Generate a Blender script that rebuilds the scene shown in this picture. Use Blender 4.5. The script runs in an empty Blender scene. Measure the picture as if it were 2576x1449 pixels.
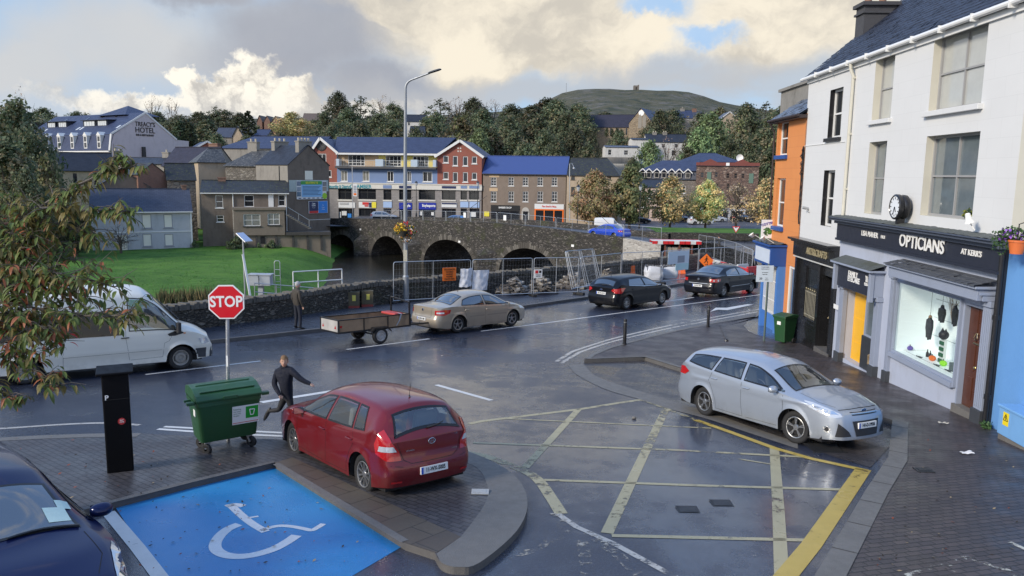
import bpy,bmesh,math,random
from mathutils import Vector,Matrix,noise as mnoise
from mathutils.bvhtree import BVHTree
from mathutils.geometry import tessellate_polygon
R=math.radians
random.seed(7)
scene=bpy.context.scene
COL=scene.collection
# ---------------------------------------------------------------- camera
W0,H0,FPX=2576.0,1449.0,1936.0
dn=Vector(((1105-W0/2)/FPX,(13876-H0/2)/FPX,1.0)).normalized()
fw=Vector((0,0,1));fw=(fw-dn*fw.dot(dn)).normalized()
rt=dn.cross(fw)
cx_,cy_,cz_=(Vector((rt[i],fw[i],-dn[i]))for i in range(3))
cam=bpy.data.cameras.new('camera');camo=bpy.data.objects.new('camera',cam);COL.objects.link(camo)
camo.matrix_world=Matrix(((cx_[0],-cy_[0],-cz_[0],0),(cx_[1],-cy_[1],-cz_[1],0),(cx_[2],-cy_[2],-cz_[2],0),(0,0,0,1)))
cam.sensor_fit='HORIZONTAL';cam.sensor_width=36;cam.lens=36*FPX/W0
cam.clip_start=0.1;cam.clip_end=6000
scene.camera=camo
def ray(px,py):
 v=cx_*((px-W0/2)/FPX)+cy_*((py-H0/2)/FPX)+cz_
 return v
def at(px,py,Y):
 v=ray(px,py);return v*(Y/v.y)
def zg(X,Y):
 Y=min(Y,110)
 if Y<=23:return-4.02-.0725*Y
 if Y>=32.53:return-5.2-.03*Y
 t=(Y-23)/9.53;return-4.02-.0725*Y+.0425*9.53*t*t/2
def G(px,py,h=0.0):
 v=ray(px,py);lo,hi=1.0,400.0
 for _ in range(60):
  t=(lo+hi)/2;p=v*t
  if p.z>zg(p.x,p.y)+h:lo=t
  else:hi=t
 return v*lo
# ---------------------------------------------------------------- sun, sky, exposure
SUN_EL,SUN_AZ=R(28),R(-125)
sd=Vector((math.sin(SUN_AZ)*math.cos(SUN_EL),math.cos(SUN_AZ)*math.cos(SUN_EL),math.sin(SUN_EL)))
sl=bpy.data.lights.new('sun','SUN');so=bpy.data.objects.new('sun',sl);COL.objects.link(so)
sl.energy=2.6;sl.angle=R(12);sl.color=(1.0,0.90,0.76)
so.rotation_euler=(-sd).to_track_quat('-Z','Y').to_euler()
scene.view_settings.view_transform='Standard';scene.view_settings.look='None'
scene.view_settings.exposure=0.62;scene.view_settings.gamma=1.0
class NT:
 def __init__(s,tree):s.t=tree;s.n=tree.nodes;s.l=tree.links
 def add(s,typ,ins=None,**kw):
  n=s.n.new(typ)
  for k,v in kw.items():setattr(n,k,v)
  for k,v in(ins or{}).items():s.set(n.inputs[k],v)
  return n
 def set(s,sock,v):
  if isinstance(v,bpy.types.NodeSocket):s.l.new(v,sock)
  elif isinstance(v,bpy.types.Node):s.l.new(v.outputs[0],sock)
  else:sock.default_value=v
 def math(s,op,a,b=0.0,c=None,clamp=False):
  n=s.add('ShaderNodeMath',{0:a,1:b},operation=op,use_clamp=clamp)
  if c is not None:s.set(n.inputs[2],c)
  return n.outputs[0]
 def vmath(s,op,a,b=(0,0,0),out=0):
  n=s.add('ShaderNodeVectorMath',{0:a},operation=op)
  if op=='SCALE':s.set(n.inputs['Scale'],b)
  else:s.set(n.inputs[1],b)
  return n.outputs[out]
 def mix(s,f,a,b,blend='MIX'):
  n=s.add('ShaderNodeMix',data_type='RGBA',blend_type=blend)
  s.set(n.inputs[0],f);s.set(n.inputs[6],c4(a));s.set(n.inputs[7],c4(b));return n.outputs[2]
 def ramp(s,f,lo,hi,a=0.0,b=1.0,smooth=True):
  n=s.add('ShaderNodeMapRange',{0:f,1:lo,2:hi,3:a,4:b},clamp=True)
  if smooth:n.interpolation_type='SMOOTHSTEP'
  return n.outputs[0]
 def noise(s,vec,scale,detail=4,rough=.55,out=0,dist=0.0):
  n=s.add('ShaderNodeTexNoise',{'Scale':scale,'Detail':detail,'Roughness':rough,'Distortion':dist})
  if vec is not None:s.set(n.inputs['Vector'],vec)
  return n.outputs[out]
 def voro(s,vec,scale,feature='F1',out=0,rnd=1.0):
  n=s.add('ShaderNodeTexVoronoi',{'Scale':scale,'Randomness':rnd},feature=feature)
  s.set(n.inputs['Vector'],vec);return n.outputs[out]
def c4(c):
 if isinstance(c,(tuple,list))and len(c)==3:return(c[0],c[1],c[2],1.0)
 return c
world=bpy.data.worlds.new('World');scene.world=world;world.use_nodes=True
w=NT(world.node_tree);w.n.clear()
sky=w.add('ShaderNodeTexSky',sky_type='NISHITA',sun_disc=False,sun_elevation=SUN_EL,sun_rotation=SUN_AZ)
tc=w.add('ShaderNodeTexCoord').outputs['Generated']
n1=w.noise(tc,9.0,6,.6,1);n2=w.noise(tc,3.2,3,.5,1)
wp=w.vmath('ADD',w.vmath('SCALE',w.vmath('SUBTRACT',n1,(.5,.5,.5)),.085),w.vmath('SCALE',w.vmath('SUBTRACT',n2,(.5,.5,.5)),.14))
dv=w.vmath('ADD',tc,wp)
wp2=w.vmath('ADD',tc,w.vmath('SCALE',w.vmath('SUBTRACT',w.noise(tc,24.0,6,.62,1),(.5,.5,.5)),.075))
def blob(px,py,rx,ry,soft,vec,tilt=0.0):
 d=ray(px,py).normalized()
 q=w.vmath('SUBTRACT',vec,tuple(d))
 n=w.add('ShaderNodeVectorRotate',{'Vector':q,'Axis':(0,1,0),'Angle':tilt},rotation_type='AXIS_ANGLE')
 q=w.vmath('MULTIPLY',n.outputs[0],(FPX/rx,1.2,FPX/ry))
 L=w.vmath('LENGTH',q,out=1)
 return w.ramp(L,1.0+soft,1.0-soft)
def mx(*a):
 r=a[0]
 for b in a[1:]:r=w.math('MAXIMUM',r,b)
 return r
sep=w.add('ShaderNodeSeparateXYZ',{0:tc});zel=sep.outputs[2]
skyc=w.mix(1.0,sky,(.085,.085,.085),'MULTIPLY')
tex=w.noise(tc,5.0,7,.6);tex2=w.noise(w.vmath('MULTIPLY',tc,(1,1,2.4)),2.6,6,.58)
veil=w.mix(tex,(.30,.345,.41),(.385,.43,.48))
c=w.mix(w.ramp(tex2,.36,.52),w.mix(.6,skyc,(.22,.42,.72)),veil)
c=w.mix(w.ramp(tex2,.55,.68),c,w.mix(w.ramp(tex,.35,.65),(.40,.39,.38),(.54,.505,.45)))
c=w.mix(w.math('MULTIPLY',mx(blob(200,150,330,190,.6,dv)),.75),c,(.33,.41,.51))
c=w.mix(w.math('MULTIPLY',mx(blob(330,130,200,100,.5,dv),blob(90,175,150,70,.5,dv)),.7),c,w.mix(tex,(.40,.40,.405),(.50,.475,.435)))
c=w.mix(w.math('MULTIPLY',mx(blob(820,90,260,100,.5,dv,R(24)),blob(560,10,130,30,.5,dv),blob(1000,190,150,60,.5,dv)),.9),c,w.mix(tex,(.21,.222,.262),(.32,.33,.36)))
c=w.mix(mx(blob(1100,10,220,50,.25,dv),blob(1330,60,330,110,.28,dv),blob(1500,110,240,80,.25,dv),blob(1210,120,160,75,.3,dv),blob(2000,60,260,120,.3,dv)),c,w.mix(w.ramp(w.noise(w.vmath('MULTIPLY',dv,(1,1,1.6)),7.0,6,.6),.36,.62),(.42,.392,.345),(.63,.575,.475)))
c=w.mix(w.math('MULTIPLY',mx(blob(1270,225,330,40,.6,dv),blob(1650,215,300,40,.6,dv)),.8),c,(.36,.362,.37))
c=w.mix(w.math('MULTIPLY',mx(blob(1650,5,70,22,.6,wp2),blob(1775,88,65,26,.6,wp2)),.8),c,(.24,.40,.62))
cumul=mx(blob(630,205,62,62,.16,wp2),blob(560,235,95,42,.16,wp2),blob(700,240,105,48,.16,wp2),blob(480,215,34,38,.16,wp2),blob(620,268,360,24,.3,wp2),blob(300,262,90,20,.5,wp2))
c=w.mix(w.math('MULTIPLY',cumul,.95),c,w.mix(w.ramp(w.noise(wp2,20.0,6,.6),.38,.6),(.40,.38,.35),(.72,.675,.585)))
c=w.mix(w.ramp(zel,.11,.0,0.0,.75),c,(.41,.43,.46))
up=w.mix(w.ramp(zel,.2,.75),(.32,.46,.72),(.19,.32,.60))
up=w.mix(w.ramp(tex2,.56,.74),up,w.mix(tex,(.50,.53,.58),(.74,.74,.74)))
lowb=w.mix(w.ramp(tex2,.38,.6),(.42,.49,.60),(.80,.74,.65))
up=w.mix(w.math('MULTIPLY',w.ramp(zel,.38,.10),w.ramp(sep.outputs[1],.3,-.2)),up,lowb)
c=w.mix(w.math('MAXIMUM',w.ramp(zel,.225,.33),w.ramp(sep.outputs[1],.35,-.15)),c,up)
c=w.mix(w.ramp(zel,-.02,-.2),c,(.10,.11,.12))
bg=w.add('ShaderNodeBackground',{'Color':c,'Strength':1.0})
w.l.new(bg.outputs[0],w.add('ShaderNodeOutputWorld').inputs[0])
# ---------------------------------------------------------------- helpers
def tag(o,label=None,cat=None,group=None,kind=None):
 if label:o['label']=label
 if cat:o['category']=cat
 if group:o['group']=group
 if kind:o['kind']=kind
 return o
def thing(name,label,cat,loc=(0,0,0),rotz=0.0,group=None,rot=None):
 o=bpy.data.objects.new(name,None);COL.objects.link(o)
 o.location=loc;o.rotation_euler=rot or(0,0,rotz);o.empty_display_size=.2
 return tag(o,label,cat,group)
def copy_tree(o,parent=None):
 c=o.copy();COL.objects.link(c)
 if parent:c.parent=parent
 for ch in list(o.children):copy_tree(ch,c)
 return c
class MB:
 def __init__(s):s.v=[];s.f=[];s.m=[]
 def add(s,vs,fs,m=0):
  o=len(s.v);s.v.extend(tuple(p)for p in vs)
  for f in fs:s.f.append([i+o for i in f]);s.m.append(m)
  return s
 def box(s,x0,x1,y0,y1,z0,z1,m=0,M=None):
  vs=[Vector((x,y,z))for z in(z0,z1)for y in(y0,y1)for x in(x0,x1)]
  if M is not None:vs=[M@p for p in vs]
  return s.add(vs,[(0,2,3,1),(4,5,7,6),(0,1,5,4),(2,6,7,3),(0,4,6,2),(1,3,7,5)],m)
 def bar(s,a,b,w,h=None,m=0,up=(0,0,1)):
  a,b=Vector(a),Vector(b);h=h or w;d=(b-a);L=d.length
  if L<1e-6:return s
  d/=L;up=Vector(up)
  if abs(d.dot(up))>.98:up=Vector((1,0,0))if abs(d.x)<.9 else Vector((0,1,0))
  x=d.cross(up).normalized();y=x.cross(d)
  vs=[p+x*i*w/2+y*j*h/2 for p in(a,b)for j in(-1,1)for i in(-1,1)]
  return s.add(vs,[(0,2,3,1),(4,5,7,6),(0,1,5,4),(2,6,7,3),(0,4,6,2),(1,3,7,5)],m)
 def tube(s,pts,r,n=8,m=0,caps=True,closed=False):
  pts=[Vector(p)for p in pts];k=len(pts);rs=r if isinstance(r,(list,tuple))else[r]*k
  prev=None;vs=[]
  for i,p in enumerate(pts):
   if closed:d=pts[(i+1)%k]-pts[i-1]
   else:d=pts[min(i+1,k-1)]-pts[max(i-1,0)]
   d.normalize()
   if prev is None:
    u=d.cross(Vector((0,0,1)));
    if u.length<1e-3:u=d.cross(Vector((1,0,0)))
   else:u=prev-d*prev.dot(d)
   u.normalize();prev=u;v=d.cross(u)
   vs+=[p+(u*math.cos(a)+v*math.sin(a))*rs[i]for a in(2*math.pi*j/n for j in range(n))]
  fs=[]
  for i in range(k if closed else k-1):
   for j in range(n):
    a,b=i*n+j,i*n+(j+1)%n;i2=((i+1)%k)*n
    fs.append((a,b,i2+(j+1)%n,i2+j))
  if caps and not closed:fs+=[tuple(range(n))[::-1],tuple((k-1)*n+j for j in range(n))]
  return s.add(vs,fs,m)
 def lathe(s,prof,n=24,M=None,m=0,a0=0.0,a1=2*math.pi):
  full=abs(a1-a0-2*math.pi)<1e-6;k=n if full else n+1
  vs=[Vector((r*math.cos(a0+(a1-a0)*j/n),r*math.sin(a0+(a1-a0)*j/n),z))for r,z in prof for j in range(k)]
  if M is not None:vs=[M@p for p in vs]
  fs=[]
  for i in range(len(prof)-1):
   for j in range(n):
    a,b=i*k+j,i*k+(j+1)%k
    fs.append((a,b,(i+1)*k+(j+1)%k,(i+1)*k+j))
  return s.add(vs,fs,m)
 def prism(s,poly,vec,m=0):
  p=[Vector(q)for q in poly];v=Vector(vec);n=len(p)
  s.add(p+[q+v for q in p],[(i,(i+1)%n,n+(i+1)%n,n+i)for i in range(n)],m)
  tris=tessellate_polygon([p])
  s.add(p,[t[::-1]for t in tris],m);s.add([q+v for q in p],tris,m)
  return s
 def sheet(s,poly,m=0):
  p=[Vector(q)for q in poly];return s.add(p,tessellate_polygon([p]),m)
 def strip(s,A,B,m=0):
  n=len(A);return s.add(list(A)+list(B),[(i,i+1,n+i+1,n+i)for i in range(n-1)],m)
 def grid(s,fn,nu,nv,m=0):
  vs=[fn(i/nu,j/nv)for j in range(nv+1)for i in range(nu+1)]
  return s.add(vs,[(j*(nu+1)+i,j*(nu+1)+i+1,(j+1)*(nu+1)+i+1,(j+1)*(nu+1)+i)for j in range(nv)for i in range(nu)],m)
 def sph(s,c,r,nu=12,nv=8,m=0,M=None):
  c=Vector(c);rr=Vector(r)if isinstance(r,(tuple,list,Vector))else Vector((r,r,r))
  def fn(u,v):
   a,b=2*math.pi*u,math.pi*(v-.5)
   p=Vector((rr.x*math.cos(a)*math.cos(b),rr.y*math.sin(a)*math.cos(b),rr.z*math.sin(b)))
   return c+(M@p if M is not None else p)
  return s.grid(fn,nu,nv,m)
 def build(s,name,mats,parent=None,smooth=False,bevel=0.0,ang=35,fix=True,loc=None):
  me=bpy.data.meshes.new(name);me.from_pydata([tuple(v)for v in s.v],[],s.f)
  for m in(mats if isinstance(mats,(list,tuple))else[mats]):me.materials.append(m)
  if max(s.m,default=0):me.polygons.foreach_set('material_index',s.m)
  if fix and len(s.f)<60000:
   bm=bmesh.new();bm.from_mesh(me);bmesh.ops.remove_doubles(bm,verts=bm.verts,dist=1e-5)
   bmesh.ops.recalc_face_normals(bm,faces=bm.faces);bm.to_mesh(me);bm.free()
  uvs(me)
  if smooth:
   me.polygons.foreach_set('use_smooth',[True]*len(me.polygons));me.set_sharp_from_angle(angle=R(ang))
  o=bpy.data.objects.new(name,me);COL.objects.link(o)
  if parent:o.parent=parent
  if loc is not None:o.location=loc
  if bevel:
   b=o.modifiers.new('bevel','BEVEL');b.width=bevel;b.segments=2;b.limit_method='ANGLE';b.angle_limit=R(40)
  return o
def uvs(me):
 uv=me.uv_layers.new(name='UVMap');co=[v.co for v in me.vertices];out=[0.0]*(2*len(me.loops));Z=Vector((0,0,1))
 for p in me.polygons:
  n=p.normal
  if abs(n.z)>.97:a,b=Vector((1,0,0)),Vector((0,1,0))
  else:
   a=Z.cross(n);a.normalize();b=n.cross(a)
  for li in p.loop_indices:
   q=co[me.loops[li].vertex_index];out[2*li]=q.dot(a);out[2*li+1]=q.dot(b)
 uv.data.foreach_set('uv',out)
def text_mb(txt,size,depth=.012,align='CENTER',bold=0.0,sx=1.0,shear=0.0):
 cu=bpy.data.curves.new('lettering','FONT');cu.body=txt;cu.size=size;cu.extrude=depth/2;cu.align_x=align;cu.align_y='CENTER'
 cu.offset=bold;cu.resolution_u=3;cu.shear=shear
 o=bpy.data.objects.new('lettering',cu);COL.objects.link(o)
 me=bpy.data.meshes.new_from_object(o.evaluated_get(bpy.context.evaluated_depsgraph_get()))
 mb=MB();mb.add([(v.co.x*sx,-v.co.z,v.co.y)for v in me.vertices],[list(p.vertices)for p in me.polygons])
 bpy.data.objects.remove(o);bpy.data.curves.remove(cu);bpy.data.meshes.remove(me)
 return mb
def place(mb,M):
 mb.v=[tuple(M@Vector(p))for p in mb.v];return mb
def frame(o,x,z):
 x=Vector(x).normalized();z=Vector(z);z=(z-x*z.dot(x)).normalized();y=z.cross(x)
 return Matrix(((x[0],y[0],z[0],o[0]),(x[1],y[1],z[1],o[1]),(x[2],y[2],z[2],o[2]),(0,0,0,1)))
# ---------------------------------------------------------------- materials
MATS={}
def newmat(name):
 m=bpy.data.materials.new(name);m.use_nodes=True;n=NT(m.node_tree);n.n.clear()
 b=n.add('ShaderNodeBsdfPrincipled');n.out=n.add('ShaderNodeOutputMaterial');n.l.new(b.outputs[0],n.out.inputs[0])
 n.b=b;return m,n
def shade(c,k):return tuple(min(1,x*k)for x in c)
def mat(name,col,rough=.6,metal=0.0,var=.12,vs=2.0,bump=0.0,bs=30.0,coat=0.0,spec=.5,dirt=0.0,dcol=(.05,.045,.035),uv=False):
 if name in MATS:return MATS[name]
 m,n=newmat(name);b=n.b
 t=n.add('ShaderNodeTexCoord').outputs['UV' if uv else 'Object']
 cc=c4(col)
 if var:
  cc=n.mix(n.noise(t,vs,6,.65),shade(col,1-var),shade(col,1+var))
 if dirt:
  d=n.ramp(n.noise(n.vmath('MULTIPLY',t,(1,1,.35)),1.3,7,.7),.48,.72,0,dirt);cc=n.mix(d,cc,dcol)
 n.set(b.inputs['Base Color'],cc)
 b.inputs['Roughness'].default_value=rough
 if var:n.set(b.inputs['Roughness'],n.ramp(n.noise(t,vs*3.1,4),.3,.7,rough*.85,min(1,rough*1.12)))
 b.inputs['Metallic'].default_value=metal;b.inputs['Coat Weight'].default_value=coat;b.inputs['Coat Roughness'].default_value=.05
 b.inputs['Specular IOR Level'].default_value=spec
 if bump:
  n.set(b.inputs['Normal'],n.add('ShaderNodeBump',{'Strength':bump,'Distance':.02,'Height':n.noise(t,bs,5,.6)}))
 MATS[name]=m;return m
def brickmat(name,c1,c2,mortar,bw,bh,ms=.012,rough=.75,bump=.5,off=.5,rot=0.0,wet=0.0,var=.25,dist=.01,warp=0.0,mfac=1.0,lichen=None,spec=.5):
 if name in MATS:return MATS[name]
 m,n=newmat(name);b=n.b
 t=n.add('ShaderNodeTexCoord').outputs['UV']
 if rot:t=n.add('ShaderNodeMapping',{'Vector':t,'Rotation':(0,0,rot)}).outputs[0]
 if warp:t=n.vmath('ADD',t,n.vmath('SCALE',n.vmath('SUBTRACT',n.noise(t,2.2,3,.5,1),(.5,.5,.5)),warp))
 br=n.add('ShaderNodeTexBrick',{'Vector':t,'Color1':c4(c1),'Color2':c4(c2),'Mortar':c4(mortar),'Scale':1.0,'Mortar Size':ms,'Mortar Smooth':.25,'Bias':0.0,'Brick Width':bw,'Row Height':bh},offset=off)
 cc=n.mix(n.noise(t,.7,6,.7),n.mix(1.0,br.outputs[0],(1-var,)*3,'MULTIPLY'),n.mix(1.0,br.outputs[0],(1+var,)*3,'MULTIPLY'))
 if lichen:cc=n.mix(n.ramp(n.noise(t,3.0,7,.75),.52,.66,0,lichen[1]),cc,lichen[0])
 n.set(b.inputs['Base Color'],cc)
 r=n.ramp(n.noise(t,1.1,5,.6),.35,.65,rough*(1-wet),rough)
 n.set(b.inputs['Roughness'],r)
 b.inputs['Specular IOR Level'].default_value=spec
 h=n.math('ADD',n.math('MULTIPLY',br.outputs[1],-1.0),n.math('MULTIPLY',n.noise(t,30,4),.35))
 n.set(b.inputs['Normal'],n.add('ShaderNodeBump',{'Strength':bump,'Distance':dist,'Height':h}))
 MATS[name]=m;return m
def rubble(name,cols,mortar,sc=3.0,stretch=2.6,rough=.8,bump=.9,moss=0.0,vert=False):
 m,n=newmat(name);b=n.b
 t=n.add('ShaderNodeTexCoord').outputs['UV']
 t=n.vmath('ADD',t,n.vmath('SCALE',n.vmath('SUBTRACT',n.noise(t,1.4,3,.5,1),(.5,.5,.5)),.25))
 t2=n.vmath('MULTIPLY',t,(sc*stretch,sc,1)if vert else(sc,sc*stretch,1))
 v=n.add('ShaderNodeTexVoronoi',{'Vector':t2,'Scale':1.0});e=n.add('ShaderNodeTexVoronoi',{'Vector':t2,'Scale':1.0},feature='DISTANCE_TO_EDGE')
 hue=n.add('ShaderNodeSeparateColor',{0:v.outputs['Color']})
 cc=n.mix(hue.outputs[0],cols[0],cols[1]);cc=n.mix(n.ramp(hue.outputs[1],.72,.8),cc,cols[2])
 cc=n.mix(n.ramp(e.outputs[0],.09,.02),cc,mortar)
 cc=n.mix(n.noise(t,5,6,.7),n.mix(1.0,cc,(.6,.6,.6),'MULTIPLY'),n.mix(1.0,cc,(1.3,1.3,1.3),'MULTIPLY'))
 if moss:cc=n.mix(n.ramp(n.noise(t,.55,6,.7),.5,.66,0,moss),cc,(.045,.05,.02))
 n.set(b.inputs['Base Color'],cc);b.inputs['Roughness'].default_value=rough
 h=n.math('ADD',n.ramp(e.outputs[0],0,.2),n.math('MULTIPLY',n.noise(t,14,5),.5))
 n.set(b.inputs['Normal'],n.add('ShaderNodeBump',{'Strength':bump,'Distance':.05,'Height':h}))
 MATS[name]=m;return m
def paint_mark(name,col,wear=.35,sc=5.0,rough=.42,tint=None):
 if name in MATS:return MATS[name]
 m,n=newmat(name);b=n.b;t=n.add('ShaderNodeTexCoord').outputs['UV']
 cc=n.mix(n.noise(t,2.5,6,.7),shade(col,.75),shade(col,1.15))
 if tint:cc=n.mix(n.ramp(n.noise(t,.25,3),.42,.58),cc,tint)
 n.set(b.inputs['Base Color'],cc);n.set(b.inputs['Roughness'],n.ramp(n.noise(t,.5,5),.35,.65,rough*.55,rough))
 n.set(b.inputs['Normal'],n.add('ShaderNodeBump',{'Strength':.5,'Distance':.01,'Height':n.noise(t,55,3)}))
 k=n.math('MULTIPLY',n.math('ADD',n.noise(t,sc,8,.75),n.math('MULTIPLY',n.noise(t,.45,3),.6)),.625)
 a=n.ramp(k,wear+.03,wear-.05,1.0,0.0)if False else n.ramp(k,wear-.04,wear+.05)
 tr=n.add('ShaderNodeBsdfTransparent');ms=n.add('ShaderNodeMixShader',{0:a,1:tr.outputs[0],2:b.outputs[0]})
 n.l.new(ms.outputs[0],n.out.inputs[0]);MATS[name]=m;return m
def glassmat(name,tint=(.25,.28,.28),through=.75,rough=.02,base=.05):
 if name in MATS:return MATS[name]
 m,n=newmat(name)
 fc=n.add('ShaderNodeLayerWeight',{'Blend':.5}).outputs['Facing'];fr=n.math('MULTIPLY_ADD',n.math('POWER',fc,5.0),.9,base)
 gl=n.add('ShaderNodeBsdfGlossy',{'Color':(1,1,1,1),'Roughness':rough});tr=n.add('ShaderNodeBsdfTransparent',{'Color':c4(tuple(x*through for x in tint))})
 ms=n.add('ShaderNodeMixShader',{0:fr,1:tr.outputs[0],2:gl.outputs[0]})
 n.l.new(ms.outputs[0],n.out.inputs[0]);MATS[name]=m;return m
def emis(name,col,st):
 if name in MATS:return MATS[name]
 m,n=newmat(name);n.set(n.b.inputs['Base Color'],c4(col));n.set(n.b.inputs['Emission Color'],c4(col));n.b.inputs['Emission Strength'].default_value=st
 MATS[name]=m;return m
BLACK=mat('black_paint',(.012,.012,.014),.38,coat=.3)
RUBBER=mat('rubber',(.016,.016,.017),.75,bump=.3,bs=60)
GALV=mat('galvanised_steel',(.42,.44,.46),.42,.75,var=.2,vs=4)
WHITE=mat('white_gloss',(.74,.74,.72),.35,var=.05)
DARKIN=mat('dark_interior',(.012,.012,.013),.9,var=0)
GLASS=mat('window_glass',(.02,.024,.028),.06,var=0,spec=.9)
LEAD=mat('lead_grey',(.10,.105,.115),.5)
# ---------------------------------------------------------------- ground materials
def asphalt(name,col,rough,wet,fine=90.0,gl=.22):
 m,n=newmat(name);b=n.b;t=n.add('ShaderNodeTexCoord').outputs['UV']
 big=n.noise(t,.16,6,.6);mid=n.noise(t,1.6,6,.7);fn=n.noise(t,fine,2,.6)
 cc=n.mix(mid,shade(col,.7),shade(col,1.3));cc=n.mix(n.ramp(n.noise(t,26,3,.7),.50,.66),n.mix(n.ramp(fn,.56,.72),cc,shade(col,2.6)),shade(col,2.0));cc=n.mix(n.ramp(big,.35,.65),cc,n.mix(1.0,cc,(.72,.74,.8),'MULTIPLY'))
 n.set(b.inputs['Base Color'],cc)
 k=n.ramp(n.math('ADD',n.math('MULTIPLY',big,.7),n.math('MULTIPLY',mid,.3)),.36,.62)
 n.set(b.inputs['Roughness'],n.math('ADD',n.math('MULTIPLY',k,rough-wet),wet));b.inputs['Specular IOR Level'].default_value=.6
 n.set(b.inputs['Coat Weight'],n.ramp(k,.95,.15,gl*.28,gl));b.inputs['Coat Roughness'].default_value=.13
 n.set(b.inputs['Coat Normal'],n.add('ShaderNodeBump',{'Strength':.09,'Distance':.012,'Height':n.noise(t,34,3,.7)}))
 n.set(b.inputs['Normal'],n.add('ShaderNodeBump',{'Strength':.75,'Distance':.012,'Height':n.math('ADD',fn,n.math('MULTIPLY',n.noise(t,26,3,.7),1.2))}))
 return m
ROADM=asphalt('wet_asphalt',(.028,.034,.054),.40,.12,gl=.95)  # blue sky sheen is partly put into the asphalt's base colour
FARROADM=asphalt('far_asphalt',(.075,.08,.09),.6,.4,30,.1)
FOOTM=asphalt('footpath_asphalt',(.034,.038,.052),.42,.16,120)
PAVER=brickmat('grey_brick_paving',(.075,.070,.072),(.055,.052,.056),(.018,.017,.017),.21,.105,.008,.55,.6,wet=.45,var=.3,rot=R(38))
PAVER2=brickmat('plum_brick_paving',(.078,.062,.06),(.05,.042,.044),(.016,.014,.014),.21,.105,.009,.55,.7,wet=.4,var=.3,rot=R(-18))
PAVER3=brickmat('bay_brick_paving',(.075,.068,.07),(.05,.047,.052),(.018,.017,.017),.21,.105,.008,.45,.5,wet=.55,var=.3,rot=R(60))
FLAG=brickmat('brown_flagstone',(.105,.085,.062),(.085,.068,.052),(.03,.026,.02),.62,.42,.008,.6,.35,wet=.25,var=.3,rot=R(-50))
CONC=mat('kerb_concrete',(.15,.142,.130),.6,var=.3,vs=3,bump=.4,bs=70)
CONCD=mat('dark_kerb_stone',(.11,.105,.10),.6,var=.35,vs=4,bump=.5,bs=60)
def struct(mb,name,m,**k):return tag(mb.build(name,m,**k),kind='structure')
def ribbon(pts,wd,h,px=True):
 P=[G(x,y,h)if px else Vector((x,y,zg(x,y)+h))for x,y in pts];A,B=[],[]
 P=[p for a,b in zip(P,P[1:])for p in[a+(b-a)*(i/max(1,int((b-a).length/.6)))for i in range(max(1,int((b-a).length/.6)))]]+[P[-1]]
 for i,p in enumerate(P):
  d=(P[min(i+1,len(P)-1)]-P[max(i-1,0)]);s=Vector((-d.y,d.x,0)).normalized()*wd/2
  for q,L in((p+s,A),(p-s,B)):L.append(Vector((q.x,q.y,zg(q.x,q.y)+h)))
 return A,B
def gsheet(poly,h=0.0):
 P=[Vector((p[0],p[1],0))for p in poly];bm=bmesh.new();vs=[bm.verts.new(p)for p in P]
 for t in tessellate_polygon([P]):
  try:bm.faces.new([vs[i]for i in t])
  except ValueError:pass
 y=22.5
 while y<34:
  bmesh.ops.bisect_plane(bm,geom=bm.verts[:]+bm.edges[:]+bm.faces[:],plane_co=(0,y,0),plane_no=(0,1,0),dist=1e-5);y+=.5
 bm.verts.index_update();mb=MB();mb.add([(v.co.x,v.co.y,zg(v.co.x,v.co.y)+h)for v in bm.verts],[[v.index for v in f.verts]for f in bm.faces]);bm.free();return mb
def GS(pts,h):return gsheet([G(x,y,h)for x,y in pts],h)
def smooth_pts(pts,k=6):
 out=[];n=len(pts);P=[Vector(p)for p in pts]
 for i in range(n-1):
  a,b,c,d=P[max(i-1,0)],P[i],P[i+1],P[min(i+2,n-1)]
  for j in range(k):
   t=j/k;out.append(.5*((2*b)+(c-a)*t+(2*a-5*b+4*c-d)*t*t+(3*b-a-3*c+d)*t**3))
 out.append(P[-1]);return[tuple(p)for p in out]
HILL=[(-900,300),(0,305),(500,300),(900,295),(1150,290),(1300,276),(1378,254),(1424,233),(1484,219),(1534,218),(1560,223),(1603,225),(1709,231),(1760,241),(1808,254),(1858,270),(1950,280),(2200,288),(3500,295)]
HT=[(at(x,y,1500).x/1500,at(x,y,1500).z/1500)for x,y in HILL]
def lerp_list(L,x):
 if x<=L[0][0]:return L[0][1]
 for(a,p),(b,q)in zip(L,L[1:]):
  if x<=b:return p+(q-p)*(x-a)/(b-a)
 return L[-1][1]
def sst(a,b,x):t=min(1,max(0,(x-a)/(b-a)));return t*t*(3-2*t)
def terrain(X,Y):
 if Y<60:return-13.5
 a=X/Y
 z=-13.5+3.0*sst(112,124,Y)+(1.6 if a>-.2 else.4)*sst(112,124,Y)
 left=sst(-.12,-.35,a)
 z+=left*7.0*sst(125,185,Y)
 z+=(27-6*left)*sst(185,400,Y)+16*sst(400,800,Y)
 if Y>450:
  t=min(1,(Y-450)/1050);hz=lerp_list(HT,a)*1500
  k=t**1.7;z=z*(1-k)+hz*k*(1 if Y<=1500 else max(.3,1-(Y-1500)/1500))
  z+=(mnoise.fractal(Vector((X*.008,Y*.008,3)),1,2,5)*6)*sst(700,1100,Y)
 return z
tm=MB();AS=[-1.6+3.2*i/160 for i in range(161)]
YS=[-30,10,60,100,112,118,124,150]+list(range(175,460,25))+list(range(500,1500,45))+[1500,1520,1600,1800,2200,3000,5000]
tm.add([(a*max(Y,40),Y,terrain(a*max(Y,40),Y))for Y in YS for a in AS],[(j*161+i,j*161+i+1,(j+1)*161+i+1,(j+1)*161+i)for j in range(len(YS)-1)for i in range(160)])
m,n=newmat('hill_ground');t=n.add('ShaderNodeTexCoord').outputs['Object']
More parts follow.
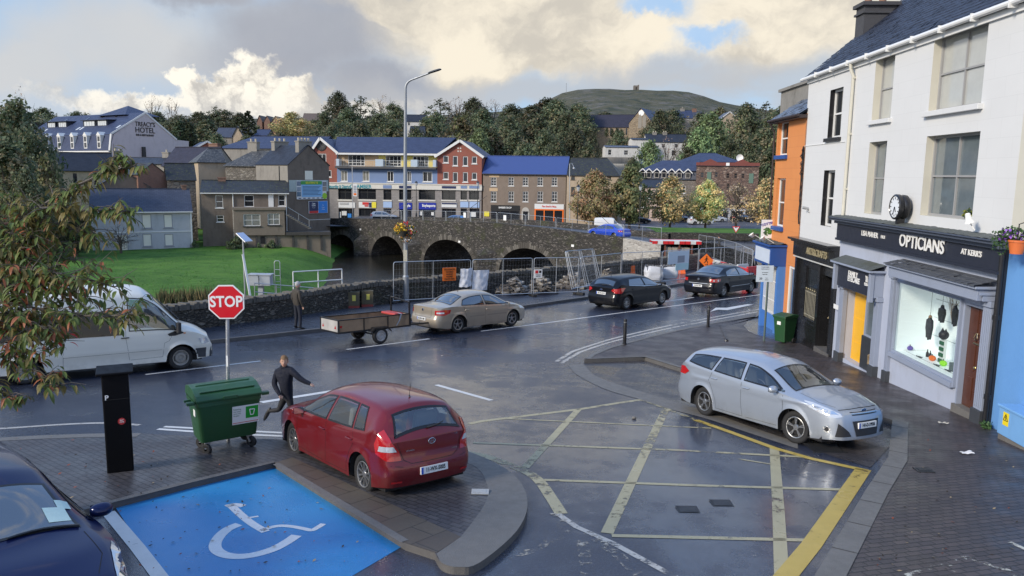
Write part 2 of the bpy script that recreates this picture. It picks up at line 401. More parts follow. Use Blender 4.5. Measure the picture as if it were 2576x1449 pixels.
geo=n.add('ShaderNodeNewGeometry');rockf=n.ramp(n.noise(t,.02,8,.75),.5,.62)
cc=n.mix(n.noise(t,.012,7,.7),(.038,.046,.018),(.105,.088,.045));cc=n.mix(n.ramp(n.noise(t,.05,6,.7),.5,.6),cc,(.02,.03,.012));cc=n.mix(n.math('MULTIPLY',rockf,.75),cc,(.13,.12,.105))
n.set(n.b.inputs['Base Color'],cc);n.b.inputs['Roughness'].default_value=.95
n.set(n.b.inputs['Normal'],n.add('ShaderNodeBump',{'Strength':.8,'Distance':4.0,'Height':n.noise(t,.06,7,.7)}))
struct(tm,'hills',m,smooth=True,ang=80)
KERB=[(520,866),(830,832),(1030,808),(1320,775),(1480,752),(1600,737),(1690,722),(1745,713)]
kw=[G(x,y)for x,y in KERB];kl=kw[0]+(kw[0]-kw[1]).normalized()*60;kl.z=zg(kl.x,kl.y)
edge=[kl]+kw+[G(1905,700),G(1893,642),G(1800,612),G(1700,590),Vector((14,109,zg(0,109)))]
road=[Vector((-75,2,0)),*edge,Vector((70,109,0)),Vector((70,2,0))]
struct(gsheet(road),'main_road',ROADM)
def zq(X,Y):return-8.5+.95*sst(15,-20,X)
struct(MB().grid(lambda u,v:Vector((-27+142*u,108.9+71*v,zq(-27+142*u,0)if v>.05 else-8.48+.95*sst(15,-20,-27+142*u))),40,8),'square_road',FARROADM)
WB=[(-260,950),(300,868),(528,835),(700,812),(880,779),(965,766),(1114,750),(1340,727),(1549,703),(1700,684),(1790,672)]
wb=[G(x,y,.12)for x,y in WB]
kpts=[Vector(kl+(kw[0]-kl)*.2)]+kw
def resample(P,n):
 L=[0]
 for a,b in zip(P,P[1:]):L.append(L[-1]+(b-a).length)
 out=[]
 for i in range(n):
  s=L[-1]*i/(n-1);k=max(j for j in range(len(L))if L[j]<=s+1e-9);k=min(k,len(P)-2)
  out.append(P[k]+(P[k+1]-P[k])*((s-L[k])/max(1e-9,L[k+1]-L[k])))
 return out
def lift(p,h):return Vector((p.x,p.y,zg(p.x,p.y)+h))
ka=[lift(p,.12)for p in resample(kpts,60)];wa=resample(wb,60)
struct(MB().strip([p for p in ka],wa),'quay_footpath',FOOTM)
kb=MB();inner=[ka[i]+Vector((-(ka[min(i+1,59)]-ka[max(i-1,0)]).y,(ka[min(i+1,59)]-ka[max(i-1,0)]).x,0)).normalized()*.17 for i in range(60)]
kb.strip([p+Vector((0,0,.006))for p in ka],[p+Vector((0,0,.006))for p in inner]);kb.strip([p+Vector((0,0,-.14))for p in ka],[p+Vector((0,0,.006))for p in ka])
struct(kb,'quay_kerb',CONCD)
nose=smooth_pts([(1080,1122),(1180,1136),(1290,1192),(1327,1260),(1300,1335),(1205,1416),(1150,1426),(1112,1416),(1094,1390)],5)
PL=[(-420,1130),(0,1101),(200,1092),(350,1090),(500,1098),(720,1106),(900,1112)]+nose+[(1020,1366),(690,1163),(480,1213),(273,1266),(60,1322),(-420,1460)]
pl=[G(x,y,.10)for x,y in PL]
struct(gsheet(pl,.10),'near_pavement',PAVER)
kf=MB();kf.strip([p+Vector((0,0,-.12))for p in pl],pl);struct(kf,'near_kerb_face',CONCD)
nin=smooth_pts([(1082,1150),(1190,1170),(1226,1222),(1218,1270),(1160,1350)],5)
nm=GS([(1080,1122.5)]+nose[1:-4]+[(1098,1392),(1160,1350)]+nin[::-1][1:],.104)
struct(nm,'nose_kerb',CONC)
struct(GS([(692,1164),(735,1150),(1160,1350),(1098,1390.5),(1020,1365)],.104),'flagstone_strip',FLAG)
e1=[(-420,1130),(0,1101),(200,1092),(350,1090)]
A,B=ribbon(smooth_pts([(x,y+4)for x,y in e1]),.26,.104);struct(MB().strip(A,B),'near_kerb',CONC)
A,B=ribbon([(273,1263.5),(480,1210.5),(690,1160.5)],.12,.106);struct(MB().strip(A,B),'bay_kerb',CONCD)
A,B=ribbon([(695,1166.2),(1018,1361)],.12,.108);struct(MB().strip(A,B),'bay_side_kerb',CONC)
chan_o=[(1430,918),(1452,943),(1523,979),(1611,1005),(1690,1030),(1780,1054),(1888,1090),(2007,1129)]
chan_i=[(1468,915),(1500,946),(1571,972),(1650,996),(1742,1024),(1815,1047),(1905,1079),(2007,1113)]
struct(MB().strip([G(x,y,.008)for x,y in smooth_pts(chan_o)],[G(x,y,.012)for x,y in smooth_pts(chan_i)]),'concrete_channel',CONC)
bay=smooth_pts(chan_i)+[(2090,1146),(2190,1176),(2245,1115),(2252,1050),(1728,925),(1620,890),(1470,900)]
struct(GS(bay,.006),'brick_parking_bay',PAVER3)
FA=R(2.0);FD=Vector((math.sin(FA),math.cos(FA),0));FN=Vector((-math.cos(FA),math.sin(FA),0))
FO=Vector((10.25,17.2,0))
def fbase(u):return-5.25-.0690*u
def fp(u,out=0.0,z=0.0):p=FO+FD*u+FN*out;return Vector((p.x,p.y,z))
BND=[(1990,772),(1925,786),(1790,812),(1700,831),(1620,850),(1530,874),(1486,892),(1470,904),(1622,898),(1728,931),(1900,973),(2100,1020),(2245,1056),(2240,1100),(2235,1150),(2180,1230),(2050,1449),(1960,1600),(1860,1780)]
bw=[G(x,y,.12)for x,y in BND]
FU=[20,17,14.2,12.6,11.6,10.9,10.4,10,8.2,6.6,4.6,2.4,.6,-.3,-1.2,-2.6,-5.2,-7.5,-10]
fw_=[fp(u,0,fbase(u))for u in FU]
rows=6;pm=MB()
pm.add([bw[i]+(fw_[i]-bw[i])*(j/rows)for j in range(rows+1)for i in range(len(bw))],[(j*len(bw)+i,j*len(bw)+i+1,(j+1)*len(bw)+i+1,(j+1)*len(bw)+i)for j in range(rows)for i in range(len(bw)-1)])
struct(pm,'shop_pavement',PAVER2)
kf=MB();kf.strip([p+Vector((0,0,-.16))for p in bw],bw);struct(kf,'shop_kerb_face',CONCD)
def inset(P,d):
 out=[]
 for i,p in enumerate(P):
  t=P[min(i+1,len(P)-1)]-P[max(i-1,0)];out.append(p+Vector((-t.y,t.x,0)).normalized()*d)
 return out
k1=bw[12:];i1=inset(k1,.30);k2=[p.copy()for p in k1]
def onz(p):
 h=PAVEBVH.ray_cast(Vector((p.x,p.y,5)),Vector((0,0,-1)))[0];return Vector((p.x,p.y,(h.z if h else p.z)+.012))
PAVEBVH=BVHTree.FromPolygons([Vector(v)for v in pm.v],pm.f)
i1=[onz(p)for p in resample(i1,80)];k2=[p+Vector((0,0,.012))for p in resample(k2,80)]
km=MB();rs1,rs2=k2,i1;km.strip(rs1,rs2);km.strip([p-Vector((0,0,.1))for p in rs1],rs1);struct(km,'shop_kerb',CONC)
jm=MB()
for i in range(4,80,7):
 a,b=rs1[i],rs2[i];d=(b-a).normalized();s=Vector((-d.y,d.x,0))*.008
 jm.add([a+s+Vector((0,0,.003)),b+s+Vector((0,0,.003)),b-s+Vector((0,0,.003)),a-s+Vector((0,0,.003))],[(0,1,2,3)])
struct(jm,'kerb_joint',mat('joint_dirt',(.03,.028,.025),.8))
k1=bw[1:12];i1=inset(k1,.16)
k1=resample(k1,90);struct(MB().strip([p+Vector((0,0,.012))for p in k1],[onz(p)for p in inset(k1,.16)]),'apron_kerb',CONC)
# ---------------------------------------------------------------- painted markings
PW=paint_mark('white_road_paint',(.68,.68,.66),.36,6)
PWF=paint_mark('faded_white_paint',(.50,.48,.44),.44,4)
PY=paint_mark('yellow_road_paint',(.50,.36,.075),.42,5)
PC=paint_mark('worn_cream_paint',(.41,.365,.22),.435,4)
def mark(name,pts,wd,m,h=.003,sm=0):
 A,B=ribbon(smooth_pts(pts,sm)if sm else pts,wd,h);return struct(MB().strip(A,B),name,m)
for p in([(366,942),(655,908)],[(872,879),(1080,852)]):mark('lane_dash',p,.13,PW)
mark('lane_line',[(1210,833),(1560,787),(1930,739)],.13,PW)
mark('lane_line',[(1668,760),(1745,748)],.14,PW);
mark('lane_dash',[(2000,700),(1890,676)],.2,PWF)
arrow=GS([(1778,791),(1790,783),(1806,779),(1830,780),(1896,766),(1880,765),(1828,774),(1800,774)],.003);struct(arrow,'lane_arrow',PW)
mark('stop_line',[(657,1012),(870,978)],.2,PW);mark('stop_line',[(1098,968),(1236,1007)],.14,PW)
mark('edge_line',[(397,1079),(560,1090),(740,1098)],.11,PW,sm=4);mark('edge_line',[(413,1073),(560,1081),(740,1090)],.11,PW,sm=4)
mark('edge_line',[(-250,1090),(0,1078),(150,1068),(262,1064),(352,1069)],.12,PWF,sm=4)
mark('edge_line',[(1400,909),(1440,884)],.13,PWF);mark('edge_line',[(1412,913),(1458,886)],.13,PWF)
mark('edge_line',[(1440,884),(1530,855),(1620,833),(1718,812),(1919,776)],.13,PWF,sm=4);mark('edge_line',[(1458,886),(1530,862),(1620,840),(1718,819),(1919,782)],.13,PWF,sm=4)
mark('box_junction_edge',[(1180,1066),(1214,1059),(1460,1029),(1560,1013),(1617,1005)],.14,PC)
mark('box_junction_edge',[(1612,1004),(1674,1027),(1750,1056)],.12,PC,.007);mark('box_junction_edge',[(1750,1056),(1833,1085),(1948,1127),(2043,1154),(2182,1184)],.15,PY,.007)
mark('box_junction_edge',[(2172,1180),(2115,1263),(2040,1372),(1984,1440),(1900,1540)],.25,PY,.007)
mark('box_junction_edge',[(1150,1137),(1214,1145),(1309,1180),(1353,1206),(1384,1248),(1412,1292)],.19,PC,.005,sm=4)
mark('box_junction_edge',[(1400,1290),(1450,1325),(1540,1365),(1700,1452)],.1,PWF,.004)
for p,wd in(([(1455,1030),(1320,1177)],.15),([(1674,1031),(1612,1160),(1527,1341)],.17),([(1948,1128),(1958,1280),(1968,1480)],.17),([(1255,1052),(1789,1077)],.075),([(1190,1113.5),(1700,1132),(2035,1150)],.10),([(1369,1207),(1760,1221),(2138,1232)],.10),([(1539,1347),(1800,1353),(2045,1359)],.10)):
 mark('box_junction_line',p,wd,PC,.005)
mark('box_junction_line',[(1857,1154),(1944,1168)],.06,PC,.005)
mark('worn_marking',[(1400,1290),(1420,1320),(1440,1345)],.20,MATS['ghost_paint']if 'ghost_paint' in MATS else paint_mark('ghost_paint',(.42,.39,.33),.52,7),.008)
mark('worn_marking',[(1275,1400),(1340,1385),(1400,1350)],.14,paint_mark('ghost_paint',(.42,.39,.33),.52,7),.004)
mark('worn_marking',[(1465,1360),(1480,1460)],.16,MATS['ghost_paint'],.004);mark('worn_marking',[(1480,1340),(1560,1400),(1620,1460)],.16,MATS['ghost_paint'],.006)
PB=paint_mark('blue_bay_paint',(.012,.19,.47),.12,3,.42,tint=(.035,.25,.53))
struct(GS([(286,1269),(690,1167),(1018,1371),(850,1470),(420,1475)],.004),'blue_bay_paint',PB)
mark('bay_line',[(272,1288),(345,1375),(425,1480)],.17,PW,.008)
wl=paint_mark('white_symbol_paint',(.74,.76,.77),.31,8)
cv=lambda L:[(x*.3968,958.4+.3968*y)for x,y in L]
ws=MB()
for L,wd,sm in(([(1432,795),(1490,783),(1545,793)],.11,3),([(1455,780),(1530,850),(1600,905),(1685,955)],.12,3),([(1570,868),(1638,857)],.055,2),([(1655,950),(1700,932),(1770,918),(1850,922),(1920,935),(1975,945),(2010,930),(2050,905)],.085,4),([(1515,908),(1450,935),(1395,980),(1365,1030),(1372,1070),(1420,1100),(1500,1112),(1600,1103),(1720,1070),(1810,1025),(1880,978)],.15,4)):
 A,B=ribbon(smooth_pts(cv(L),sm),wd,.0075);ws.strip(A,B)
struct(ws,'wheelchair_symbol',wl)
lt=MB();cv2=lambda L:[(2108.4+.2946*x,1022.2+.2946*y)for x,y in L]
def onpave(px,py):
 v=ray(px,py);loc=PAVEBVH.ray_cast(Vector((0,0,0)),v.normalized())[0];return loc
PAVEBVH=BVHTree.FromPolygons([Vector(v)for v in pm.v],pm.f)
def pribbon(pts,wd,h=.006):
 P=[onpave(*q)for q in pts];A,B=[],[]
 for i,p in enumerate(P):
  d=P[min(i+1,len(P)-1)]-P[max(i-1,0)];s=Vector((-d.y,d.x,0)).normalized()*wd/2+Vector((0,0,h*0))
  A.append(p+s+Vector((0,0,h)));B.append(p-s+Vector((0,0,h)))
 return A,B
GP=paint_mark('pavement_lettering_paint',(.55,.54,.47),.5,9)
for L,wd in(([(1460,1160),(1640,1240)],.07),([(1010,1320),(1060,1300),(1110,1292),(1330,1365),(1640,1470)],.09),([(740,1390),(960,1350)],.07),([(970,1400),(1060,1430)],.05),([(580,1450),(720,1410)],.08),([(1440,1420),(1640,1500)],.07)):
 A,B=pribbon(cv2(L),wd);lt.strip(A,B)
struct(lt,'pavement_lettering',GP)
for q in((1730,1283),(1815,1267)):
 p=G(*q);mh=MB().box(-.13,.13,-.1,.1,.005,.018);mh.box(-.16,.16,-.13,.13,.004,.010)
 tag(mh.build('access_cover',mat('cast_iron',(.05,.052,.056),.45,.6,bump=.4),bevel=.004,loc=p),'small square iron cover set in the box junction, '+('left one of the pair' if q[0]<1750 else 'right one of the pair'),'cover','iron covers in the box junction')
p=G(2076,1130);dg=MB();dg.box(-.3,.3,-.22,.22,.010,.016)
for i in range(9):dg.box(-.27,.27,-.2+.05*i-.008,-.2+.05*i+.008,.014,.03)
dg.box(-.32,.32,.22,.26,.008,.03);dg.box(-.32,.32,-.26,-.22,.008,.03)
tag(dg.build('drain_grate',MATS['cast_iron'],loc=p),'iron drain grate in the gutter below the silver car','drain')
p=onpave(2324,1184);dg=MB().box(-.14,.14,-.1,.1,0,.02);dg.box(-.1,.1,-.06,.06,.02,.026)
tag(dg.build('access_cover',MATS['cast_iron'],bevel=.004,loc=p),'broken iron cover set in the shop pavement bricks','cover')
random.seed(11)
for(x,y,s,nm,lab,c)in((2432,1142,.14,'litter_wrapper','crumpled white and red wrapper on the shop pavement',(.7,.68,.66)),(2372,1067,.12,'litter_wrapper','flat torn paper scrap on pavement near the brown door',(.5,.46,.38))):
 p=onpave(x,y);k=MB().grid(lambda u,v:Vector(((u-.5)*s*1.6,(v-.5)*s*.8,.012+.03*mnoise.noise(Vector((u*3,v*3,s*40)))+.02)),7,5)
 tag(k.build(nm,mat('wrapper'+nm+str(x),c,.5),smooth=True,loc=p),lab,'litter')
p=G(1595,1054);tag(MB().sph((0,0,.03),(.05,.04,.035)).build('stone',CONC,smooth=True,loc=p),'small loose stone lying in the box junction','stone')
p=G(1208,1238,.11);k=MB().box(-.13,.13,-.09,.09,0,.015);k.box(-.09,.09,-.055,.055,.015,.02)
tag(k.build('access_cover',mat('pale_cover',(.42,.42,.40),.5,var=.3,vs=30),bevel=.004,loc=p),'pale square cover set in the bricks of the pavement nose','cover')
lv=MB()
for i in range(260):
 px,py=random.choice(((random.uniform(300,900),random.uniform(1180,1440)),(random.uniform(0,700),random.uniform(1090,1280)),(random.uniform(2150,2560),random.uniform(1090,1440))))
 p=onpave(px,py)if px>2000 else(G(px,py,.112)if py<1262-(px-273)*.24 or px<290 else G(px,py,.014))
 if p is None:continue
 a=random.uniform(0,6.28);s=random.uniform(.012,.035);e=Vector((math.cos(a),math.sin(a),.2))*s;f2=Vector((-math.sin(a),math.cos(a),.15))*s*.5;p=p+Vector((0,0,.008))
 lv.add([p-e,p+f2,p+e,p-f2],[(0,1,2,3)],random.choice((0,0,0,1,2)))
tag(lv.build('fallen_leaves',[mat('leaf_litter_dark',(.03,.022,.015),.8),mat('leaf_litter_tan',(.26,.2,.12),.8),mat('leaf_litter_red',(.25,.06,.025),.8)],fix=False),kind='stuff')
def zgr(X,Y):
 k=sst(38,60,Y);z=-8.2*(1-k)-9.2*k-.4*sst(60,95,Y)
 rx=52-.0*Y;e=lerp_list([(36,-17.5),(50,-17.0),(70,-15.5),(90,-18.5),(104,-21),(130,-22)],Y)
 return z-2.6*sst(e-9,e+1,X)+.12*mnoise.noise(Vector((X*.3,Y*.3,0)))
gm,n=newmat('lawn');t=n.add('ShaderNodeTexCoord').outputs['Object']
cc=n.mix(n.noise(t,.9,7,.7),(.055,.14,.018),(.11,.215,.034));cc=n.mix(n.ramp(n.noise(t,.16,6,.7),.42,.6),cc,n.mix(1.0,cc,(.55,.66,.6),'MULTIPLY'));cc=n.mix(n.ramp(n.noise(t,9,4,.7),.55,.7),cc,(.15,.21,.05))
n.set(n.b.inputs['Base Color'],cc);n.b.inputs['Roughness'].default_value=.85;n.b.inputs['Specular IOR Level'].default_value=.2
n.set(n.b.inputs['Normal'],n.add('ShaderNodeBump',{'Strength':.7,'Distance':.08,'Height':n.noise(t,7,6,.7)}))
def gfn(u,v):
 Y=36+92*v;wl_=lerp_list([(36,-19),(128,-19)],Y)
 X=-100+90*u;return Vector((X,Y,zgr(X,Y)))
struct(MB().grid(gfn,90,90),'grass_bank',gm,smooth=True)
random.seed(5);gt=MB()
for i in range(26000):
 Y=46+60*random.random()**1.6;X=random.uniform(-.62,-.19)*Y
 if X<-60 or X>-17:continue
 z=zgr(X,Y);
 if z<-10.9:continue
 a=random.uniform(0,6.28);h=random.uniform(.015,.045);s=random.uniform(.03,.06)
 d=Vector((math.cos(a),math.sin(a),0))*s;ln=Vector((random.gauss(0,.05),random.gauss(0,.05),h));p=Vector((X,Y,z-.01))
 gt.add([p-d,p+d,p+d*.5+ln,p-d*.6+ln*.9],[(0,1,2,3)],random.choice((0,0,1,2)))
tag(gt.build('grass',[mat('grass_mid',(.05,.18,.018),.7,spec=.2),mat('grass_light',(.085,.25,.03),.7,spec=.2),mat('grass_dark',(.045,.16,.016),.7,spec=.2)],fix=False),kind='stuff')
wm,n=newmat('river_water');t=n.add('ShaderNodeTexCoord').outputs['Object']
n.set(n.b.inputs['Base Color'],n.mix(n.noise(t,.2,4),(.012,.012,.010),(.026,.024,.018)));n.b.inputs['Roughness'].default_value=.09
n.set(n.b.inputs['Normal'],n.add('ShaderNodeBump',{'Strength':.35,'Distance':.15,'Height':n.noise(n.vmath('MULTIPLY',t,(1,2.2,1)),1.1,5,.6)}))
struct(MB().sheet([(-60,30,-11.3),(60,30,-11.3),(60,121,-11.3),(-60,121,-11.3)]),'river',wm)
struct(MB().grid(lambda u,v:Vector((20+44*u,101+22*v,-8.0+.5*math.sin(math.pi*v)-.0*u)),12,6),'square_lawn',gm,smooth=True)
# ---------------------------------------------------------------- building helpers
class Fac:
 def __init__(s,O,d,n=None):
  s.O=Vector((O[0],O[1],0));s.d=Vector((d[0],d[1],0)).normalized()
  s.n=Vector(n)if n is not None else Vector((s.d.y,-s.d.x,0))
  if n is None and s.n.dot(-s.O)<0:s.n=-s.n
 def P(s,u,z,out=0.0):p=s.O+s.d*u+s.n*out;return Vector((p.x,p.y,z))
 def uz(s,px,py,out=0.0):
  v=ray(px,py);t=(s.O+s.n*out).dot(s.n)/v.dot(s.n);p=v*t;return(p-s.O).dot(s.d),p.z
 def box(s,mb,u0,u1,z0,z1,o0,o1,m=0):
  vs=[s.P(u,z,o)for z in(z0,z1)for o in(o0,o1)for u in(u0,u1)]
  mb.add(vs,[(0,2,3,1),(4,5,7,6),(0,1,5,4),(2,6,7,3),(0,4,6,2),(1,3,7,5)],m);return mb
 def rect(s,tl,br,out=0.0):
  a,b=s.uz(*tl,out),s.uz(*br,out);return(min(a[0],b[0]),max(a[0],b[0]),min(a[1],b[1]),max(a[1],b[1]))
 def wall(s,mb,u0,u1,z0,z1,holes=(),depth=.2,out=0.0,m=0,mr=None):
  us=sorted({u0,u1,*[min(max(h[i],u0),u1)for h in holes for i in(0,1)]});zs=sorted({z0,z1,*[min(max(h[i],z0),z1)for h in holes for i in(2,3)]})
  for a,b in zip(us,us[1:]):
   for c,d in zip(zs,zs[1:]):
    cu,cz=(a+b)/2,(c+d)/2
    if any(h[0]<cu<h[1]and h[2]<cz<h[3]for h in holes):continue
    mb.add([s.P(a,c,out),s.P(b,c,out),s.P(b,d,out),s.P(a,d,out)],[(0,1,2,3)],m)
  r=m if mr is None else mr
  for h in holes:
   dp=h[4]if len(h)>4 else depth
   q=[(h[0],h[2]),(h[1],h[2]),(h[1],h[3]),(h[0],h[3])]
   for(a,c),(b,d)in zip(q,q[1:]+q[:1]):
    mb.add([s.P(a,c,out),s.P(b,d,out),s.P(b,d,out-dp),s.P(a,c,out-dp)],[(0,1,2,3)],r)
  return mb
def wb_(mb,name,m,parent,**k):
 root=parent
 while root.parent:root=root.parent
 o=root.location;mb.v=[(v[0]-o.x,v[1]-o.y,v[2]-o.z)for v in mb.v]
 return mb.build(name,m,parent,**k)
def window(parent,F,r,out=-.18,fr=.06,bars=(1,1),mf=None,mg=None,thick=.06,sill=None,name='window',trans=None,label=None):
 u0,u1,z0,z1=r[:4];f=MB();mf=mf or WHITE
 F.box(f,u0,u1,z0,z0+fr,out,out+thick);F.box(f,u0,u1,z1-fr,z1,out,out+thick)
 F.box(f,u0,u0+fr,z0+fr,z1-fr,out,out+thick);F.box(f,u1-fr,u1,z0+fr,z1-fr,out,out+thick)
 nx,nz=bars;b=fr*.75
 for i in range(1,nx):c=u0+(u1-u0)*i/nx;F.box(f,c-b/2,c+b/2,z0+fr,z1-fr,out,out+thick*.9)
 zz=[z0+(z1-z0)*i/nz for i in range(1,nz)]if trans is None else[z0+(z1-z0)*k for k in trans]
 for c in zz:F.box(f,u0+fr,u1-fr,c-b/2,c+b/2,out,out+thick*.95)
 fo=wb_(f,name,mf,parent)
 g=MB();g.add([F.P(u0+fr*.5,z0+fr*.5,out+.02),F.P(u1-fr*.5,z0+fr*.5,out+.02),F.P(u1-fr*.5,z1-fr*.5,out+.02),F.P(u0+fr*.5,z1-fr*.5,out+.02)],[(0,1,2,3)])
 wb_(g,'pane',mg or GLASS,fo)
 if sill:
  s=MB();F.box(s,u0-.1,u1+.1,z0-sill[0],z0-.002,out+thick,sill[1]);wb_(s,'sill',sill[2]if len(sill)>2 else mf,fo,bevel=.01)
 return fo
def slates(F,u0,u1,w0,z0,w1,z1,course=.22,width=.3,jit=.006,th=.012,seed=1):
 rnd=random.Random(seed);mb=MB();L=math.hypot(w1-w0,z1-z0);n=max(1,int(L/course));
 for j in range(n):
  a,b=j/n,min(1.0,(j+1.25)/n);off=(j%2)*.5
  k=int((u1-u0)/width)+2
  for i in range(k):
   ua,ub=u0+(i-off)*width+.004,u0+(i+1-off)*width-.004
   ua,ub=max(ua,u0),min(ub,u1)
   if ub-ua<.03:continue
   e=th+rnd.uniform(0,jit*2);d=rnd.uniform(-jit,jit)*2
   pts=[]
   for(t,h)in((a,e),(b,.001)):
    for u in(ua,ub):pts.append(F.P(u,z0+(z1-z0)*(t)+h+(d if u==ub else-d)*(t==a),-(w0+(w1-w0)*t)))
   lo=[F.P(ua,z0+(z1-z0)*a-.004,-(w0+(w1-w0)*a)),F.P(ub,z0+(z1-z0)*a-.004,-(w0+(w1-w0)*a))]
   mb.add(pts+lo,[(0,1,3,2),(4,5,1,0)])
 return mb
C4=lambda x,y:(1852.8+.3967*x,.3967*y)
C5=lambda x,y:(1852.8+.3967*x,543.1+.3967*y)
S=Fac(FO,FD,FN)
RENDER=brickmat('white_ashlar_render',(.63,.635,.63),(.62,.625,.62),(.57,.575,.57),.9,.42,.005,.7,.10,var=.06)
_n=RENDER
GREYB=mat('grey_blue_paint',(.27,.31,.40),.5,var=.06,bump=.1,bs=40,dirt=.25,dcol=(.16,.17,.18))
GREYW=mat('pale_grey_blue_wall',(.40,.44,.54),.6,var=.06,bump=.1,bs=40,dirt=.35,dcol=(.22,.22,.22))
NAVY=mat('navy_fascia_paint',(.022,.026,.042),.4,var=.15)
SLATE=mat('dark_blue_slate',(.018,.022,.038),.55,var=.35,vs=5,bump=.4,bs=25)
MOSSY=mat('mossy_lead',(.09,.10,.095),.7,var=.5,vs=7,bump=.6,bs=25,dirt=.7,dcol=(.05,.055,.02))
ORANGE=brickmat('orange_render',(.66,.25,.075),(.63,.235,.07),(.53,.19,.06),.85,.4,.006,.6,.2,var=.07)
BLUEW=mat('bright_blue_render',(.13,.31,.62),.55,var=.06,bump=.15,bs=30)
BLUED=mat('royal_blue_paint',(.02,.075,.28),.4,var=.1)
CURT=glassmat('clear_shop_glass',(.9,.93,.93),.95)
NETG=mat('net_curtain_glass',(.13,.16,.175),.07,var=.35,vs=2.5,spec=.9,coat=1.0);NETL=mat('curtain_sky_sheen_glass',(.40,.41,.39),.07,var=.25,vs=1.6,spec=.9,coat=1.0)  # upper panes: pale sky reflection painted into the curtain glass colour
SASH=mat('grey_sash_paint',(.30,.30,.30),.5)
CREAM=mat('cream_reveal_paint',(.56,.54,.46),.6,var=.08)
# ---- the opticians' building
u_far=S.uz(2033,238)[0];u_near=S.uz(2535,688)[0];ze=S.uz(*C4(1000,300),.1)[1]
op=thing('shop_building','white rendered shop building with grey opticians front and dark slate roof','building',S.P(2.0,fbase(2.0)))
fz=list(S.rect(C5(690,66),C5(1722,365),.18));fz[3]=S.uz(*C5(690,62),.44)[1]
u_mid=S.uz(*C5(655,300))[0];u_fas0,u_fas1=fz[0],fz[1]
hol={}
for k,tl,br,cv_ in(('b1',(597,573),(656,868),C4),('b2',(557,1080),(600,1440),C4),('u1',(887,373),(975,748),C4),('u2',(1258,240),(1550,655),C4),('m1',(845,903),(917,1365),C4),('m2',(1208,865),(1491,1398),C4)):
 hol[k]=S.rect(cv_(*tl),cv_(*br))
wl_=MB();zlow=fz[2]-.02
S.wall(wl_,u_near,u_mid,zlow,ze,[hol[k]for k in('u1','u2','m1','m2')],.26,mr=1)
wz2=S.uz(*C5(500,200))[1]-.3
S.wall(wl_,u_mid,u_far,wz2,ze,[hol['b1'],hol['b2']],.26,mr=2)
dpt=8.0
for u in(u_near,u_far):wl_.add([S.P(u,-6.5,0),S.P(u,ze,0),S.P(u,ze,-dpt),S.P(u,-6.5,-dpt)],[(0,1,2,3)])
wb_(wl_,'upper_wall',[RENDER,CREAM,BLACK],op)
for k in('u1','m1'):window(op,S,hol[k],-.26,.055,(1,2),SASH,NETL if k=='u1' else NETG,sill=(.12,.10,RENDER)if k=='u1' else None)
for k in('u2','m2'):window(op,S,hol[k],-.26,.06,(2,2),SASH,NETL if k=='u2' else NETG,sill=(.13,.12,RENDER)if k=='u2' else None,thick=.07)
for k in('b1','b2'):window(op,S,hol[k],-.22,.075,(1,2),WHITE,sill=(.12,.10,BLACK)if k=='b1' else None)
vv=ray(2262,8);tt=((S.O+S.d*u_far).dot(S.d))/vv.dot(S.d);pp=vv*tt;w_=-(pp-S.O).dot(S.n);pitch=(pp.z-ze-.1)/w_
rt_=slates(S,u_near-.1,u_far+.12,-.16,ze+.03,4.6,ze+.1+pitch*4.6,.2,.28,.007,.014)
rt_.add([S.P(u_near-.1,ze-.02,.1),S.P(u_far+.12,ze-.02,.1),S.P(u_far+.12,ze+.06+pitch*4.6,-4.6),S.P(u_near-.1,ze+.06+pitch*4.6,-4.6)],[(0,1,2,3)])
rt_.add([S.P(u_near-.1,ze,-9.2),S.P(u_far+.12,ze,-9.2),S.P(u_far+.12,ze+.06+pitch*4.6,-4.6),S.P(u_near-.1,ze+.06+pitch*4.6,-4.6)],[(0,1,2,3)])
for u in(u_near,u_far+.1):rt_.add([S.P(u,ze-.05,0),S.P(u,ze-.05,-9.2),S.P(u,ze+.05+pitch*4.6,-4.6)],[(0,1,2)])
roof=wb_(rt_,'roof',SLATE,op)
gm_=MB();gm_.tube([S.P(u_near-.2,ze+.02,.17),S.P(u_far+.3,ze-.01,.17)],.065,10);S.box(gm_,u_near,u_far,ze-.17,ze-.03,.002,.06)
for i in range(9):u=u_near+.5+i*1.4;S.box(gm_,u,u+.04,ze-.09,ze+.08,.06,.25)
wb_(gm_,'gutter',WHITE,op,smooth=True)
ud=S.uz(*C4(745,600))[0];dp_=MB();dp_.tube([S.P(ud,ze-.02,.17),S.P(ud,ze-.2,.16),S.P(ud-.02,ze-.42,.07),S.P(ud-.02,zlow+.35,.07)],.05,10)
for z in(ze-.5,ze-2.2,ze-3.9):S.box(dp_,ud-.08,ud+.04,z,z+.06,0,.1)
wb_(dp_,'downpipe',CREAM,op,smooth=True)
cb=MB();S.box(cb,u_mid+.3,u_far-.02,S.uz(*C4(600,910))[1],S.uz(*C4(600,910))[1]+.02,0,.02);wb_(cb,'cable',WHITE,op)
ch=MB()
def chim(mb,F,u0,u1,w0,w1,z0,z1,cap=.12):
 F.box(mb,u0,u1,z0,z1,-w1,-w0);F.box(mb,u0-.06,u1+.06,z1-cap*2.2,z1-cap*1.6,-w1-.06,-w0+.06);F.box(mb,u0-.1,u1+.1,z1-.002,z1+cap,-w1-.1,-w0+.1)
vv=ray(2192,66);vv=vv*(((S.O+S.d*(u_far-.3)).dot(S.d))/vv.dot(S.d));wc=-(vv-S.O).dot(S.n);zc=vv.z
chim(ch,S,u_far-.75,u_far-.02,wc-.45,wc+.65,zc-1.4,zc+.62)
cho=wb_(ch,'chimney',mat('dark_stack_render',(.06,.06,.065),.8,var=.3,bump=.4),roof)
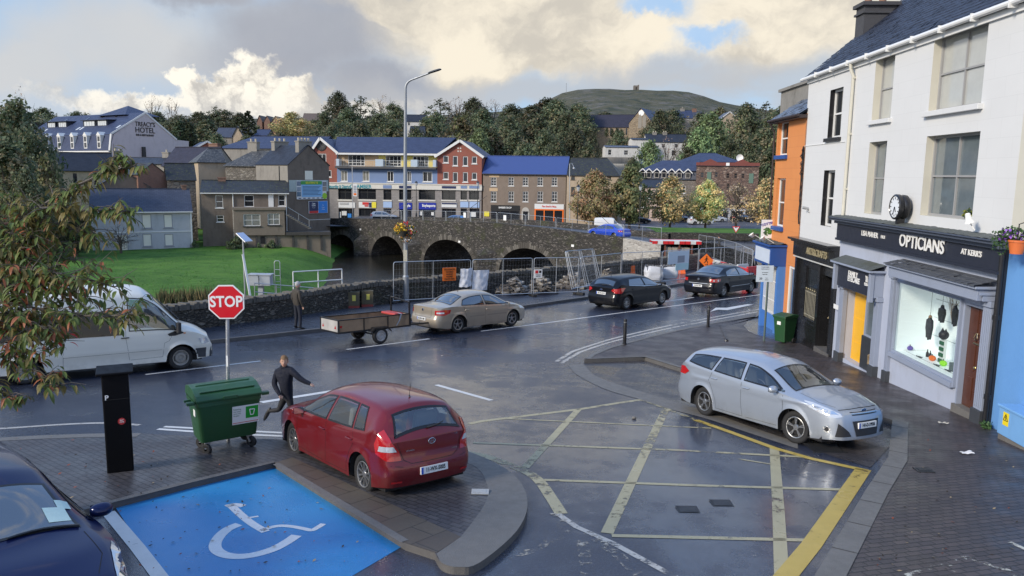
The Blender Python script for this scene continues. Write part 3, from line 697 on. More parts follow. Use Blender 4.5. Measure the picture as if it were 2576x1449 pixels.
for wv in(wc-.2,wc+.3):wb_(MB().lathe([(.13,0),(.15,.05),(.12,.1),(.115,.32),(.14,.35),(.14,.40),(.09,.40)],14,Matrix.Translation(S.P(u_far-.36,zc+.74,-wv))),'chimney_pot',mat('clay_pot',(.24,.12,.07),.8,var=.25),cho,smooth=True)
low=MB();gl_out=0.03
win=S.rect(C5(1030,405),C5(1393,1058));door=S.rect(C5(1462,545),C5(1535,1262));ent=S.rect(C5(712,455),C5(885,985))
zb=-6.6
S.wall(low,u_near,u_mid,zb,fz[2]+.1,[(*win[:4],.35),(door[0],door[1],fbase(door[0])+.02,door[3],.3),(ent[0]+.12,ent[1],fbase(ent[0])-.02,ent[3],.75)],.3,out=.03)
wb_(low,'ground_floor_wall',GREYW,op)
fa=MB();S.box(fa,u_near+.02,u_mid-.02,fz[2],fz[3],.0,.18);S.box(fa,u_near,u_mid,fz[2]-.07,fz[2]-.002,.02,.21)
wb_(fa,'fascia',NAVY,op)
co=MB();S.box(co,u_near-.02,u_mid+.06,fz[3]+.002,fz[3]+.10,.0,.26);S.box(co,u_near-.04,u_mid+.1,fz[3]+.10,fz[3]+.17,0,.40);S.box(co,u_near-.04,u_mid+.1,fz[3]+.171,fz[3]+.21,0,.46)
wb_(co,'cornice',mat('slate_blue_paint',(.07,.085,.12),.45,var=.15),op,bevel=.01)
mo=MB();mo.grid(lambda a,b:S.P(u_near-.04+(u_mid-u_near+.14)*a,fz[3]+.215+.05*(1-b)+.03*abs(mnoise.noise(Vector((a*60,b*4,1)))),.46*b),90,5)
wb_(mo,'moss',MOSSY,op,smooth=True)
def letters(par,F,txt,px,py,hpx,out,m,sx=1.0,bold=.0,depth=.02,conv=C5,name='lettering',label=None):
 u,z=F.uz(*conv(px,py),out);zt=F.uz(*conv(px,py-hpx/2),out)[1];zb_=F.uz(*conv(px,py+hpx/2),out)[1];h=zt-zb_
 mb=text_mb(txt,h/.70,depth,bold=bold,sx=sx);xd=-F.d if(-F.d).cross(Vector((0,0,1))).dot(F.n)>0 else F.d
 place(mb,frame(F.P(u,z,out),xd,(0,0,1)));return wb_(mb,name,m,par)
LET=mat('white_letter',(.78,.78,.76),.4,var=0)
letters(op,S,'OPTICIANS',1166,178,82,.21,LET,1.0,.009,.014)
letters(op,S,'LISA MAHER',843,118,33,.19,LET,.98,.002,.012);letters(op,S,'FAOI',928,135,20,.19,LET,.95,.001,.012)
letters(op,S,"AT KERR'S",1488,236,36,.19,LET,1.02,.003,.012)
hd=S.rect(C5(965,318),C5(1522,540),.42);hm=MB();S.box(hm,hd[0],hd[1],hd[2],hd[3],.03,.42);S.box(hm,hd[0]-.06,hd[1]+.04,hd[3]+.002,hd[3]+.06,.03,.50)
wb_(hm,'window_hood',GREYB,op,bevel=.01)
hr=slates(S,hd[0]-.08,hd[1]+.06,-.55,hd[3]+.07,-.04,hd[3]+.20,.14,.25,.006,.012,4);wb_(hr,'hood_slates',mat('grey_slate',(.085,.09,.10),.55,var=.4,vs=5,bump=.4,bs=20),op)
h2=MB();S.box(h2,door[0]-.28,hd[0]-.07,hd[2]-.0,hd[3]-.12,.03,.34);S.box(h2,door[0]-.32,hd[0]-.07,hd[3]-.119,hd[3]-.06,.03,.42);wb_(h2,'door_hood',GREYB,op,bevel=.01)
def pilaster(u0,u1,zt,o=.16,flutes=4):
 mb=MB();b=fbase((u0+u1)/2)-.05;S.box(mb,u0,u1,b+.36,zt,.02,o);S.box(mb,u0-.03,u1+.03,b,b+.36,.02,o+.04,1);S.box(mb,u0-.03,u1+.03,zt-.12,zt,.02,o+.05)
 w=(u1-u0)/(flutes*2+1)
 for i in range(flutes):S.box(mb,u0+w*(2*i+1),u0+w*(2*i+2),b+.42,zt-.2,o,o+.015)
 wb_(mb,'pilaster',[GREYB,mat('dark_plinth',(.045,.05,.058),.6,var=.3)],op,bevel=.006)
pilaster(door[0]-.34,door[0]-.03,hd[2]);pilaster(win[1]+.02,win[1]+.2,hd[2],.12,2)
ez=S.uz(*C5(700,440))[1]
pilaster(ent[1]-.02,ent[1]+.3,ez+.02);pilaster(ent[0]-.14,ent[0]+.13,ez+.02)
ww=MB();S.box(ww,win[0],win[1],win[2]-.12,win[2]-.002,.03,.14);S.box(ww,win[0]-.06,win[0]-.002,win[2]-.1,win[3],.03,.10)
wb_(ww,'window_sill',GREYB,op)
wo=window(op,S,win,-.02,.05,(1,1),GREYB,CURT,.08,name='shop_window')
rm=MB();dz=1.0
rm.add([S.P(win[0]+.03,win[2]+.03,-.3),S.P(win[1]-.03,win[2]+.03,-.3),S.P(win[1]-.03,win[2]+.03,-dz),S.P(win[0]+.03,win[2]+.03,-dz)],[(0,1,2,3)])
rm.add([S.P(win[0],win[2],-dz),S.P(win[1],win[2],-dz),S.P(win[1],win[3],-dz),S.P(win[0],win[3],-dz)],[(0,1,2,3)])
for u in(win[0]+.001,win[1]-.001):rm.add([S.P(u,win[2],-.02),S.P(u,win[3],-.02),S.P(u,win[3],-dz),S.P(u,win[2],-dz)],[(0,1,2,3)])
rm.add([S.P(win[0],win[2]+.02,-.03),S.P(win[1],win[2]+.02,-.03),S.P(win[1],win[2]+.02,-.31),S.P(win[0],win[2]+.02,-.31)],[(0,1,2,3)])
wb_(rm,'display_box',emis('glowing_display_white',(.72,.79,.79),.20),op)  # emission on the box walls brightens the display; no lamp inside
sl_=MB()
for i in range(1,4):z=win[2]+(win[3]-win[2])*i/4;S.box(sl_,win[0]+.05,win[1]-.05,z-.006,z+.006,-dz+.001,-dz+.012)
wb_(sl_,'wall_joints',mat('pale_joint',(.45,.5,.5),.6),op)
def show_spot(cx,cy,out):u,z=S.uz(*C5(cx,cy),out);return u,z
DK=mat('black_plastic',(.014,.014,.016),.5);ORP=mat('orange_pumpkin',(.75,.16,.02),.5);LIME=mat('lime_plastic',(.30,.75,.03),.5);PURP=mat('purple_plastic',(.12,.08,.35),.5);HAIR=mat('straw_hair',(.30,.2,.12),.9)
def bat(cx,cy,w,h,lab,hair=False):
 u,z=show_spot(cx,cy,-.6);t=thing('hanging_decoration',lab,'decoration',S.P(u,z,-.6),group='costume decorations hung in the shop window')
 b=MB();pts=[(-.5,.1),(-.42,.38),(-.2,.42),(-.1,.5),(.1,.5),(.2,.42),(.44,.36),(.5,.0),(.36,-.2),(.3,-.42),(.12,-.36),(.02,-.5),(-.12,-.38),(-.3,-.45),(-.38,-.2)]
 b.prism([S.P(u+p[0]*w,z+p[1]*h,-.57)for p in pts],S.n*-.06);wb_(b,'cape',DK,t,bevel=.01)
 hd_=MB();hd_.sph(S.P(u,z+h*.5,-.6),(w*.14,w*.14,w*.17),10,8);wb_(hd_,'head',DK if not hair else HAIR,t,smooth=True)
 s=MB();s.tube([S.P(u,z+h*.55,-.6),S.P(u,win[3]-.02,-.6)],.004,5);wb_(s,'string',DK,t)
bat(1302,628,.32,.42,'black winged figure hanging in the middle of the shop window');bat(1385,640,.24,.5,'black caped figure hanging at the right of the shop window beside dry twigs')
bat(1222,715,.32,.62,'ragged dark figure with straw hair hanging low in the shop window',True)
tw=MB();rnd=random.Random(3);u,z=show_spot(1370,640,-.75)
for i in range(26):a=rnd.uniform(-.6,.6);tw.tube([S.P(u,z-.15,-.75),S.P(u+a*.25,z+.25,-.75+rnd.uniform(-.05,.05)),S.P(u+a*.5,z+.5+rnd.uniform(-.15,.2),-.75+rnd.uniform(-.1,.1))],[.006,.004,.002],4)
o=tw.build('twig_bundle',HAIR);tag(o,'bundle of dry twigs standing behind the hanging figures in the shop window','twigs')
u,z=show_spot(1285,930,-.45);zt=win[2]+.03
t=thing('display_stand','white spectacle stand topped by a black cat head in shop window','display stand',S.P(u,zt,-.5))
b=MB();S.box(b,u-.11,u+.11,zt,zt+.62,-.54,-.48);wb_(b,'panel',mat('stand_white',(.75,.8,.78),.4),t)
b=MB();
for i in range(4):S.box(b,u-.09,u+.09,zt+.05+.15*i,zt+.14+.15*i,-.479,-.45)
wb_(b,'spectacle_card',mat('green_card',(.02,.12,.05),.5),t)
b=MB();b.sph(S.P(u,zt+.75,-.5),(.12,.12,.12),14,10)
for s_ in(-1,1):b.lathe([(.05,0),(.001,.1)],6,Matrix.Translation(S.P(u+s_*.075,zt+.83,-.5)))
wb_(b,'cat_head',DK,t,smooth=True)
for cx,cy,r,m,lab in((1235,893,.085,ORP,'orange toy pumpkin on the shop window floor'),(1303,938,.085,LIME,'lime green toy pumpkin in front of the display stand'),(1090,872,.075,PURP,'purple toy pumpkin at the left of the shop window')):
 u,z=show_spot(cx,cy,-.42);zt=win[2]+.03;b=MB()
 b.grid(lambda a,c:S.P(u,zt+r*.85,-.45)+Vector((math.cos(a*6.283)*math.sin(c*3.1416)*r*(1+.08*math.cos(a*50)),math.sin(a*6.283)*math.sin(c*3.1416)*r*(1+.08*math.cos(a*50)),-math.cos(c*3.1416)*r*.85)),32,10)
 t=thing('toy_pumpkin',lab,'pumpkin',S.P(u,zt,-.45),group='toy pumpkins in the shop window');wb_(b,'shell',m,t,smooth=True)
 b=MB().tube([S.P(u,zt+r*1.6,-.45),S.P(u+.01,zt+r*1.6+.04,-.45)],.012,6);wb_(b,'stalk',DK,t)
for cx,cy,lab in((1200,850,'taller dark bottle in the shop window'),(1216,880,'shorter dark bottle beside the orange pumpkin')):
 u,z=show_spot(cx,cy,-.5);zt=win[2]+.03;hh=.2
 tag(MB().lathe([(.001,0),(.035,0),(.035,hh*.55),(.013,hh*.75),(.013,hh),(.001,hh)],12,Matrix.Translation(S.P(u,zt,-.55))).build('bottle',DK,smooth=True),lab,'bottle','bottles in the shop window')
u,z=show_spot(1365,950,-.4);zt=win[2]+.03;b=MB();S.box(b,u-.09,u+.09,zt,zt+.2,-.5,-.38);tag(b.build('display_box',mat('grey_card_box',(.10,.13,.13),.6),bevel=.005),'small grey box at the right end of the shop window','box')
for cx,cy,lab in((1160,908,'dark folded spectacles lying left in the shop window'),(1270,962,'dark folded spectacles lying near the green pumpkin'),(1345,965,'dark folded spectacles lying beside the grey box')):
 u,z=show_spot(cx,cy,-.3);zt=win[2]+.035;b=MB()
 b.tube([S.P(u-.13,zt+.02,-.28),S.P(u-.05,zt+.03,-.25),S.P(u,zt+.035,-.26),S.P(u+.05,zt+.03,-.25),S.P(u+.13,zt+.02,-.28)],.012,6)
 b.tube([S.P(u-.13,zt+.02,-.28),S.P(u+.02,zt+.01,-.36)],.007,5);b.tube([S.P(u+.13,zt+.02,-.28),S.P(u-.02,zt+.012,-.37)],.007,5)
 tag(b.build('spectacles',DK),lab,'spectacles','spectacles in the shop window')
DB=mat('mahogany_door',(.085,.028,.014),.32,var=.3,vs=4,coat=.4)
dm=MB();dzb=fbase(door[0])+.14;S.box(dm,door[0]+.05,door[1]-.05,dzb,door[3]-.05,-.12,-.07)
wid=door[1]-door[0]-.1
for zz0,zz1 in((.08,.30),(.36,.66),(.72,.95)):
 for s_ in(0,1):
  a=door[0]+.05+wid*(.12+.42*s_);S.box(dm,a,a+wid*.34,dzb+(door[3]-dzb)*zz0,dzb+(door[3]-dzb)*zz1,-.071,-.055)
dd=wb_(dm,'door',DB,op,bevel=.008)
br_=MB();zk=dzb+(door[3]-dzb)*.69;uc=(door[0]+door[1])/2
br_.lathe([(.05,0),(.05,.01),(.02,.02),(.035,.05),(.001,.06)],12,frame(S.P(uc-.05,dzb+.95,-.07),S.d,S.n));br_.tube([S.P(uc+.02,zk+.1,-.04),S.P(uc+.06,zk,-.02),S.P(uc,zk-.06,-.01),S.P(uc-.06,zk,-.02),S.P(uc-.02,zk+.1,-.04)],.012,6);S.box(br_,uc-.12,uc+.12,zk-.16,zk-.12,-.055,-.04)
wb_(br_,'handle',mat('polished_brass',(.75,.6,.35),.25,1.0,var=0),dd,smooth=True)
df=MB();S.box(df,door[0],door[0]+.05,dzb,door[3],-.28,.05);S.box(df,door[1]-.05,door[1],dzb,door[3],-.28,.05);S.box(df,door[0],door[1],door[3]-.05,door[3],-.28,.05);S.box(df,door[0]-.02,door[1]+.02,fbase(door[0])-.1,dzb,-.3,.12,1)
wb_(df,'door_frame',[GREYB,CONC],op)
yd=S.rect(C5(752,465),C5(800,922),-.2);YEL=mat('yellow_door_paint',(.80,.42,.012),.35,var=.06)
dm=MB();eb=fbase(yd[0])+.03;S.box(dm,yd[0]-.15,yd[1],eb,yd[3]+.1,-.28,-.22)
for zz0,zz1 in((.06,.28),(.34,.62),(.68,.93)):
 S.box(dm,yd[0]-.05,yd[1]-.1,eb+(yd[3]-eb)*zz0,eb+(yd[3]-eb)*zz1,-.221,-.205)
wb_(dm,'yellow_door',YEL,op,bevel=.006)
sd_=S.rect(C5(818,480),C5(882,800));m_=MB();S.box(m_,sd_[0]-.02,sd_[1]+.08,fbase(sd_[0])-.02,sd_[2],-.12,-.02);wb_(m_,'side_panel',mat('charcoal_panel',(.03,.034,.04),.5),op,bevel=.01)
window(op,S,(sd_[0],sd_[1]+.04,sd_[2]+.002,sd_[3]),-.12,.05,(1,1),GREYB,NETG,name='side_light')
bk=MB();bk.add([S.P(ent[0],-6.3,-.74),S.P(ent[1],-6.3,-.74),S.P(ent[1],ent[3]+.3,-.74),S.P(ent[0],ent[3]+.3,-.74)],[(0,1,2,3)]);S.box(bk,yd[1]+.02,ent[1],fbase(ent[1])-.05,ez,-.5,-.44);wb_(bk,'lobby_wall',GREYB,op)
wr=MB();wu,wz_=S.uz(*C5(850,915));wr.tube([S.P(wu+.13*math.cos(a),wz_+.15*math.sin(a),-.0)for a in[i*math.pi/8 for i in range(16)]],[.035+.012*(i%3)for i in range(16)],7,closed=True)
tag(wr.build('wreath',mat('dried_wreath',(.22,.16,.09),.9,var=.5,vs=20),smooth=True),'dried wreath hanging on the dark panel beside the yellow door','wreath')
cs=list(S.rect(C5(680,332),C5(860,470),.32));cs[3]=S.uz(*C5(665,318),.5)[1];cm=MB();S.box(cm,ent[0]-.1,ent[1]+.28,ez,cs[3]+.03,.03,.30);S.box(cm,ent[0]-.2,ent[1]+.36,cs[3]+.031,cs[3]+.09,.03,.5)
S.box(cm,ent[0]-.12,ent[0]+.02,ez-.12,cs[3],.30,.42);S.box(cm,ent[1]+.14,ent[1]+.28,ez-.12,cs[3],.30,.42)
wb_(cm,'entrance_canopy',GREYB,op,bevel=.01)
cm=MB();cm.grid(lambda a,b:S.P(ent[0]-.2+(ent[1]-ent[0]+.56)*a,cs[3]+.095+.16*(1-b)+.01*mnoise.noise(Vector((a*9,b*9,0))),.03+.47*b),16,5);wb_(cm,'canopy_lead',MOSSY,op,smooth=True)
cm=MB();S.box(cm,ent[0]+.05,ent[1]+.12,ez+.02,cs[3]-.02,.301,.325);sg=wb_(cm,'entrance_sign',NAVY,op)
letters(sg,S,'FAMILY',738,373,34,.328,LET,.95,.006,.012);letters(sg,S,'EYECARE',742,407,34,.328,LET,.95,.006,.012)
letters(sg,S,'TEL:',826,392,18,.328,LET,.9,.003,.01);letters(sg,S,'053',826,413,18,.328,LET,.9,.003,.01);letters(sg,S,'92333-87',826,437,18,.328,LET,.8,.003,.01)
np_=S.rect(C5(652,557),C5(680,598));m_=MB();S.box(m_,*np_[:4],.16,.18);wb_(m_,'name_plate',LET,op)
cu,cz=S.uz(*C4(1020,1312),.3)
t=thing('street_clock','round black drum clock with white dial on opticians cornice','clock',S.P(cu,cz,.22));Mx=frame(S.P(cu,cz,.06),S.d,S.n)
b=MB();b.lathe([(.001,0),(.26,0),(.31,.04),(.32,.12),(.29,.18),(.33,.22),(.33,.30),(.29,.33),(.275,.31)],36,Mx);wb_(b,'case',BLACK,t,smooth=True)
b=MB();b.lathe([(.001,.305),(.276,.305)],36,Mx);dial=wb_(b,'dial',mat('clock_dial',(.72,.76,.80),.3,var=0),t)
b=MB()
for i in range(12):
 a=i*math.pi/6;rr=.24;b.bar(Mx@Vector((math.sin(a)*.20,math.cos(a)*.20*-1,.31)),Mx@Vector((math.sin(a)*.25,-math.cos(a)*.25,.31)),.022,.006,up=S.n)
wb_(b,'hour_marks',DK,dial)
b=MB();b.bar(Mx@Vector((0,0,.316)),S.P(cu-.07,cz-.13,.376),.025,.006,up=S.n);b.bar(Mx@Vector((0,0,.32)),S.P(cu+.06,cz-.19,.38),.018,.006,up=S.n);wb_(b,'hands',DK,dial)
b=MB();S.box(b,cu-.05,cu+.05,cz-.46,cz-.28,.1,.3);S.box(b,cu-.1,cu+.1,cz-.5,cz-.455,.05,.34);wb_(b,'foot',BLACK,t)
fu,fz_=S.uz(*C4(1480,1395),.3);b=MB();Mx=frame(S.P(fu,fz_,.32),S.d,(-.3,0,.9));b.lathe([(.02,.16),(.05,.14),(.07,.02),(.11,-.06),(.10,-.06)],16,Mx);b.tube([S.P(fu,fz_-.05,.3),S.P(fu-.05,fz_-.22,.2)],.015,6)
tag(b.build('flood_lamp',WHITE,smooth=True),'small white flood lamp on the cornice below the large window','lamp')
# ---- black arts and crafts shop
ac=thing('shop_building','narrow black shopfront with gold arts and crafts lettering','building',S.P(8,fbase(8)))
af=list(S.rect(C5(372,160),C5(652,335),.2));af[3]=S.uz(*C5(385,172),.40)[1];u0,u1=u_mid,S.uz(*C5(375,500))[0]
win2=S.rect(C5(448,318),C5(518,690));dr2=S.rect(C5(552,372),C5(603,880))
b=MB();S.wall(b,u0+.005,u1,-6.8,wz2+.05,[(*win2[:4],.1),(dr2[0],dr2[1],fbase(dr2[0])-.02,dr2[3],.35)],out=.02)
S.box(b,win2[0],win2[1],fbase(win2[0])-.1,win2[2]-.12,.021,.05);S.box(b,win2[0]+.12,win2[1]-.12,fbase(win2[0])+.15,win2[2]-.25,.051,.07)
for u in(u0+.03,dr2[1]+.02,u1-.24):S.box(b,u,u+.2,-6.6,af[2],.021,.12)
wb_(b,'front_wall',mat('gloss_black_wood',(.012,.012,.013),.3,coat=.4),ac)
b=MB();S.box(b,u0+.01,u1+.03,af[2],af[3],.0,.2);S.box(b,u0+.01,u1+.05,af[3]+.002,af[3]+.08,.0,.3);S.box(b,u0+.01,u1+.08,af[3]+.081,af[3]+.16,.0,.42);wb_(b,'fascia',MATS['gloss_black_wood'],ac,bevel=.01)
b=MB();S.box(b,u0+.05,u1-.02,af[2]-.06,af[2]-.02,.121,.19);wb_(b,'trim',mat('pale_trim',(.5,.5,.48),.5),ac)
letters(ac,S,'ARTS&CRAFTS',505,238,44,.22,mat('gold_letter',(.42,.36,.22),.45,.3),.92,.003)
window(ac,S,win2,-.08,.05,(1,1),BLACK,GLASS,name='shop_window')
b=MB()
for i in range(11):u=win2[0]+.06+(win2[1]-win2[0]-.12)*i/10;b.tube([S.P(u,win2[2]+.05,.0),S.P(u,win2[2]+(win2[3]-win2[2])*.55,.0)],.011,5)
for zz in(.08,.52):b.bar(S.P(win2[0]+.03,win2[2]+(win2[3]-win2[2])*zz,.0),S.P(win2[1]-.03,win2[2]+(win2[3]-win2[2])*zz,.0),.025)
wb_(b,'window_grille',mat('grille_paint',(.28,.26,.2),.5),ac)
b=MB()
for i in range(7):b.sph(S.P(win2[0]+.12+i*(win2[1]-win2[0]-.24)/6,win2[2]+(win2[3]-win2[2])*.58,.01),.03,8,6)
wb_(b,'gilt_finials',MATS['gold_letter'],ac,smooth=True)
b=MB();S.box(b,dr2[0]+.04,dr2[1]-.04,fbase(dr2[0])+.1,dr2[3],-.3,-.25);S.box(b,dr2[0]+.15,dr2[1]-.15,fbase(dr2[0])+.25,fbase(dr2[0])+.8,-.249,-.235);S.box(b,dr2[0]+.15,dr2[1]-.15,fbase(dr2[0])+.95,dr2[3]-.15,-.249,-.235);d_=wb_(b,'door',MATS['gloss_black_wood'],ac)
b=MB().sph(S.P(dr2[1]-.14,fbase(dr2[0])+1.1,-.22),.03,8,6);wb_(b,'handle',MATS['polished_brass'],d_,smooth=True)
b=MB();S.box(b,dr2[0]-.05,dr2[1]+.05,fbase(dr2[0])-.15,fbase(dr2[0])+.09,-.3,.14);wb_(b,'step',CONCD,ac)
q=S.uz(*C4(458,1325));m_=MB();m_.tube([S.P(q[0],q[1],0),S.P(q[0],q[1]+.05,.22)],.05,8);m_.tube([S.P(q[0]-.1,q[1]-.12,.02),S.P(q[0],q[1]+.02,.12)],.02,6);wb_(m_,'wall_bracket',mat('grey_bracket',(.30,.31,.32),.5),op)
m_=MB();rnd=random.Random(14);zt1,zb1=S.uz(*C4(420,930))[1],S.uz(*C4(395,1420))[1]
for k in range(4):m_.tube([S.P(u_far-.03-.02*k+rnd.uniform(-.04,.04),zt1+(zb1-zt1)*i/9,.03+rnd.uniform(0,.06))for i in range(10)],.014,5)
for k in range(14):z=zt1-rnd.random()*.9;m_.tube([S.P(u_far-.05,z,.05),S.P(u_far-.05+rnd.uniform(-.12,.12),z-.1,.12),S.P(u_far-.05,z-.2,.05)],.016,5)
wb_(m_,'cable_bundle',DK,op)
# ---- orange house with the blue shop below
oe=S.uz(*C4(330,742),.1)[1];o0,o1=u1,S.uz(1937,620)[0]
og=thing('corner_house','orange rendered house with slate roof and blue shop below','building',S.P(11,fbase(11)))
w1_=S.rect(C4(272,775),C4(318,990));w2_=S.rect(C4(258,1130),C4(292,1450));wd_=S.rect(C5(346,318),C5(338,612))
if w1_[1]-w1_[0]<.5:w1_=(w1_[0],w1_[0]+.9,w1_[2],w1_[3])
b=MB();S.wall(b,o0+.005,o1,-6.9,oe,[(w1_[0],w1_[1],w1_[2]+.05,w1_[3]),(w2_[0],w2_[1],w2_[2],w2_[3]),(o0+.15,o0+1.05,fbase(o0)-.05,wd_[3],.12)],.2)
for u in(o0+.006,o1):b.add([S.P(u,-6.9,0),S.P(u,oe,0),S.P(u,oe,-7),S.P(u,-6.9,-7)],[(0,1,2,3)])
wb_(b,'wall',ORANGE,og)
for r in(w1_,w2_):window(og,S,(r[0],r[1],r[2]+.05,r[3]),-.18,.07,(1,2),WHITE,sill=(.16,.12,BLUED))
window(og,S,(o0+.15,o0+1.05,fbase(o0),wd_[3]),-.11,.1,(1,1),WHITE,NETG,name='glazed_door')
b=slates(S,o0+.01,o1+.1,-.35,oe-.05,3.6,oe+2.6,.22,.3,.008,.014,9);b.add([S.P(o0+.01,oe-.07,.3),S.P(o1+.1,oe-.07,.3),S.P(o1+.1,oe+2.55,-3.6),S.P(o0+.01,oe+2.55,-3.6)],[(0,1,2,3)])
b.add([S.P(o0+.01,oe-.07,-7.4),S.P(o1+.1,oe-.07,-7.4),S.P(o1+.1,oe+2.55,-3.6),S.P(o0+.01,oe+2.55,-3.6)],[(0,1,2,3)]);b.add([S.P(o1+.02,oe-.07,0),S.P(o1+.02,oe-.07,-7),S.P(o1+.02,oe+2.5,-3.6)],[(0,1,2)])
orf=wb_(b,'roof',mat('blue_grey_slate',(.10,.125,.17),.4,var=.35,vs=5,bump=.3),og)
b=MB();S.box(b,o0+.01,o1+.15,oe-.16,oe-.04,.002,.3);b.tube([S.P(o0,oe-.06,.34),S.P(o1+.15,oe-.06,.34)],.06,8);b.tube([S.P(o1+.02,oe-.08,.33),S.P(o1+.02,oe-.5,.1),S.P(o1+.02,fbase(o1)+2.6,.08)],.04,8);wb_(b,'gutter',mat('dark_eaves',(.035,.025,.025),.6),og)
cz0=S.uz(*C4(360,690),-.9)[1];cz1=S.uz(*C4(360,560),-.9)[1]
ca,cb_=S.uz(*C4(466,600),-.9)[0],S.uz(*C4(283,600),-.9)[0]
b=MB();S.box(b,ca,ca+(cb_-ca),cz0-1.2,cz1,-1.6,-.9);S.box(b,ca-.05,cb_+.12,cz1+.001,cz1+.12,-1.7,-.8);wb_(b,'chimney',mat('bare_grey_render',(.22,.21,.19),.85,var=.3,vs=3,dirt=.6),orf)
sh=thing('shopfront_box','projecting blue shop fascia with white sign panel on orange house','shopfront',S.P(12.5,fbase(12.5)))
bs=S.rect(C5(165,212),C5(262,330),.75);uS0,uS1=o0+1.35,o1-.02
zt_=S.uz(*C5(215,195),.6)[1];zb2=S.uz(*C5(250,335),.6)[1]
b=MB();S.box(b,uS0,uS1,zb2,zt_,.0,.62);S.box(b,uS0-.06,uS1+.1,zt_+.001,zt_+.08,0,.72);wb_(b,'fascia',BLUED,sh,bevel=.01)
b=MB();S.box(b,uS0+.1,uS1-.15,zb2+.1,zt_-.12,.621,.64);sp=wb_(b,'sign_panel',mat('pale_sign',(.55,.62,.72),.4),sh)
b=MB();S.box(b,uS0,uS1,-6.9,zb2-.001,.0,.10);S.box(b,uS0,uS0+.2,-6.9,zb2-.001,.101,.3);S.box(b,uS1-.2,uS1,-6.9,zb2-.001,.101,.3);wb_(b,'front_wall',mat('mid_blue_paint',(.07,.2,.52),.45),sh)
window(sh,S,(uS0+.35,uS1-.3,fbase(uS0)+.7,zb2-.1),.101,.05,(1,1),WHITE,NETG,name='shop_window')
b=MB()
for i in range(12):u=uS0+.35+(uS1-uS0-.65)*i/11;b.tube([S.P(u,fbase(uS0)+.7,.24),S.P(u,zb2-.15,.24)],.012,5)
for zz in(.3,.7):z=fbase(uS0)+.7+zz*(zb2-.8-fbase(uS0));b.bar(S.P(uS0+.3,z,.24),S.P(uS1-.3,z,.24),.03)
wb_(b,'white_grille',WHITE,sh)
b=MB();rnd=random.Random(8)
b.grid(lambda a,c:S.P(uS0-.05+(uS1-uS0)*a,zt_+.09+.12*abs(mnoise.noise(Vector((a*9,c*5,2)))),.7*c),22,8);wb_(b,'moss',MOSSY,sh,smooth=True)
b=MB()
for i in range(2):u=uS0+.4+i*1.6;b.lathe([(.02,0),(.06,.03),(.12,.16),(.11,.16)],12,frame(S.P(u,zt_+.22,.78),S.d,(-.5,-.3,.6)));b.tube([S.P(u,zt_+.12,.4),S.P(u,zt_+.3,.7),S.P(u,zt_+.24,.8)],.015,6)
wb_(b,'sign_lamp',WHITE,sh,smooth=True)
cu_,cz_0=S.uz(1931,577,.55)
t=thing('hanging_sign','white hanging sign with purple letters and green leaves on orange house','sign',S.P(o1-.1,cz_0,.1))
pA,pB=at(1914,599,S.P(o1-.1,0,0).y),at(1947,553,S.P(o1-.1,0,0).y)
b=MB().box(pA.x,pB.x,pA.y-.03,pA.y+.03,pA.z,pB.z);sp=wb_(b,'panel',mat('sign_white',(.80,.82,.84),.4,var=.04),t)
mb=place(text_mb('COTTER',.135,.01,bold=.003),Matrix.Translation(((pA.x+pB.x)/2-.02,pA.y-.04,pB.z-.17))@Matrix.Rotation(R(-14),4,'Y'));wb_(mb,'lettering',mat('purple_letter',(.10,.06,.35),.5),sp)
b=MB();rnd=random.Random(4);
for i in range(60):
 a,r_=rnd.uniform(0,6.28),0.17*rnd.random()**.5;p=Vector(((pA.x+pB.x)/2+.0+math.cos(a)*r_,pA.y-.034-.004*rnd.random(),pA.z+.28+math.sin(a)*r_*.9));s_=.045
 b.add([p+Vector((-s_,0,0)),p+Vector((0,-.002,s_*.7)),p+Vector((s_,0,.01)),p+Vector((0,-.002,-s_*.7))],[(0,1,2,3)],i%2)
wb_(b,'leaf_emblem',[mat('emblem_green',(.08,.24,.03),.5),mat('emblem_dark',(.03,.08,.04),.5)],sp)
b=MB().tube([Vector((pB.x-.05,pA.y,pB.z+.02)),S.P(o1-.1,pB.z+.02,0)],.02,6);wb_(b,'bracket',BLACK,t)
# ---- blue house at the right edge
bl=thing('blue_house','house wall at the right edge, bright blue below and cream above','building',S.P(u_near-2,fbase(u_near-2)))
b=MB();S.wall(b,u_near-9,u_near-.005,-6.4,fz[3],[],out=.03);S.wall(b,u_near-9,u_near-.005,fz[3],ze-.9,[],out=.028,m=2);b.add([S.P(u_near-.005,-6.4,.03),S.P(u_near-.005,ze-.9,.03),S.P(u_near-.005,ze-.9,-7),S.P(u_near-.005,-6.4,-7)],[(0,1,2,3)],2);b.add([S.P(u_near-9,ze-.9,.03),S.P(u_near,ze-.9,.03),S.P(u_near,ze+2,-4),S.P(u_near-9,ze+2,-4)],[(0,1,2,3)],1)
wb_(b,'wall',[BLUEW,SLATE,CREAM],bl)
b=MB();ub=S.uz(*C5(1722,900))[0]-.0;b.tube([S.P(u_near+.02,fz[3]-.1,.13),S.P(u_near+.02,fbase(u_near)+.1,.13)],.055,10);S.box(b,u_near-.03,u_near+.07,fbase(u_near),fz[3],.0,.09)
for z in(fbase(u_near)+.6,fbase(u_near)+2.3):b.tube([S.P(u_near+.02,z,.13),S.P(u_near+.02,z+.1,.13)],.07,10)
wb_(b,'downpipe',BLACK,bl)
PLATET=mat('plate_black',(.012,.012,.012),.5,var=0);SEAM=mat('panel_gap',(.006,.006,.006),.8,var=0);ORS=mat('orange_sign',(.80,.17,.02),.45,var=.06)
mat('sign_red',(.55,.03,.03),.5)
FRAMEM=mat('fence_tube',(.46,.48,.50),.4,.6,var=.2,vs=3)
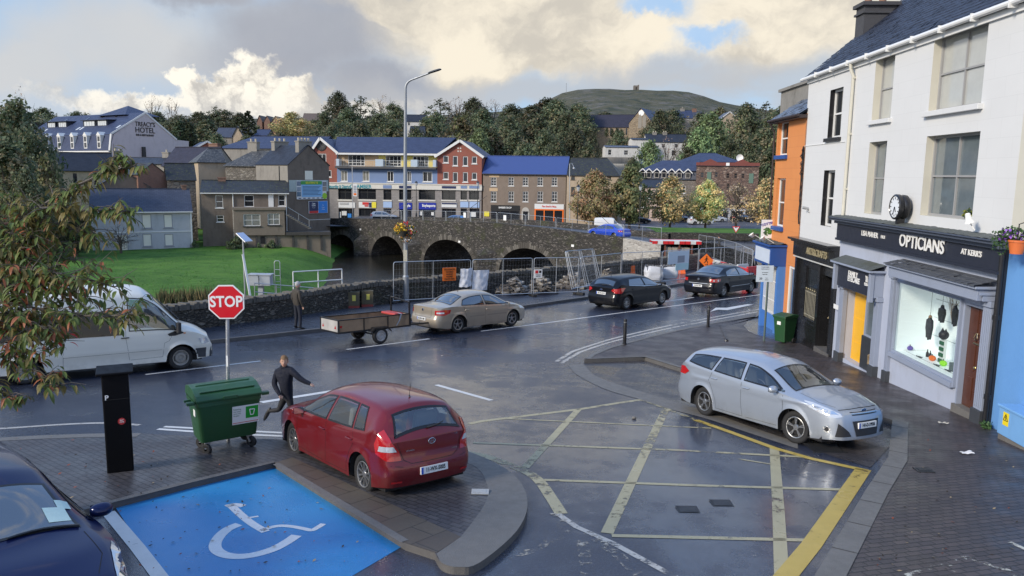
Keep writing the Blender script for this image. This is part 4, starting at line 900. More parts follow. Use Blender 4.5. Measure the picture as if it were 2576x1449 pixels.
def fence_panel(a,b,label,group,h=2.0,feet=True,lean=0.0,first={}):
 w_=(b-a).length;x=(b-a).normalized();root=thing('fence_panel',label,'fence panel',a,group=group);r_=.10;T=.021
 M=frame(Vector((0,0,0)),x,Vector((-x.y*lean,x.x*lean,1)))
 def Q(u,z):return M@Vector((u,0,z))
 m=MB();pts=[Q(.03,.12),Q(.03,h-r_)]+[Q(.03+r_-r_*math.cos(k*math.pi/8),h-r_+r_*math.sin(k*math.pi/8))for k in range(1,4)]+[Q(.03+r_,h),Q(w_-.03-r_,h)]+[Q(w_-.03-r_+r_*math.sin(k*math.pi/8),h-r_+r_*math.cos(k*math.pi/8))for k in range(1,4)]+[Q(w_-.03,h-r_),Q(w_-.03,.12)]
 m.tube(pts,T,6);m.tube([Q(.03,.16),Q(w_-.03,.16)],T,6);m.tube([Q(w_/2,.16),Q(w_/2,h)],.016,6);m.build('frame',FRAMEM,root,smooth=True)
 m=MB()
 n_=int(w_/.16)
 for i in range(1,n_):m.bar(Q(w_*i/n_,.18),Q(w_*i/n_,h-.03),.0026)
 for z in(.45,.75,1.05,1.35,1.65,1.9):m.bar(Q(.05,z),Q(w_-.05,z),.003)
 m.build('wire_mesh',FRAMEM,root)
 if feet:
  m=MB().box(-.11,.11,-.32,.32,0,.13,0,frame(Vector((0,0,0)),x,(0,0,1)));m.build('foot_block',RUBBER,root,bevel=.02)
 return root
# ---------------------------------------------------------------- the far bank
cA=lambda x,y:(x*.3528,191.7+.3528*y)
cT=lambda x,y:(415.3+.2293*x,319.5+.2293*y)
cC=lambda x,y:(798.6+.1852*x,306.7+.1852*y)
cR=lambda x,y:(1309.7+.248*x,242.8+.248*y)
c2=lambda x,y:(798.6+.3527*x,191.7+.3527*y)
def FacPx(xl,yl,xr,yr,y=450):
 a,b=at(xl,y,yl),at(xr,y,yr);d=Vector((b.x-a.x,b.y-a.y,0)).normalized();return Fac(a,d,Vector((d.y,-d.x,0)))
def slatemat(name,c1,c2_,lich=None,rough=.55):c1,c2_=shade(c1,.72),shade(c2_,.72);return brickmat(name,c1,c2_,shade(c1,.4),.5,.26,.012,rough,.45,.5,var=.4,wet=.2,lichen=lich,spec=.22)
SL_BLUE=slatemat('blue_slate_roof',(.065,.085,.16),(.055,.072,.14));SL_DARK=slatemat('dark_slate_roof',(.048,.055,.075),(.035,.042,.06));SL_MOSS=slatemat('mossy_slate_roof',(.055,.06,.07),(.042,.047,.056),((.10,.115,.03),.8));SL_PALE=slatemat('lichened_slate_roof',(.11,.115,.12),(.06,.065,.075),((.24,.24,.22),.8));SL_PURP=slatemat('purple_slate_roof',(.06,.058,.085),(.048,.047,.07));SL_GREY=slatemat('grey_blue_slate_roof',(.10,.115,.16),(.08,.095,.14),None,.45)
BRICK=brickmat('red_brick',(.30,.065,.04),(.25,.055,.035),(.22,.14,.11),.23,.075,.01,.8,.3,var=.2);OLDBRICK=brickmat('old_brick',(.24,.11,.075),(.18,.085,.06),(.17,.14,.11),.23,.08,.012,.85,.4,var=.4)
BROWNR=mat('brown_render',(.155,.125,.10),.85,var=.25,vs=1.2,bump=.3,bs=12,dirt=.5,dcol=(.07,.055,.045));GREYR=mat('grey_render',(.24,.225,.20),.85,var=.2,vs=.8,bump=.3,bs=12,dirt=.6,dcol=(.10,.09,.08));CREAMR=mat('cream_render',(.40,.32,.23),.85,var=.15,vs=.8,dirt=.4,dcol=(.2,.15,.11));PALEB=mat('pale_blue_white_render',(.43,.445,.47),.8,var=.12,vs=.9,dirt=.4,dcol=(.22,.23,.24));PINKR=mat('pinkish_grey_render',(.53,.475,.485),.8,var=.06,vs=.5,dirt=.15);WHR=mat('far_white_render',(.56,.55,.52),.8,var=.12,vs=.6,dirt=.3);TANS=rubble('tan_stone',((.30,.23,.15),(.38,.30,.20),(.24,.18,.12)),(.16,.13,.10),2.0,1.8);RSTONE=rubble('red_brown_stone',((.12,.075,.06),(.2,.13,.10),(.27,.2,.16)),(.07,.05,.045),1.8,1.8);BST=rubble('bridge_stone',((.034,.031,.027),(.068,.061,.052),(.15,.135,.12)),(.02,.018,.016),3.6,2.4,moss=.75)
WINF=mat('white_window_frame',(.66,.66,.64),.4,var=.05);DKF=mat('dark_window_frame',(.03,.03,.03),.5);FG=mat('far_window_glass',(.018,.02,.024),.08,var=.5,vs=.7,spec=.8);BOARD=mat('boarded_window',(.74,.72,.62),.7,var=.06)
def px_rect(F,r,out=0.0):return F.rect((r[0],r[1]),(r[2],r[3]),out)
def house(label,F,u0,u1,zb,ze_,zr,d,wm,rm,style='side',wins=(),hip=(0,0),wf=WINF,wg=FG,bars=(1,2),name='house',ov=.25,chim_=(),cat='house',group=None,fr=.07,apex=None,wdepth=.12,sill=True,verge=None,gut=None):
 root=thing(name,label,cat,F.P((u0+u1)/2,zb,-d/2),group=group)
 rects=[px_rect(F,r)for r in wins];m=MB();F.wall(m,u0,u1,zb,ze_,[r[:4]for r in rects],wdepth)
 for u in(u0,u1):m.add([F.P(u,zb,0),F.P(u,ze_,0),F.P(u,ze_,-d),F.P(u,zb,-d)],[(0,1,2,3)])
 m.add([F.P(u0,zb,-d),F.P(u1,zb,-d),F.P(u1,ze_,-d),F.P(u0,ze_,-d)],[(0,1,2,3)])
 if style=='gable':
  ap=(u0+u1)/2 if apex is None else apex;m.add([F.P(u0,ze_,0),F.P(u1,ze_,0),F.P(ap,zr,0)],[(0,1,2)]);m.add([F.P(u0,ze_,-d),F.P(u1,ze_,-d),F.P(ap,zr,-d)],[(0,1,2)])
 elif hip==(0,0):
  for u in(u0,u1):m.add([F.P(u,ze_,0),F.P(u,ze_,-d),F.P(u,zr,-d/2)],[(0,1,2)])
 wb_(m,'wall',wm,root)
 m=MB();t=.09
 if style=='gable':
  for a,s_ in((u0,-1),(u1,1)):
   k=ov*(zr-ze_)/max(.1,abs(ap-a));m.prism([F.P(a+s_*ov,ze_-k,ov),F.P(ap,zr,ov),F.P(ap,zr,-d-.1),F.P(a+s_*ov,ze_-k,-d-.1)],(0,0,t))
 else:
  k=ov*(zr-ze_)/(d/2);h0,h1=hip;e=.12 if hip==(0,0)else 0
  A,B=(u0+h0-e,u1-h1+e);a,b=u0-(ov if h0 else e),u1+(ov if h1 else e)
  m.prism([F.P(a,ze_-k,ov),F.P(b,ze_-k,ov),F.P(B,zr,-d/2),F.P(A,zr,-d/2)],(0,0,t));m.prism([F.P(b,ze_-k,-d-ov),F.P(a,ze_-k,-d-ov),F.P(A,zr,-d/2),F.P(B,zr,-d/2)],(0,0,t))
  if h0:m.prism([F.P(a,ze_-k,ov),F.P(A,zr,-d/2),F.P(a,ze_-k,-d-ov)],(0,0,t))
  if h1:m.prism([F.P(b,ze_-k,-d-ov),F.P(B,zr,-d/2),F.P(b,ze_-k,ov)],(0,0,t))
  m.bar(F.P(A,zr+t,-d/2),F.P(B,zr+t,-d/2),.25,.08)
 ro=wb_(m,'roof',rm,root)
 if style=='gable' and verge:
  m=MB()
  for a,s_ in((u0,-1),(u1,1)):k=ov*(zr-ze_)/max(.1,abs(ap-a));m.bar(F.P(a+s_*ov,ze_-k+.02,ov+.03),F.P(ap,zr+.02,ov+.03),.1,.32)
  wb_(m,'verge_board',verge,root)
 if gut and style!='gable':wb_(MB().bar(F.P(u0-.1,ze_-.12,ov+.06),F.P(u1+.1,ze_-.12,ov+.06),.12,.12),'gutter',gut,root)
 for r in rects:window(root,F,r,-wdepth,fr,bars,wf,wg,sill=(.12,.06,wf)if sill else None)
 for(x0,y0,x1,y1,back,np_)in chim_:
  out=-back;a,b=F.uz(x0,y0,out),F.uz(x1,y1,out);m=MB();ua,ub=min(a[0],b[0]),max(a[0],b[0]);F.box(m,ua,ub,b[1]-.9,a[1]-.45,out-.75,out);F.box(m,ua-.08,ub+.08,a[1]-.449,a[1]-.3,out-.83,out+.08);c=wb_(m,'chimney',OLDBRICK if np_<0 else GREYR,ro)
  if np_>0:
   for i in range(np_):wb_(MB().lathe([(.14,0),(.15,.42),(.10,.42)],8,Matrix.Translation(F.P(ua+(ub-ua)*(i+.5)/np_,a[1]-.3,out-.37))),'chimney_pot',mat('cream_pots',(.45,.40,.30),.8),c,smooth=True)
 return root,ro
def Z(F,x,y,out=0.0):return F.uz(x,y,out)[1]
def U(F,x,y=450,out=0.0):return F.uz(x,y,out)[0]
# ---- bridge
BF=FacPx(826,113,1568,76,560);br=thing('stone_bridge','old stone arch bridge with dark rubble parapet across the river','bridge',BF.P(20,-11.5,-4))
ptop=[(U(BF,x,y),Z(BF,x,y))for x,y in((826,549),(934,550),(1045,553),(1239,560),(1380,574),(1469,586),(1568,597))]
arches=[]
for xl,xr,xc,yc,ys in((829,896,861,590,634),(934,1017,975,594,655),(1066,1193,1128,603,668),(1256,1400,1328,625,690)):
 ul,ur=U(BF,xl,ys),U(BF,xr,ys);zc_=Z(BF,xc,yc);arches.append((ul,ur,zc_,min(zc_-1.6,Z(BF,(xl+xr)/2,ys))))
Lb=U(BF,1568,597);um=sorted(set([i*.25 for i in range(int(Lb/.25)+1)]+[Lb]+[q for a in arches for q in(a[0]+.001,a[1]-.001,a[0]-.001,a[1]+.001)]))
def soffit(u):
 for ul,ur,zc_,zs in arches:
  if ul<u<ur:c=(ul+ur)/2;return zs+(zc_-zs)*math.sqrt(max(0,1-((u-c)/((ur-ul)/2))**2))
 return-12.0
BW=8.5;m=MB();fr_=[BF.P(u,soffit(u),0)for u in um];tp=[BF.P(u,lerp_list(ptop,u),0)for u in um];m.strip(fr_,tp);m.strip(tp,[p-BF.n*.5 for p in tp]);m.strip([p-BF.n*.5 for p in tp],[p-BF.n*.5-Vector((0,0,1.15))for p in tp])
m.strip([p-BF.n*BW for p in fr_],[p-BF.n*BW for p in tp]);m.strip([p-BF.n*(BW-.5)for p in tp],[p-BF.n*BW for p in tp]);m.strip([p-BF.n*(BW-.5)-Vector((0,0,1.15))for p in tp],[p-BF.n*(BW-.5)for p in tp])
wb_(m,'spandrel_wall',BST,br);m=MB();m.strip(fr_,[p-BF.n*BW for p in fr_]);wb_(m,'arch_soffit',rubble('soffit_stone',((.06,.05,.045),(.11,.095,.08),(.16,.14,.12)),(.03,.025,.02),2.0,2.0),br)
for ul,ur,zc_,zs in arches:
 m=MB();n_=44;c=(ul+ur)/2;rx,rz=(ur-ul)/2,zc_-zs;rnd=random.Random(int(ul*10))
 for i in range(n_):
  a0,a1=math.pi*i/n_,math.pi*(i+.88)/n_;k=rnd.uniform(.4,.75);o_=rnd.uniform(.02,.06)
  q=[(c-rx*math.cos(a),zs+rz*math.sin(a))for a in(a0,a1)]+[(c-(rx+k)*math.cos(a),zs+(rz+k)*math.sin(a))for a in(a1,a0)]
  m.prism([BF.P(u,z,o_)for u,z in q],BF.n*-.08,rnd.choice((0,0,1)))
 wb_(m,'arch_ring',[mat('voussoir_stone',(.062,.056,.048),.85,var=.5,vs=8,bump=.6),mat('voussoir_pale',(.125,.115,.10),.85,var=.4,vs=8,bump=.6)],br)
for(xl,xr,yt)in((899,927,590),(1026,1060,601),(1200,1250,622)):
 a,b,zt=U(BF,xl,640),U(BF,xr,640),Z(BF,(xl+xr)/2,yt);m=MB();mid=(a+b)/2;m.add([BF.P(a,-12,.01),BF.P(b,-12,.01),BF.P(mid,-12,1.5),BF.P(a,zt-.5,.01),BF.P(b,zt-.5,.01),BF.P(mid,zt-.9,1.5),BF.P(mid,zt,.01)],[(0,2,5,3),(2,1,4,5),(3,5,6),(5,4,6)]);wb_(m,'cutwater',BST,br)
m=MB();m.strip([BF.P(u,lerp_list(ptop,u)-.62,-.5)for u in um],[BF.P(u,lerp_list(ptop,u)-.62,-BW+.5)for u in um]);wb_(m,'deck',FARROADM,br)
m=MB();m.grid(lambda a,b:BF.P(Lb-.02+4.4*a,(-12 if b==0 else Z(BF,1600,601)-.35*a),0),10,1);m.grid(lambda a,b:BF.P(Lb-.02+4.4*a,Z(BF,1600,601)-.35*a,-.5*b),10,1);wb_(m,'rebuilt_parapet',rubble('pale_new_stone',((.34,.32,.29),(.44,.42,.39),(.26,.24,.22)),(.36,.35,.33),2.6,2.4,bump=.5),br)
for x,y in((1156,608),(1441,618),(907,577)):u,z=BF.uz(x,y);wb_(BF.box(MB(),u-.18,u+.18,z-.12,z+.12,.01,.04),'marker_plate',LET,br)
nb=10;ub0,ub1=U(BF,948,553),Lb+4
for i in range(nb):
 a,b=ub0+(ub1-ub0)*i/nb,ub0+(ub1-ub0)*(i+.985)/nb;za,zb_=lerp_list(ptop,a)-1.0,lerp_list(ptop,min(b,Lb))-1.0
 fence_panel(BF.P(a,za,-.75),BF.P(b,zb_,-.75),'steel fence panel above the bridge parapet, '+['first','second','third','fourth','fifth','sixth','seventh','eighth','ninth','last'][i]+' from the left end','fence panels along the bridge',h=2.15,feet=False)
for x,y,lab in((1270,548,'white notice on the bridge fence before the brown house'),(1169,541,'small white notice on the bridge fence above the blue car')):p=BF.P(U(BF,x,y,-.7),Z(BF,x,y,-.7),-.7);tag(BF.box(MB(),-.0+U(BF,x,y,-.7)-.22,U(BF,x,y,-.7)+.22,p.z-.3,p.z+.3,-.72,-.69).build('notice',LET),lab,'notice','white notices on the bridge fence')
# ---- houses on the left bank
F1=FacPx(222,91,478,96);z0_,e_=Z(F1,400,641),Z(F1,400,531)
h1,r1=house('pale blue house with boarded white windows on the grass bank',F1,U(F1,222),U(F1,478),z0_-.6,e_,Z(F1,400,476,-3.2),6.4,PALEB,SL_GREY,wins=((356,539,382,574.5),(411,539,435,573),(358,588.6,383,620),(413,588.6,437,618.6)),wf=mat('grey_white_surround',(.26,.27,.29),.6),wg=BOARD,bars=(1,1),chim_=((457,459,469,480,3.0,-1),),fr=.09,gut=WHITE,wdepth=.06)
r=px_rect(F1,(299,592,322,641));m=MB();F1.box(m,r[0],r[1],r[2],r[3],.005,.05);dr_=wb_(m,'door',BOARD,h1);m=MB();F1.box(m,r[0]-.1,r[0]-.002,r[2],r[3]+.1,0,.07);F1.box(m,r[1]+.002,r[1]+.1,r[2],r[3]+.1,0,.07);F1.box(m,r[0],r[1],r[3]+.002,r[3]+.1,0,.07);wb_(m,'door_surround',MATS['grey_white_surround'],h1)
uc,zc_=F1.uz(310,617,.06);m=MB();P_=lambda a,b:F1.P(uc+a,zc_+b,.06)
for L in([(-.4,-.25),(-.4,.3),(-.2,.35),(-.2,.05),(-.4,.0)],[(-.15,.2),(-.1,-.2),(.05,.05),(.0,.25)],[(.1,.3),(.15,-.1),(.35,.1),(.3,.35),(.4,-.3),(-.1,-.45),(-.3,-.4)]):m.tube([P_(*q)for q in L],.02,5)
wb_(m,'graffiti',PLATET,dr_);m=MB();F1.box(m,U(F1,222)+.02,U(F1,478)-.02,Z(F1,400,584),Z(F1,400,584)+.1,0,.05);F1.box(m,U(F1,474),U(F1,478)-.02,z0_,e_-.2,.0,.1);wb_(m,'string_course',WHITE,h1)
F2=FacPx(504,98,724,101.2);z0_,e_=Z(F2,600,632),Z(F2,600,484)
h2_,r2=house('dark brown rendered house with mossy roof and jutting bay by the bridge',F2,U(F2,504),U(F2,724),z0_-1.5,e_,Z(F2,600,455,-3.4),6.8,BROWNR,SL_MOSS,wins=((541.5,491.6,561.6,522.6),(614,491,639,520),(700,490,717,518),(545,541.7,563.4,558)),chim_=((548,440,568,461,3.0,-1),),gut=WINF)
r=px_rect(F2,(674.5,486,688.7,525));m=MB();F2.box(m,*r[:4],.0,.05);wb_(m,'door',WINF,h2_)
for x in(584,718):u=U(F2,x);wb_(MB().tube([F2.P(u,e_-.1,.1),F2.P(u,Z(F2,x,625),.1)],.07,6),'downpipe',WINF,h2_)
o3=2.4;F3=Fac(F2.O+F2.n*o3,F2.d,F2.n);m=MB();ua,ub=U(F3,583),U(F3,713);wr_=[px_rect(F3,q)for q in((612,539,655.5,568.5),(673,537.4,704,565.7))];zA,zB=Z(F3,640,588),Z(F3,640,528);F3.wall(m,ua,ub,zA,zB,[q[:4]for q in wr_],.12)
for u in(ua,ub):m.add([F3.P(u,zA,0),F3.P(u,zB,0),F3.P(u,zB,-o3),F3.P(u,zA,-o3)],[(0,1,2,3)])
F3.box(m,ua-.15,ub+.15,zB+.002,zB+.28,-o3,.15);F3.box(m,ua,ub,zA-.2,zA-.002,-o3,0);bay_=wb_(m,'bay',mat('brown_bay_render',(.19,.155,.12),.85,var=.2,vs=.9,dirt=.4),h2_)
for q,b in zip(wr_,((2,2),(2,2))):window(bay_,F3,q,-.12,.08,b,WINF,mat('curtained_glass',(.20,.20,.18),.2,var=.5,vs=2),sill=(.12,.1,DKF))
m=MB();F3.box(m,U(F3,586),U(F3,829),z0_-2.5,zA-.25,-1.6,-.25);F3.box(m,ub+.1,U(F3,829),zA-.249,zA+.15,-2.3,.1,1)
for x in(640,690,733,770,805):u=U(F3,x);F3.box(m,u-.12,u+.12,zA-2.2,zA-.26,-.249,-.1,1)
wb_(m,'river_terrace',[mat('stained_terrace',(.20,.165,.125),.85,var=.3,vs=.6,dirt=.6),mat('dark_terrace_slab',(.06,.055,.05),.85,var=.3)],h2_)
q=px_rect(F3,(655,595,667,613));m=MB();F3.box(m,*q[:4],-.249,-.2);wb_(m,'terrace_opening_shade',DARKIN,h2_)  # flat dark slab painted as the shade inside a wall opening
m=MB();a0,a1=F3.P(U(F3,722),Z(F3,722,540),.05),F3.P(U(F3,775),Z(F3,775,572),.05);
for k in range(11):p=a0+(a1-a0)*(k/10);m.box(p.x-.2,p.x+.2,p.y-.05,p.y+.9,p.z-.16,p.z)
st_=wb_(m,'outside_stair',CONCD,h2_);m=MB();m.tube([a0+Vector((0,0,.95)),a1+Vector((0,0,.95)),F3.P(U(F3,829),Z(F3,829,551),.05)],.03,6);m.tube([a1,a1+Vector((0,0,.95))],.03,6);m.tube([a0+(a1-a0)*.5,a0+(a1-a0)*.5+Vector((0,0,.95))],.025,6);wb_(m,'stair_rail',FRAMEM,st_)
F4=FacPx(725,104,828,109.5);u0_,u1_=0,U(F4,828);e_=Z(F4,725,414);z0_=Z(F4,770,610)
h4,r4=house('brown gable house carrying two billboards beside the bridge',F4,u0_,u1_,z0_,e_,Z(F4,772,366),7.2,BROWNR,SL_DARK,'gable',chim_=((751,348,785,378,.3,4),(690,349,726,380,6.2,3)),ov=.12)
q=px_rect(F4,cT(1358,582)+cT(1790,705));m=MB();F4.box(m,max(q[0],.05),min(q[1],u1_-.05),q[2],q[3],.0,.03);wb_(m,'whitewash_band',mat('whitewash',(.38,.45,.44),.8,var=.2),h4)
q=px_rect(F4,cT(1532,480)+cT(1618,578));m=MB();F4.box(m,*q[:4],.0,.05);wb_(m,'boarded_opening',BOARD,h4)
S4=Fac(F4.P(0,0,0),-F4.n,-F4.d);m=MB();S4.box(m,.02,7.1,z0_,e_-.15,.0,.04);wb_(m,'side_wall',GREYR,h4);m=MB();m.tube([S4.P(1.8,e_-.2,.1),S4.P(1.8,e_-3.8,.1)],.06,6);wb_(m,'downpipe',DKF,h4)
def billboard(label,x0,y0,x1,y1,out,mback,par_F=F4):
 q=px_rect(par_F,(x0,y0,x1,y1),out);c=par_F.P((q[0]+q[1])/2,(q[2]+q[3])/2,out);o=thing('billboard',label,'billboard',c);m=MB();par_F.box(m,*q[:4],out-.1,out);b_=wb_(m,'panel',mback,o);return o,b_,q
def bpatch(F,q,out,x0,x1,y0,y1,name,m_,par):m=MB();F.box(m,q[0]+(q[1]-q[0])*x0,q[0]+(q[1]-q[0])*x1,q[3]-(q[3]-q[2])*y1,q[3]-(q[3]-q[2])*y0,out,out+.02);return wb_(m,name,m_,par)
def btext(F,q,out,txt,x,y,size,m_,par,sx=1.0,bold=0.0):mb=place(text_mb(txt,size*(q[3]-q[2]),.004,bold=bold,sx=sx),frame(F.P(q[0]+(q[1]-q[0])*x,q[3]-(q[3]-q[2])*y,out),F.d,(0,0,1)));return wb_(mb,'lettering',m_,par)
SGN=mat('sign_sky_blue',(.22,.45,.70),.5,var=.12,vs=.6);SGW=mat('sign_face_white',(.66,.67,.66),.5,var=.03);DBL=mat('sign_navy',(.015,.025,.085),.45);CYB=mat('sign_bright_blue',(.03,.22,.62),.45);INK=mat('sign_ink',(.03,.05,.12),.6,var=0);LIM=mat('sign_lime',(.30,.55,.03),.5);YLW=mat('sign_yellow',(.75,.65,.05),.5)
o,b_,q=billboard('large blue and white repair works billboard on the brown gable',*cT(1440,590),*cT(1772,788),.14,SGW)
bpatch(F4,q,.141,.16,.86,.02,.88,'blue_field',SGN,b_);bpatch(F4,q,.163,.14,.84,.01,.2,'green_band',mat('sign_green',(.05,.30,.06),.5),b_);btext(F4,q,.19,'REPLASTERING THE',.5,.11,.15,YLW,b_,.62,.01)
for i in range(7):bpatch(F4,q,.163,.2,.80-.05*(i%3),.29+.075*i,.30+.075*i+.012,'text_line',INK,b_)
for i,(xa,ya)in enumerate(((.01,.03),(.01,.33),(.01,.6),(.87,.05),(.87,.32))):bpatch(F4,q,.141,xa,xa+.13,ya,ya+.24,'photo',mat('poster_photo'+str(i),((.16,.2,.26),(.25,.3,.36),(.1,.16,.22),(.2,.2,.2),(.3,.25,.2))[i],.5,var=.6,vs=3),b_)
m=MB();m.lathe([(.001,.0),(.42,.0)],18,frame(F4.P(q[0]+(q[1]-q[0])*.93,q[2]+.42,.17),F4.d,F4.n));wb_(m,'lime_roundel',LIM,b_)
for i in range(6):bpatch(F4,q,.141,.06+.15*i,.14+.15*i,.92,.965,'logo_mark',INK,b_)
o,b_,q=billboard('navy and bright blue billboard lower on the brown gable',*cT(1575,815),*cT(1785,942),.14,SGW)
bpatch(F4,q,.141,.02,.49,.02,.80,'navy_half',DBL,b_);bpatch(F4,q,.141,.02,.49,.80,.98,'red_strip',mat('sign_red',(.55,.03,.03),.5),b_);bpatch(F4,q,.141,.51,.98,.02,.98,'blue_half',CYB,b_);btext(F4,q,.165,'Open',.25,.2,.18,LET,b_,.8,.008);btext(F4,q,.165,'Tabouth',.25,.36,.16,LET,b_,.7,.006);btext(F4,q,.165,'Properties',.25,.54,.09,LET,b_,.8);btext(F4,q,.165,'For',.75,.35,.13,LET,b_,.8);btext(F4,q,.165,'Details',.75,.52,.12,LET,b_,.8);btext(F4,q,.165,'Call today',.75,.68,.10,LET,b_,.8)
F5=FacPx(568,113.5,662,111.5);house('stone house with lichened hipped roof behind the brown house',F5,0,U(F5,662),-8.5,Z(F5,610,416),Z(F5,620,379,-3.3),6.6,rubble('grey_house_stone',((.11,.10,.085),(.17,.15,.13),(.24,.22,.19)),(.13,.12,.10),2.2,2),SL_PALE,hip=(2.6,0),chim_=((622,351,646,378,3.0,2),))
F6=FacPx(500,113,570,115);house('cream rendered house with grey slate roof left of the stone house',F6,0,U(F6,570),-8.5,Z(F6,530,407),Z(F6,560,375,-3.3),6.6,CREAMR,SL_PALE,hip=(2.0,0))
F7=FacPx(410,128,524,124);house('house with steep purple slate roof below the hotel gable',F7,0,U(F7,524),-8.5,Z(F7,470,416),Z(F7,480,371,-3),6,GREYR,SL_PURP,chim_=((524,356,547,372,3.0,-1),))
F8=FacPx(420,103,492,104.6);house('low ruined building with mossy slate roof and grey walls',F8,0,U(F8,492),-9.5,Z(F8,455,451),Z(F8,440,412,-2.6),5.2,rubble('patched_wall',((.17,.15,.12),(.22,.19,.15),(.28,.25,.2)),(.14,.12,.10),1.5,1.8),SL_MOSS)
F8b=FacPx(347,101,421,104);house('old red brick gable wall beside the ruined building',F8b,0,U(F8b,421),-9.5,Z(F8b,380,440),Z(F8b,378,411),5.0,OLDBRICK,SL_MOSS,'gable',ov=.1)
F9=FacPx(240,99,376,102);house('grey brown gable shed with patched slate roof behind the pale house',F9,0,U(F9,376),-9.5,Z(F9,300,470),Z(F9,305,432),6.0,BROWNR,SL_PALE,'gable',ov=.15,apex=U(F9,312))
F10=FacPx(128,118,290,123);house('cream house with dark slate roof below the hotel',F10,0,U(F10,290),-9,Z(F10,190,428),Z(F10,200,385,-3.4),6.8,CREAMR,SL_DARK,wins=((183,436,195,463),(236,435,245,461.6),(184,476,198,488)),wf=DKF,chim_=((138,378,150,404,3.2,2),(285,375,308,396,3.2,2)))
F11=FacPx(300,134,446,130);house('low house with plain dark roof under the hotel gable',F11,0,U(F11,446),-8.5,Z(F11,380,412),Z(F11,380,397,-3),6,GREYR,SL_DARK,chim_=((407,378,424,398,2.8,1),))
# ---- hotel
HF=FacPx(278,165,474,181,390);HS=Fac(HF.P(0,0,0),(at(65,390,186)-HF.P(0,0,0)),None);hd_=HS.d
hd_=Vector((-HF.d.y,HF.d.x,0));hd_=hd_ if hd_.x<0 else-hd_;HS=Fac(HF.P(0,0,0),hd_,-HF.d)
ht=thing('hotel','long pinkish hotel with blue mansard roof, white dormers and lettered gable','hotel',HF.P(5,-3,-10))
gp=[(278,398),(279.5,338),(365.5,284),(444.5,352),(474.5,355),(474.5,398)];gz=[HF.uz(x,y)for x,y in gp];zb_h=-9.0;Lh=36.0
m=MB();poly=[(gz[0][0],zb_h)]+gz[1:5]+[(gz[5][0],zb_h)];m.sheet([HF.P(u,z,0)for u,z in poly]);m.sheet([HF.P(u,z,-Lh)for u,z in poly]);ze_h=HF.uz(276,379)[1];w0=.9
m.add([HS.P(0,zb_h,0),HS.P(Lh,zb_h,0),HS.P(Lh,ze_h,0),HS.P(0,ze_h,0)],[(0,1,2,3)]);wb_(m,'wall',PINKR,ht)
zk,za_h,ua_h=gz[1][1],gz[2][1],gz[2][0];m=MB();HSp=lambda u,w,z:HS.P(u,z,-w)
m.prism([HSp(-.1,-.25,ze_h),HSp(Lh,-.25,ze_h),HSp(Lh,w0,zk),HSp(-.1,w0,zk)],(0,0,.12));m.prism([HSp(-.1,w0-.1,zk),HSp(Lh,w0-.1,zk),HSp(Lh,ua_h,za_h),HSp(-.1,ua_h,za_h)],(0,0,.12));m.prism([HSp(Lh,gz[3][0],gz[3][1]),HSp(-.1,gz[3][0],gz[3][1]),HSp(-.1,ua_h,za_h),HSp(Lh,ua_h,za_h)],(0,0,.12));
pk=7.0;m.add([HSp(5,ua_h-1.5,za_h-.3),HSp(16,ua_h-1.5,za_h-.3),HSp(16,ua_h+7,za_h-.3),HSp(5,ua_h+7,za_h-.3),HSp(10.5,ua_h+2.75,za_h+2.1)],[(0,1,4),(1,2,4),(2,3,4),(3,0,4)]);hr_=wb_(m,'roof',SL_BLUE,ht)
m=MB();L_=[HF.P(u,z+.05,.06)for u,z in[(gz[0][0]-.2,ze_h),(gz[1][0]-.1,zk),(ua_h,za_h),(gz[3][0],gz[3][1])]]
for a,b in zip(L_,L_[1:]):m.bar(a,b,.14,.34)
m.bar(HS.P(0,ze_h-.15,.3),HS.P(Lh,ze_h-.15,.3),.2,.25);wb_(m,'verge_board',WINF,ht)
cH=lambda x,y:(x*.2205,255.6+.2205*y)
for i,cx in enumerate((538,683,833,984,1138,405)):
 x,y=cH(cx,470);u=U(HS,x,y,-.1);zA,zB=ze_h+.5,zk-.15
 m=MB();HS.box(m,u-.62,u+.62,zA,zB,-1.0,.12);m.prism([HS.P(u-.8,zB,.2),HS.P(u+.8,zB,.2),HS.P(u,zB+.75,.2)],HS.n*-1.6);dm_=wb_(m,'dormer',WINF,hr_);m=MB()
 for k in(0,1):HS.box(m,u-.42,u+.42,zA+.2+(zB-zA)*.46*k,zA+(zB-zA)*.46*(k+1)-.0,.121,.14)
 wb_(m,'pane',FG,dm_)
sl=(za_h-zk)/(ua_h-w0)
for i,(xa,xb)in enumerate(((550,628),(672,755),(962,1080),(1120,1215),(290,372))):
 ua_,ub_=sorted((U(HS,*cH(xa,265),-4.0),U(HS,*cH(xb,265),-4.0)));w_=4.0;zt_=zk+sl*(w_-w0);m=MB();HS.box(m,ua_-.3,ub_+.5,zt_,zt_+1.35,-w_-3.0,-w_);m.prism([HS.P(ua_-.6,zt_+1.351,-w_+.4),HS.P(ub_+.8,zt_+1.351,-w_+.4),HS.P(ub_+.8,zt_+1.5,-w_-3),HS.P(ua_-.6,zt_+1.5,-w_-3)],(0,0,.12));dm_=wb_(m,'box_dormer',SL_DARK,hr_);n_=4
 m=MB()
 for k in range(n_):HS.box(m,ua_+(ub_-ua_)*k/n_+.06,ua_+(ub_-ua_)*(k+1)/n_-.06,zt_+.2,zt_+1.2,-w_+.001,-w_+.04)
 wb_(m,'dormer_window',mat('pale_window',(.52,.55,.56),.3,var=.15),dm_)
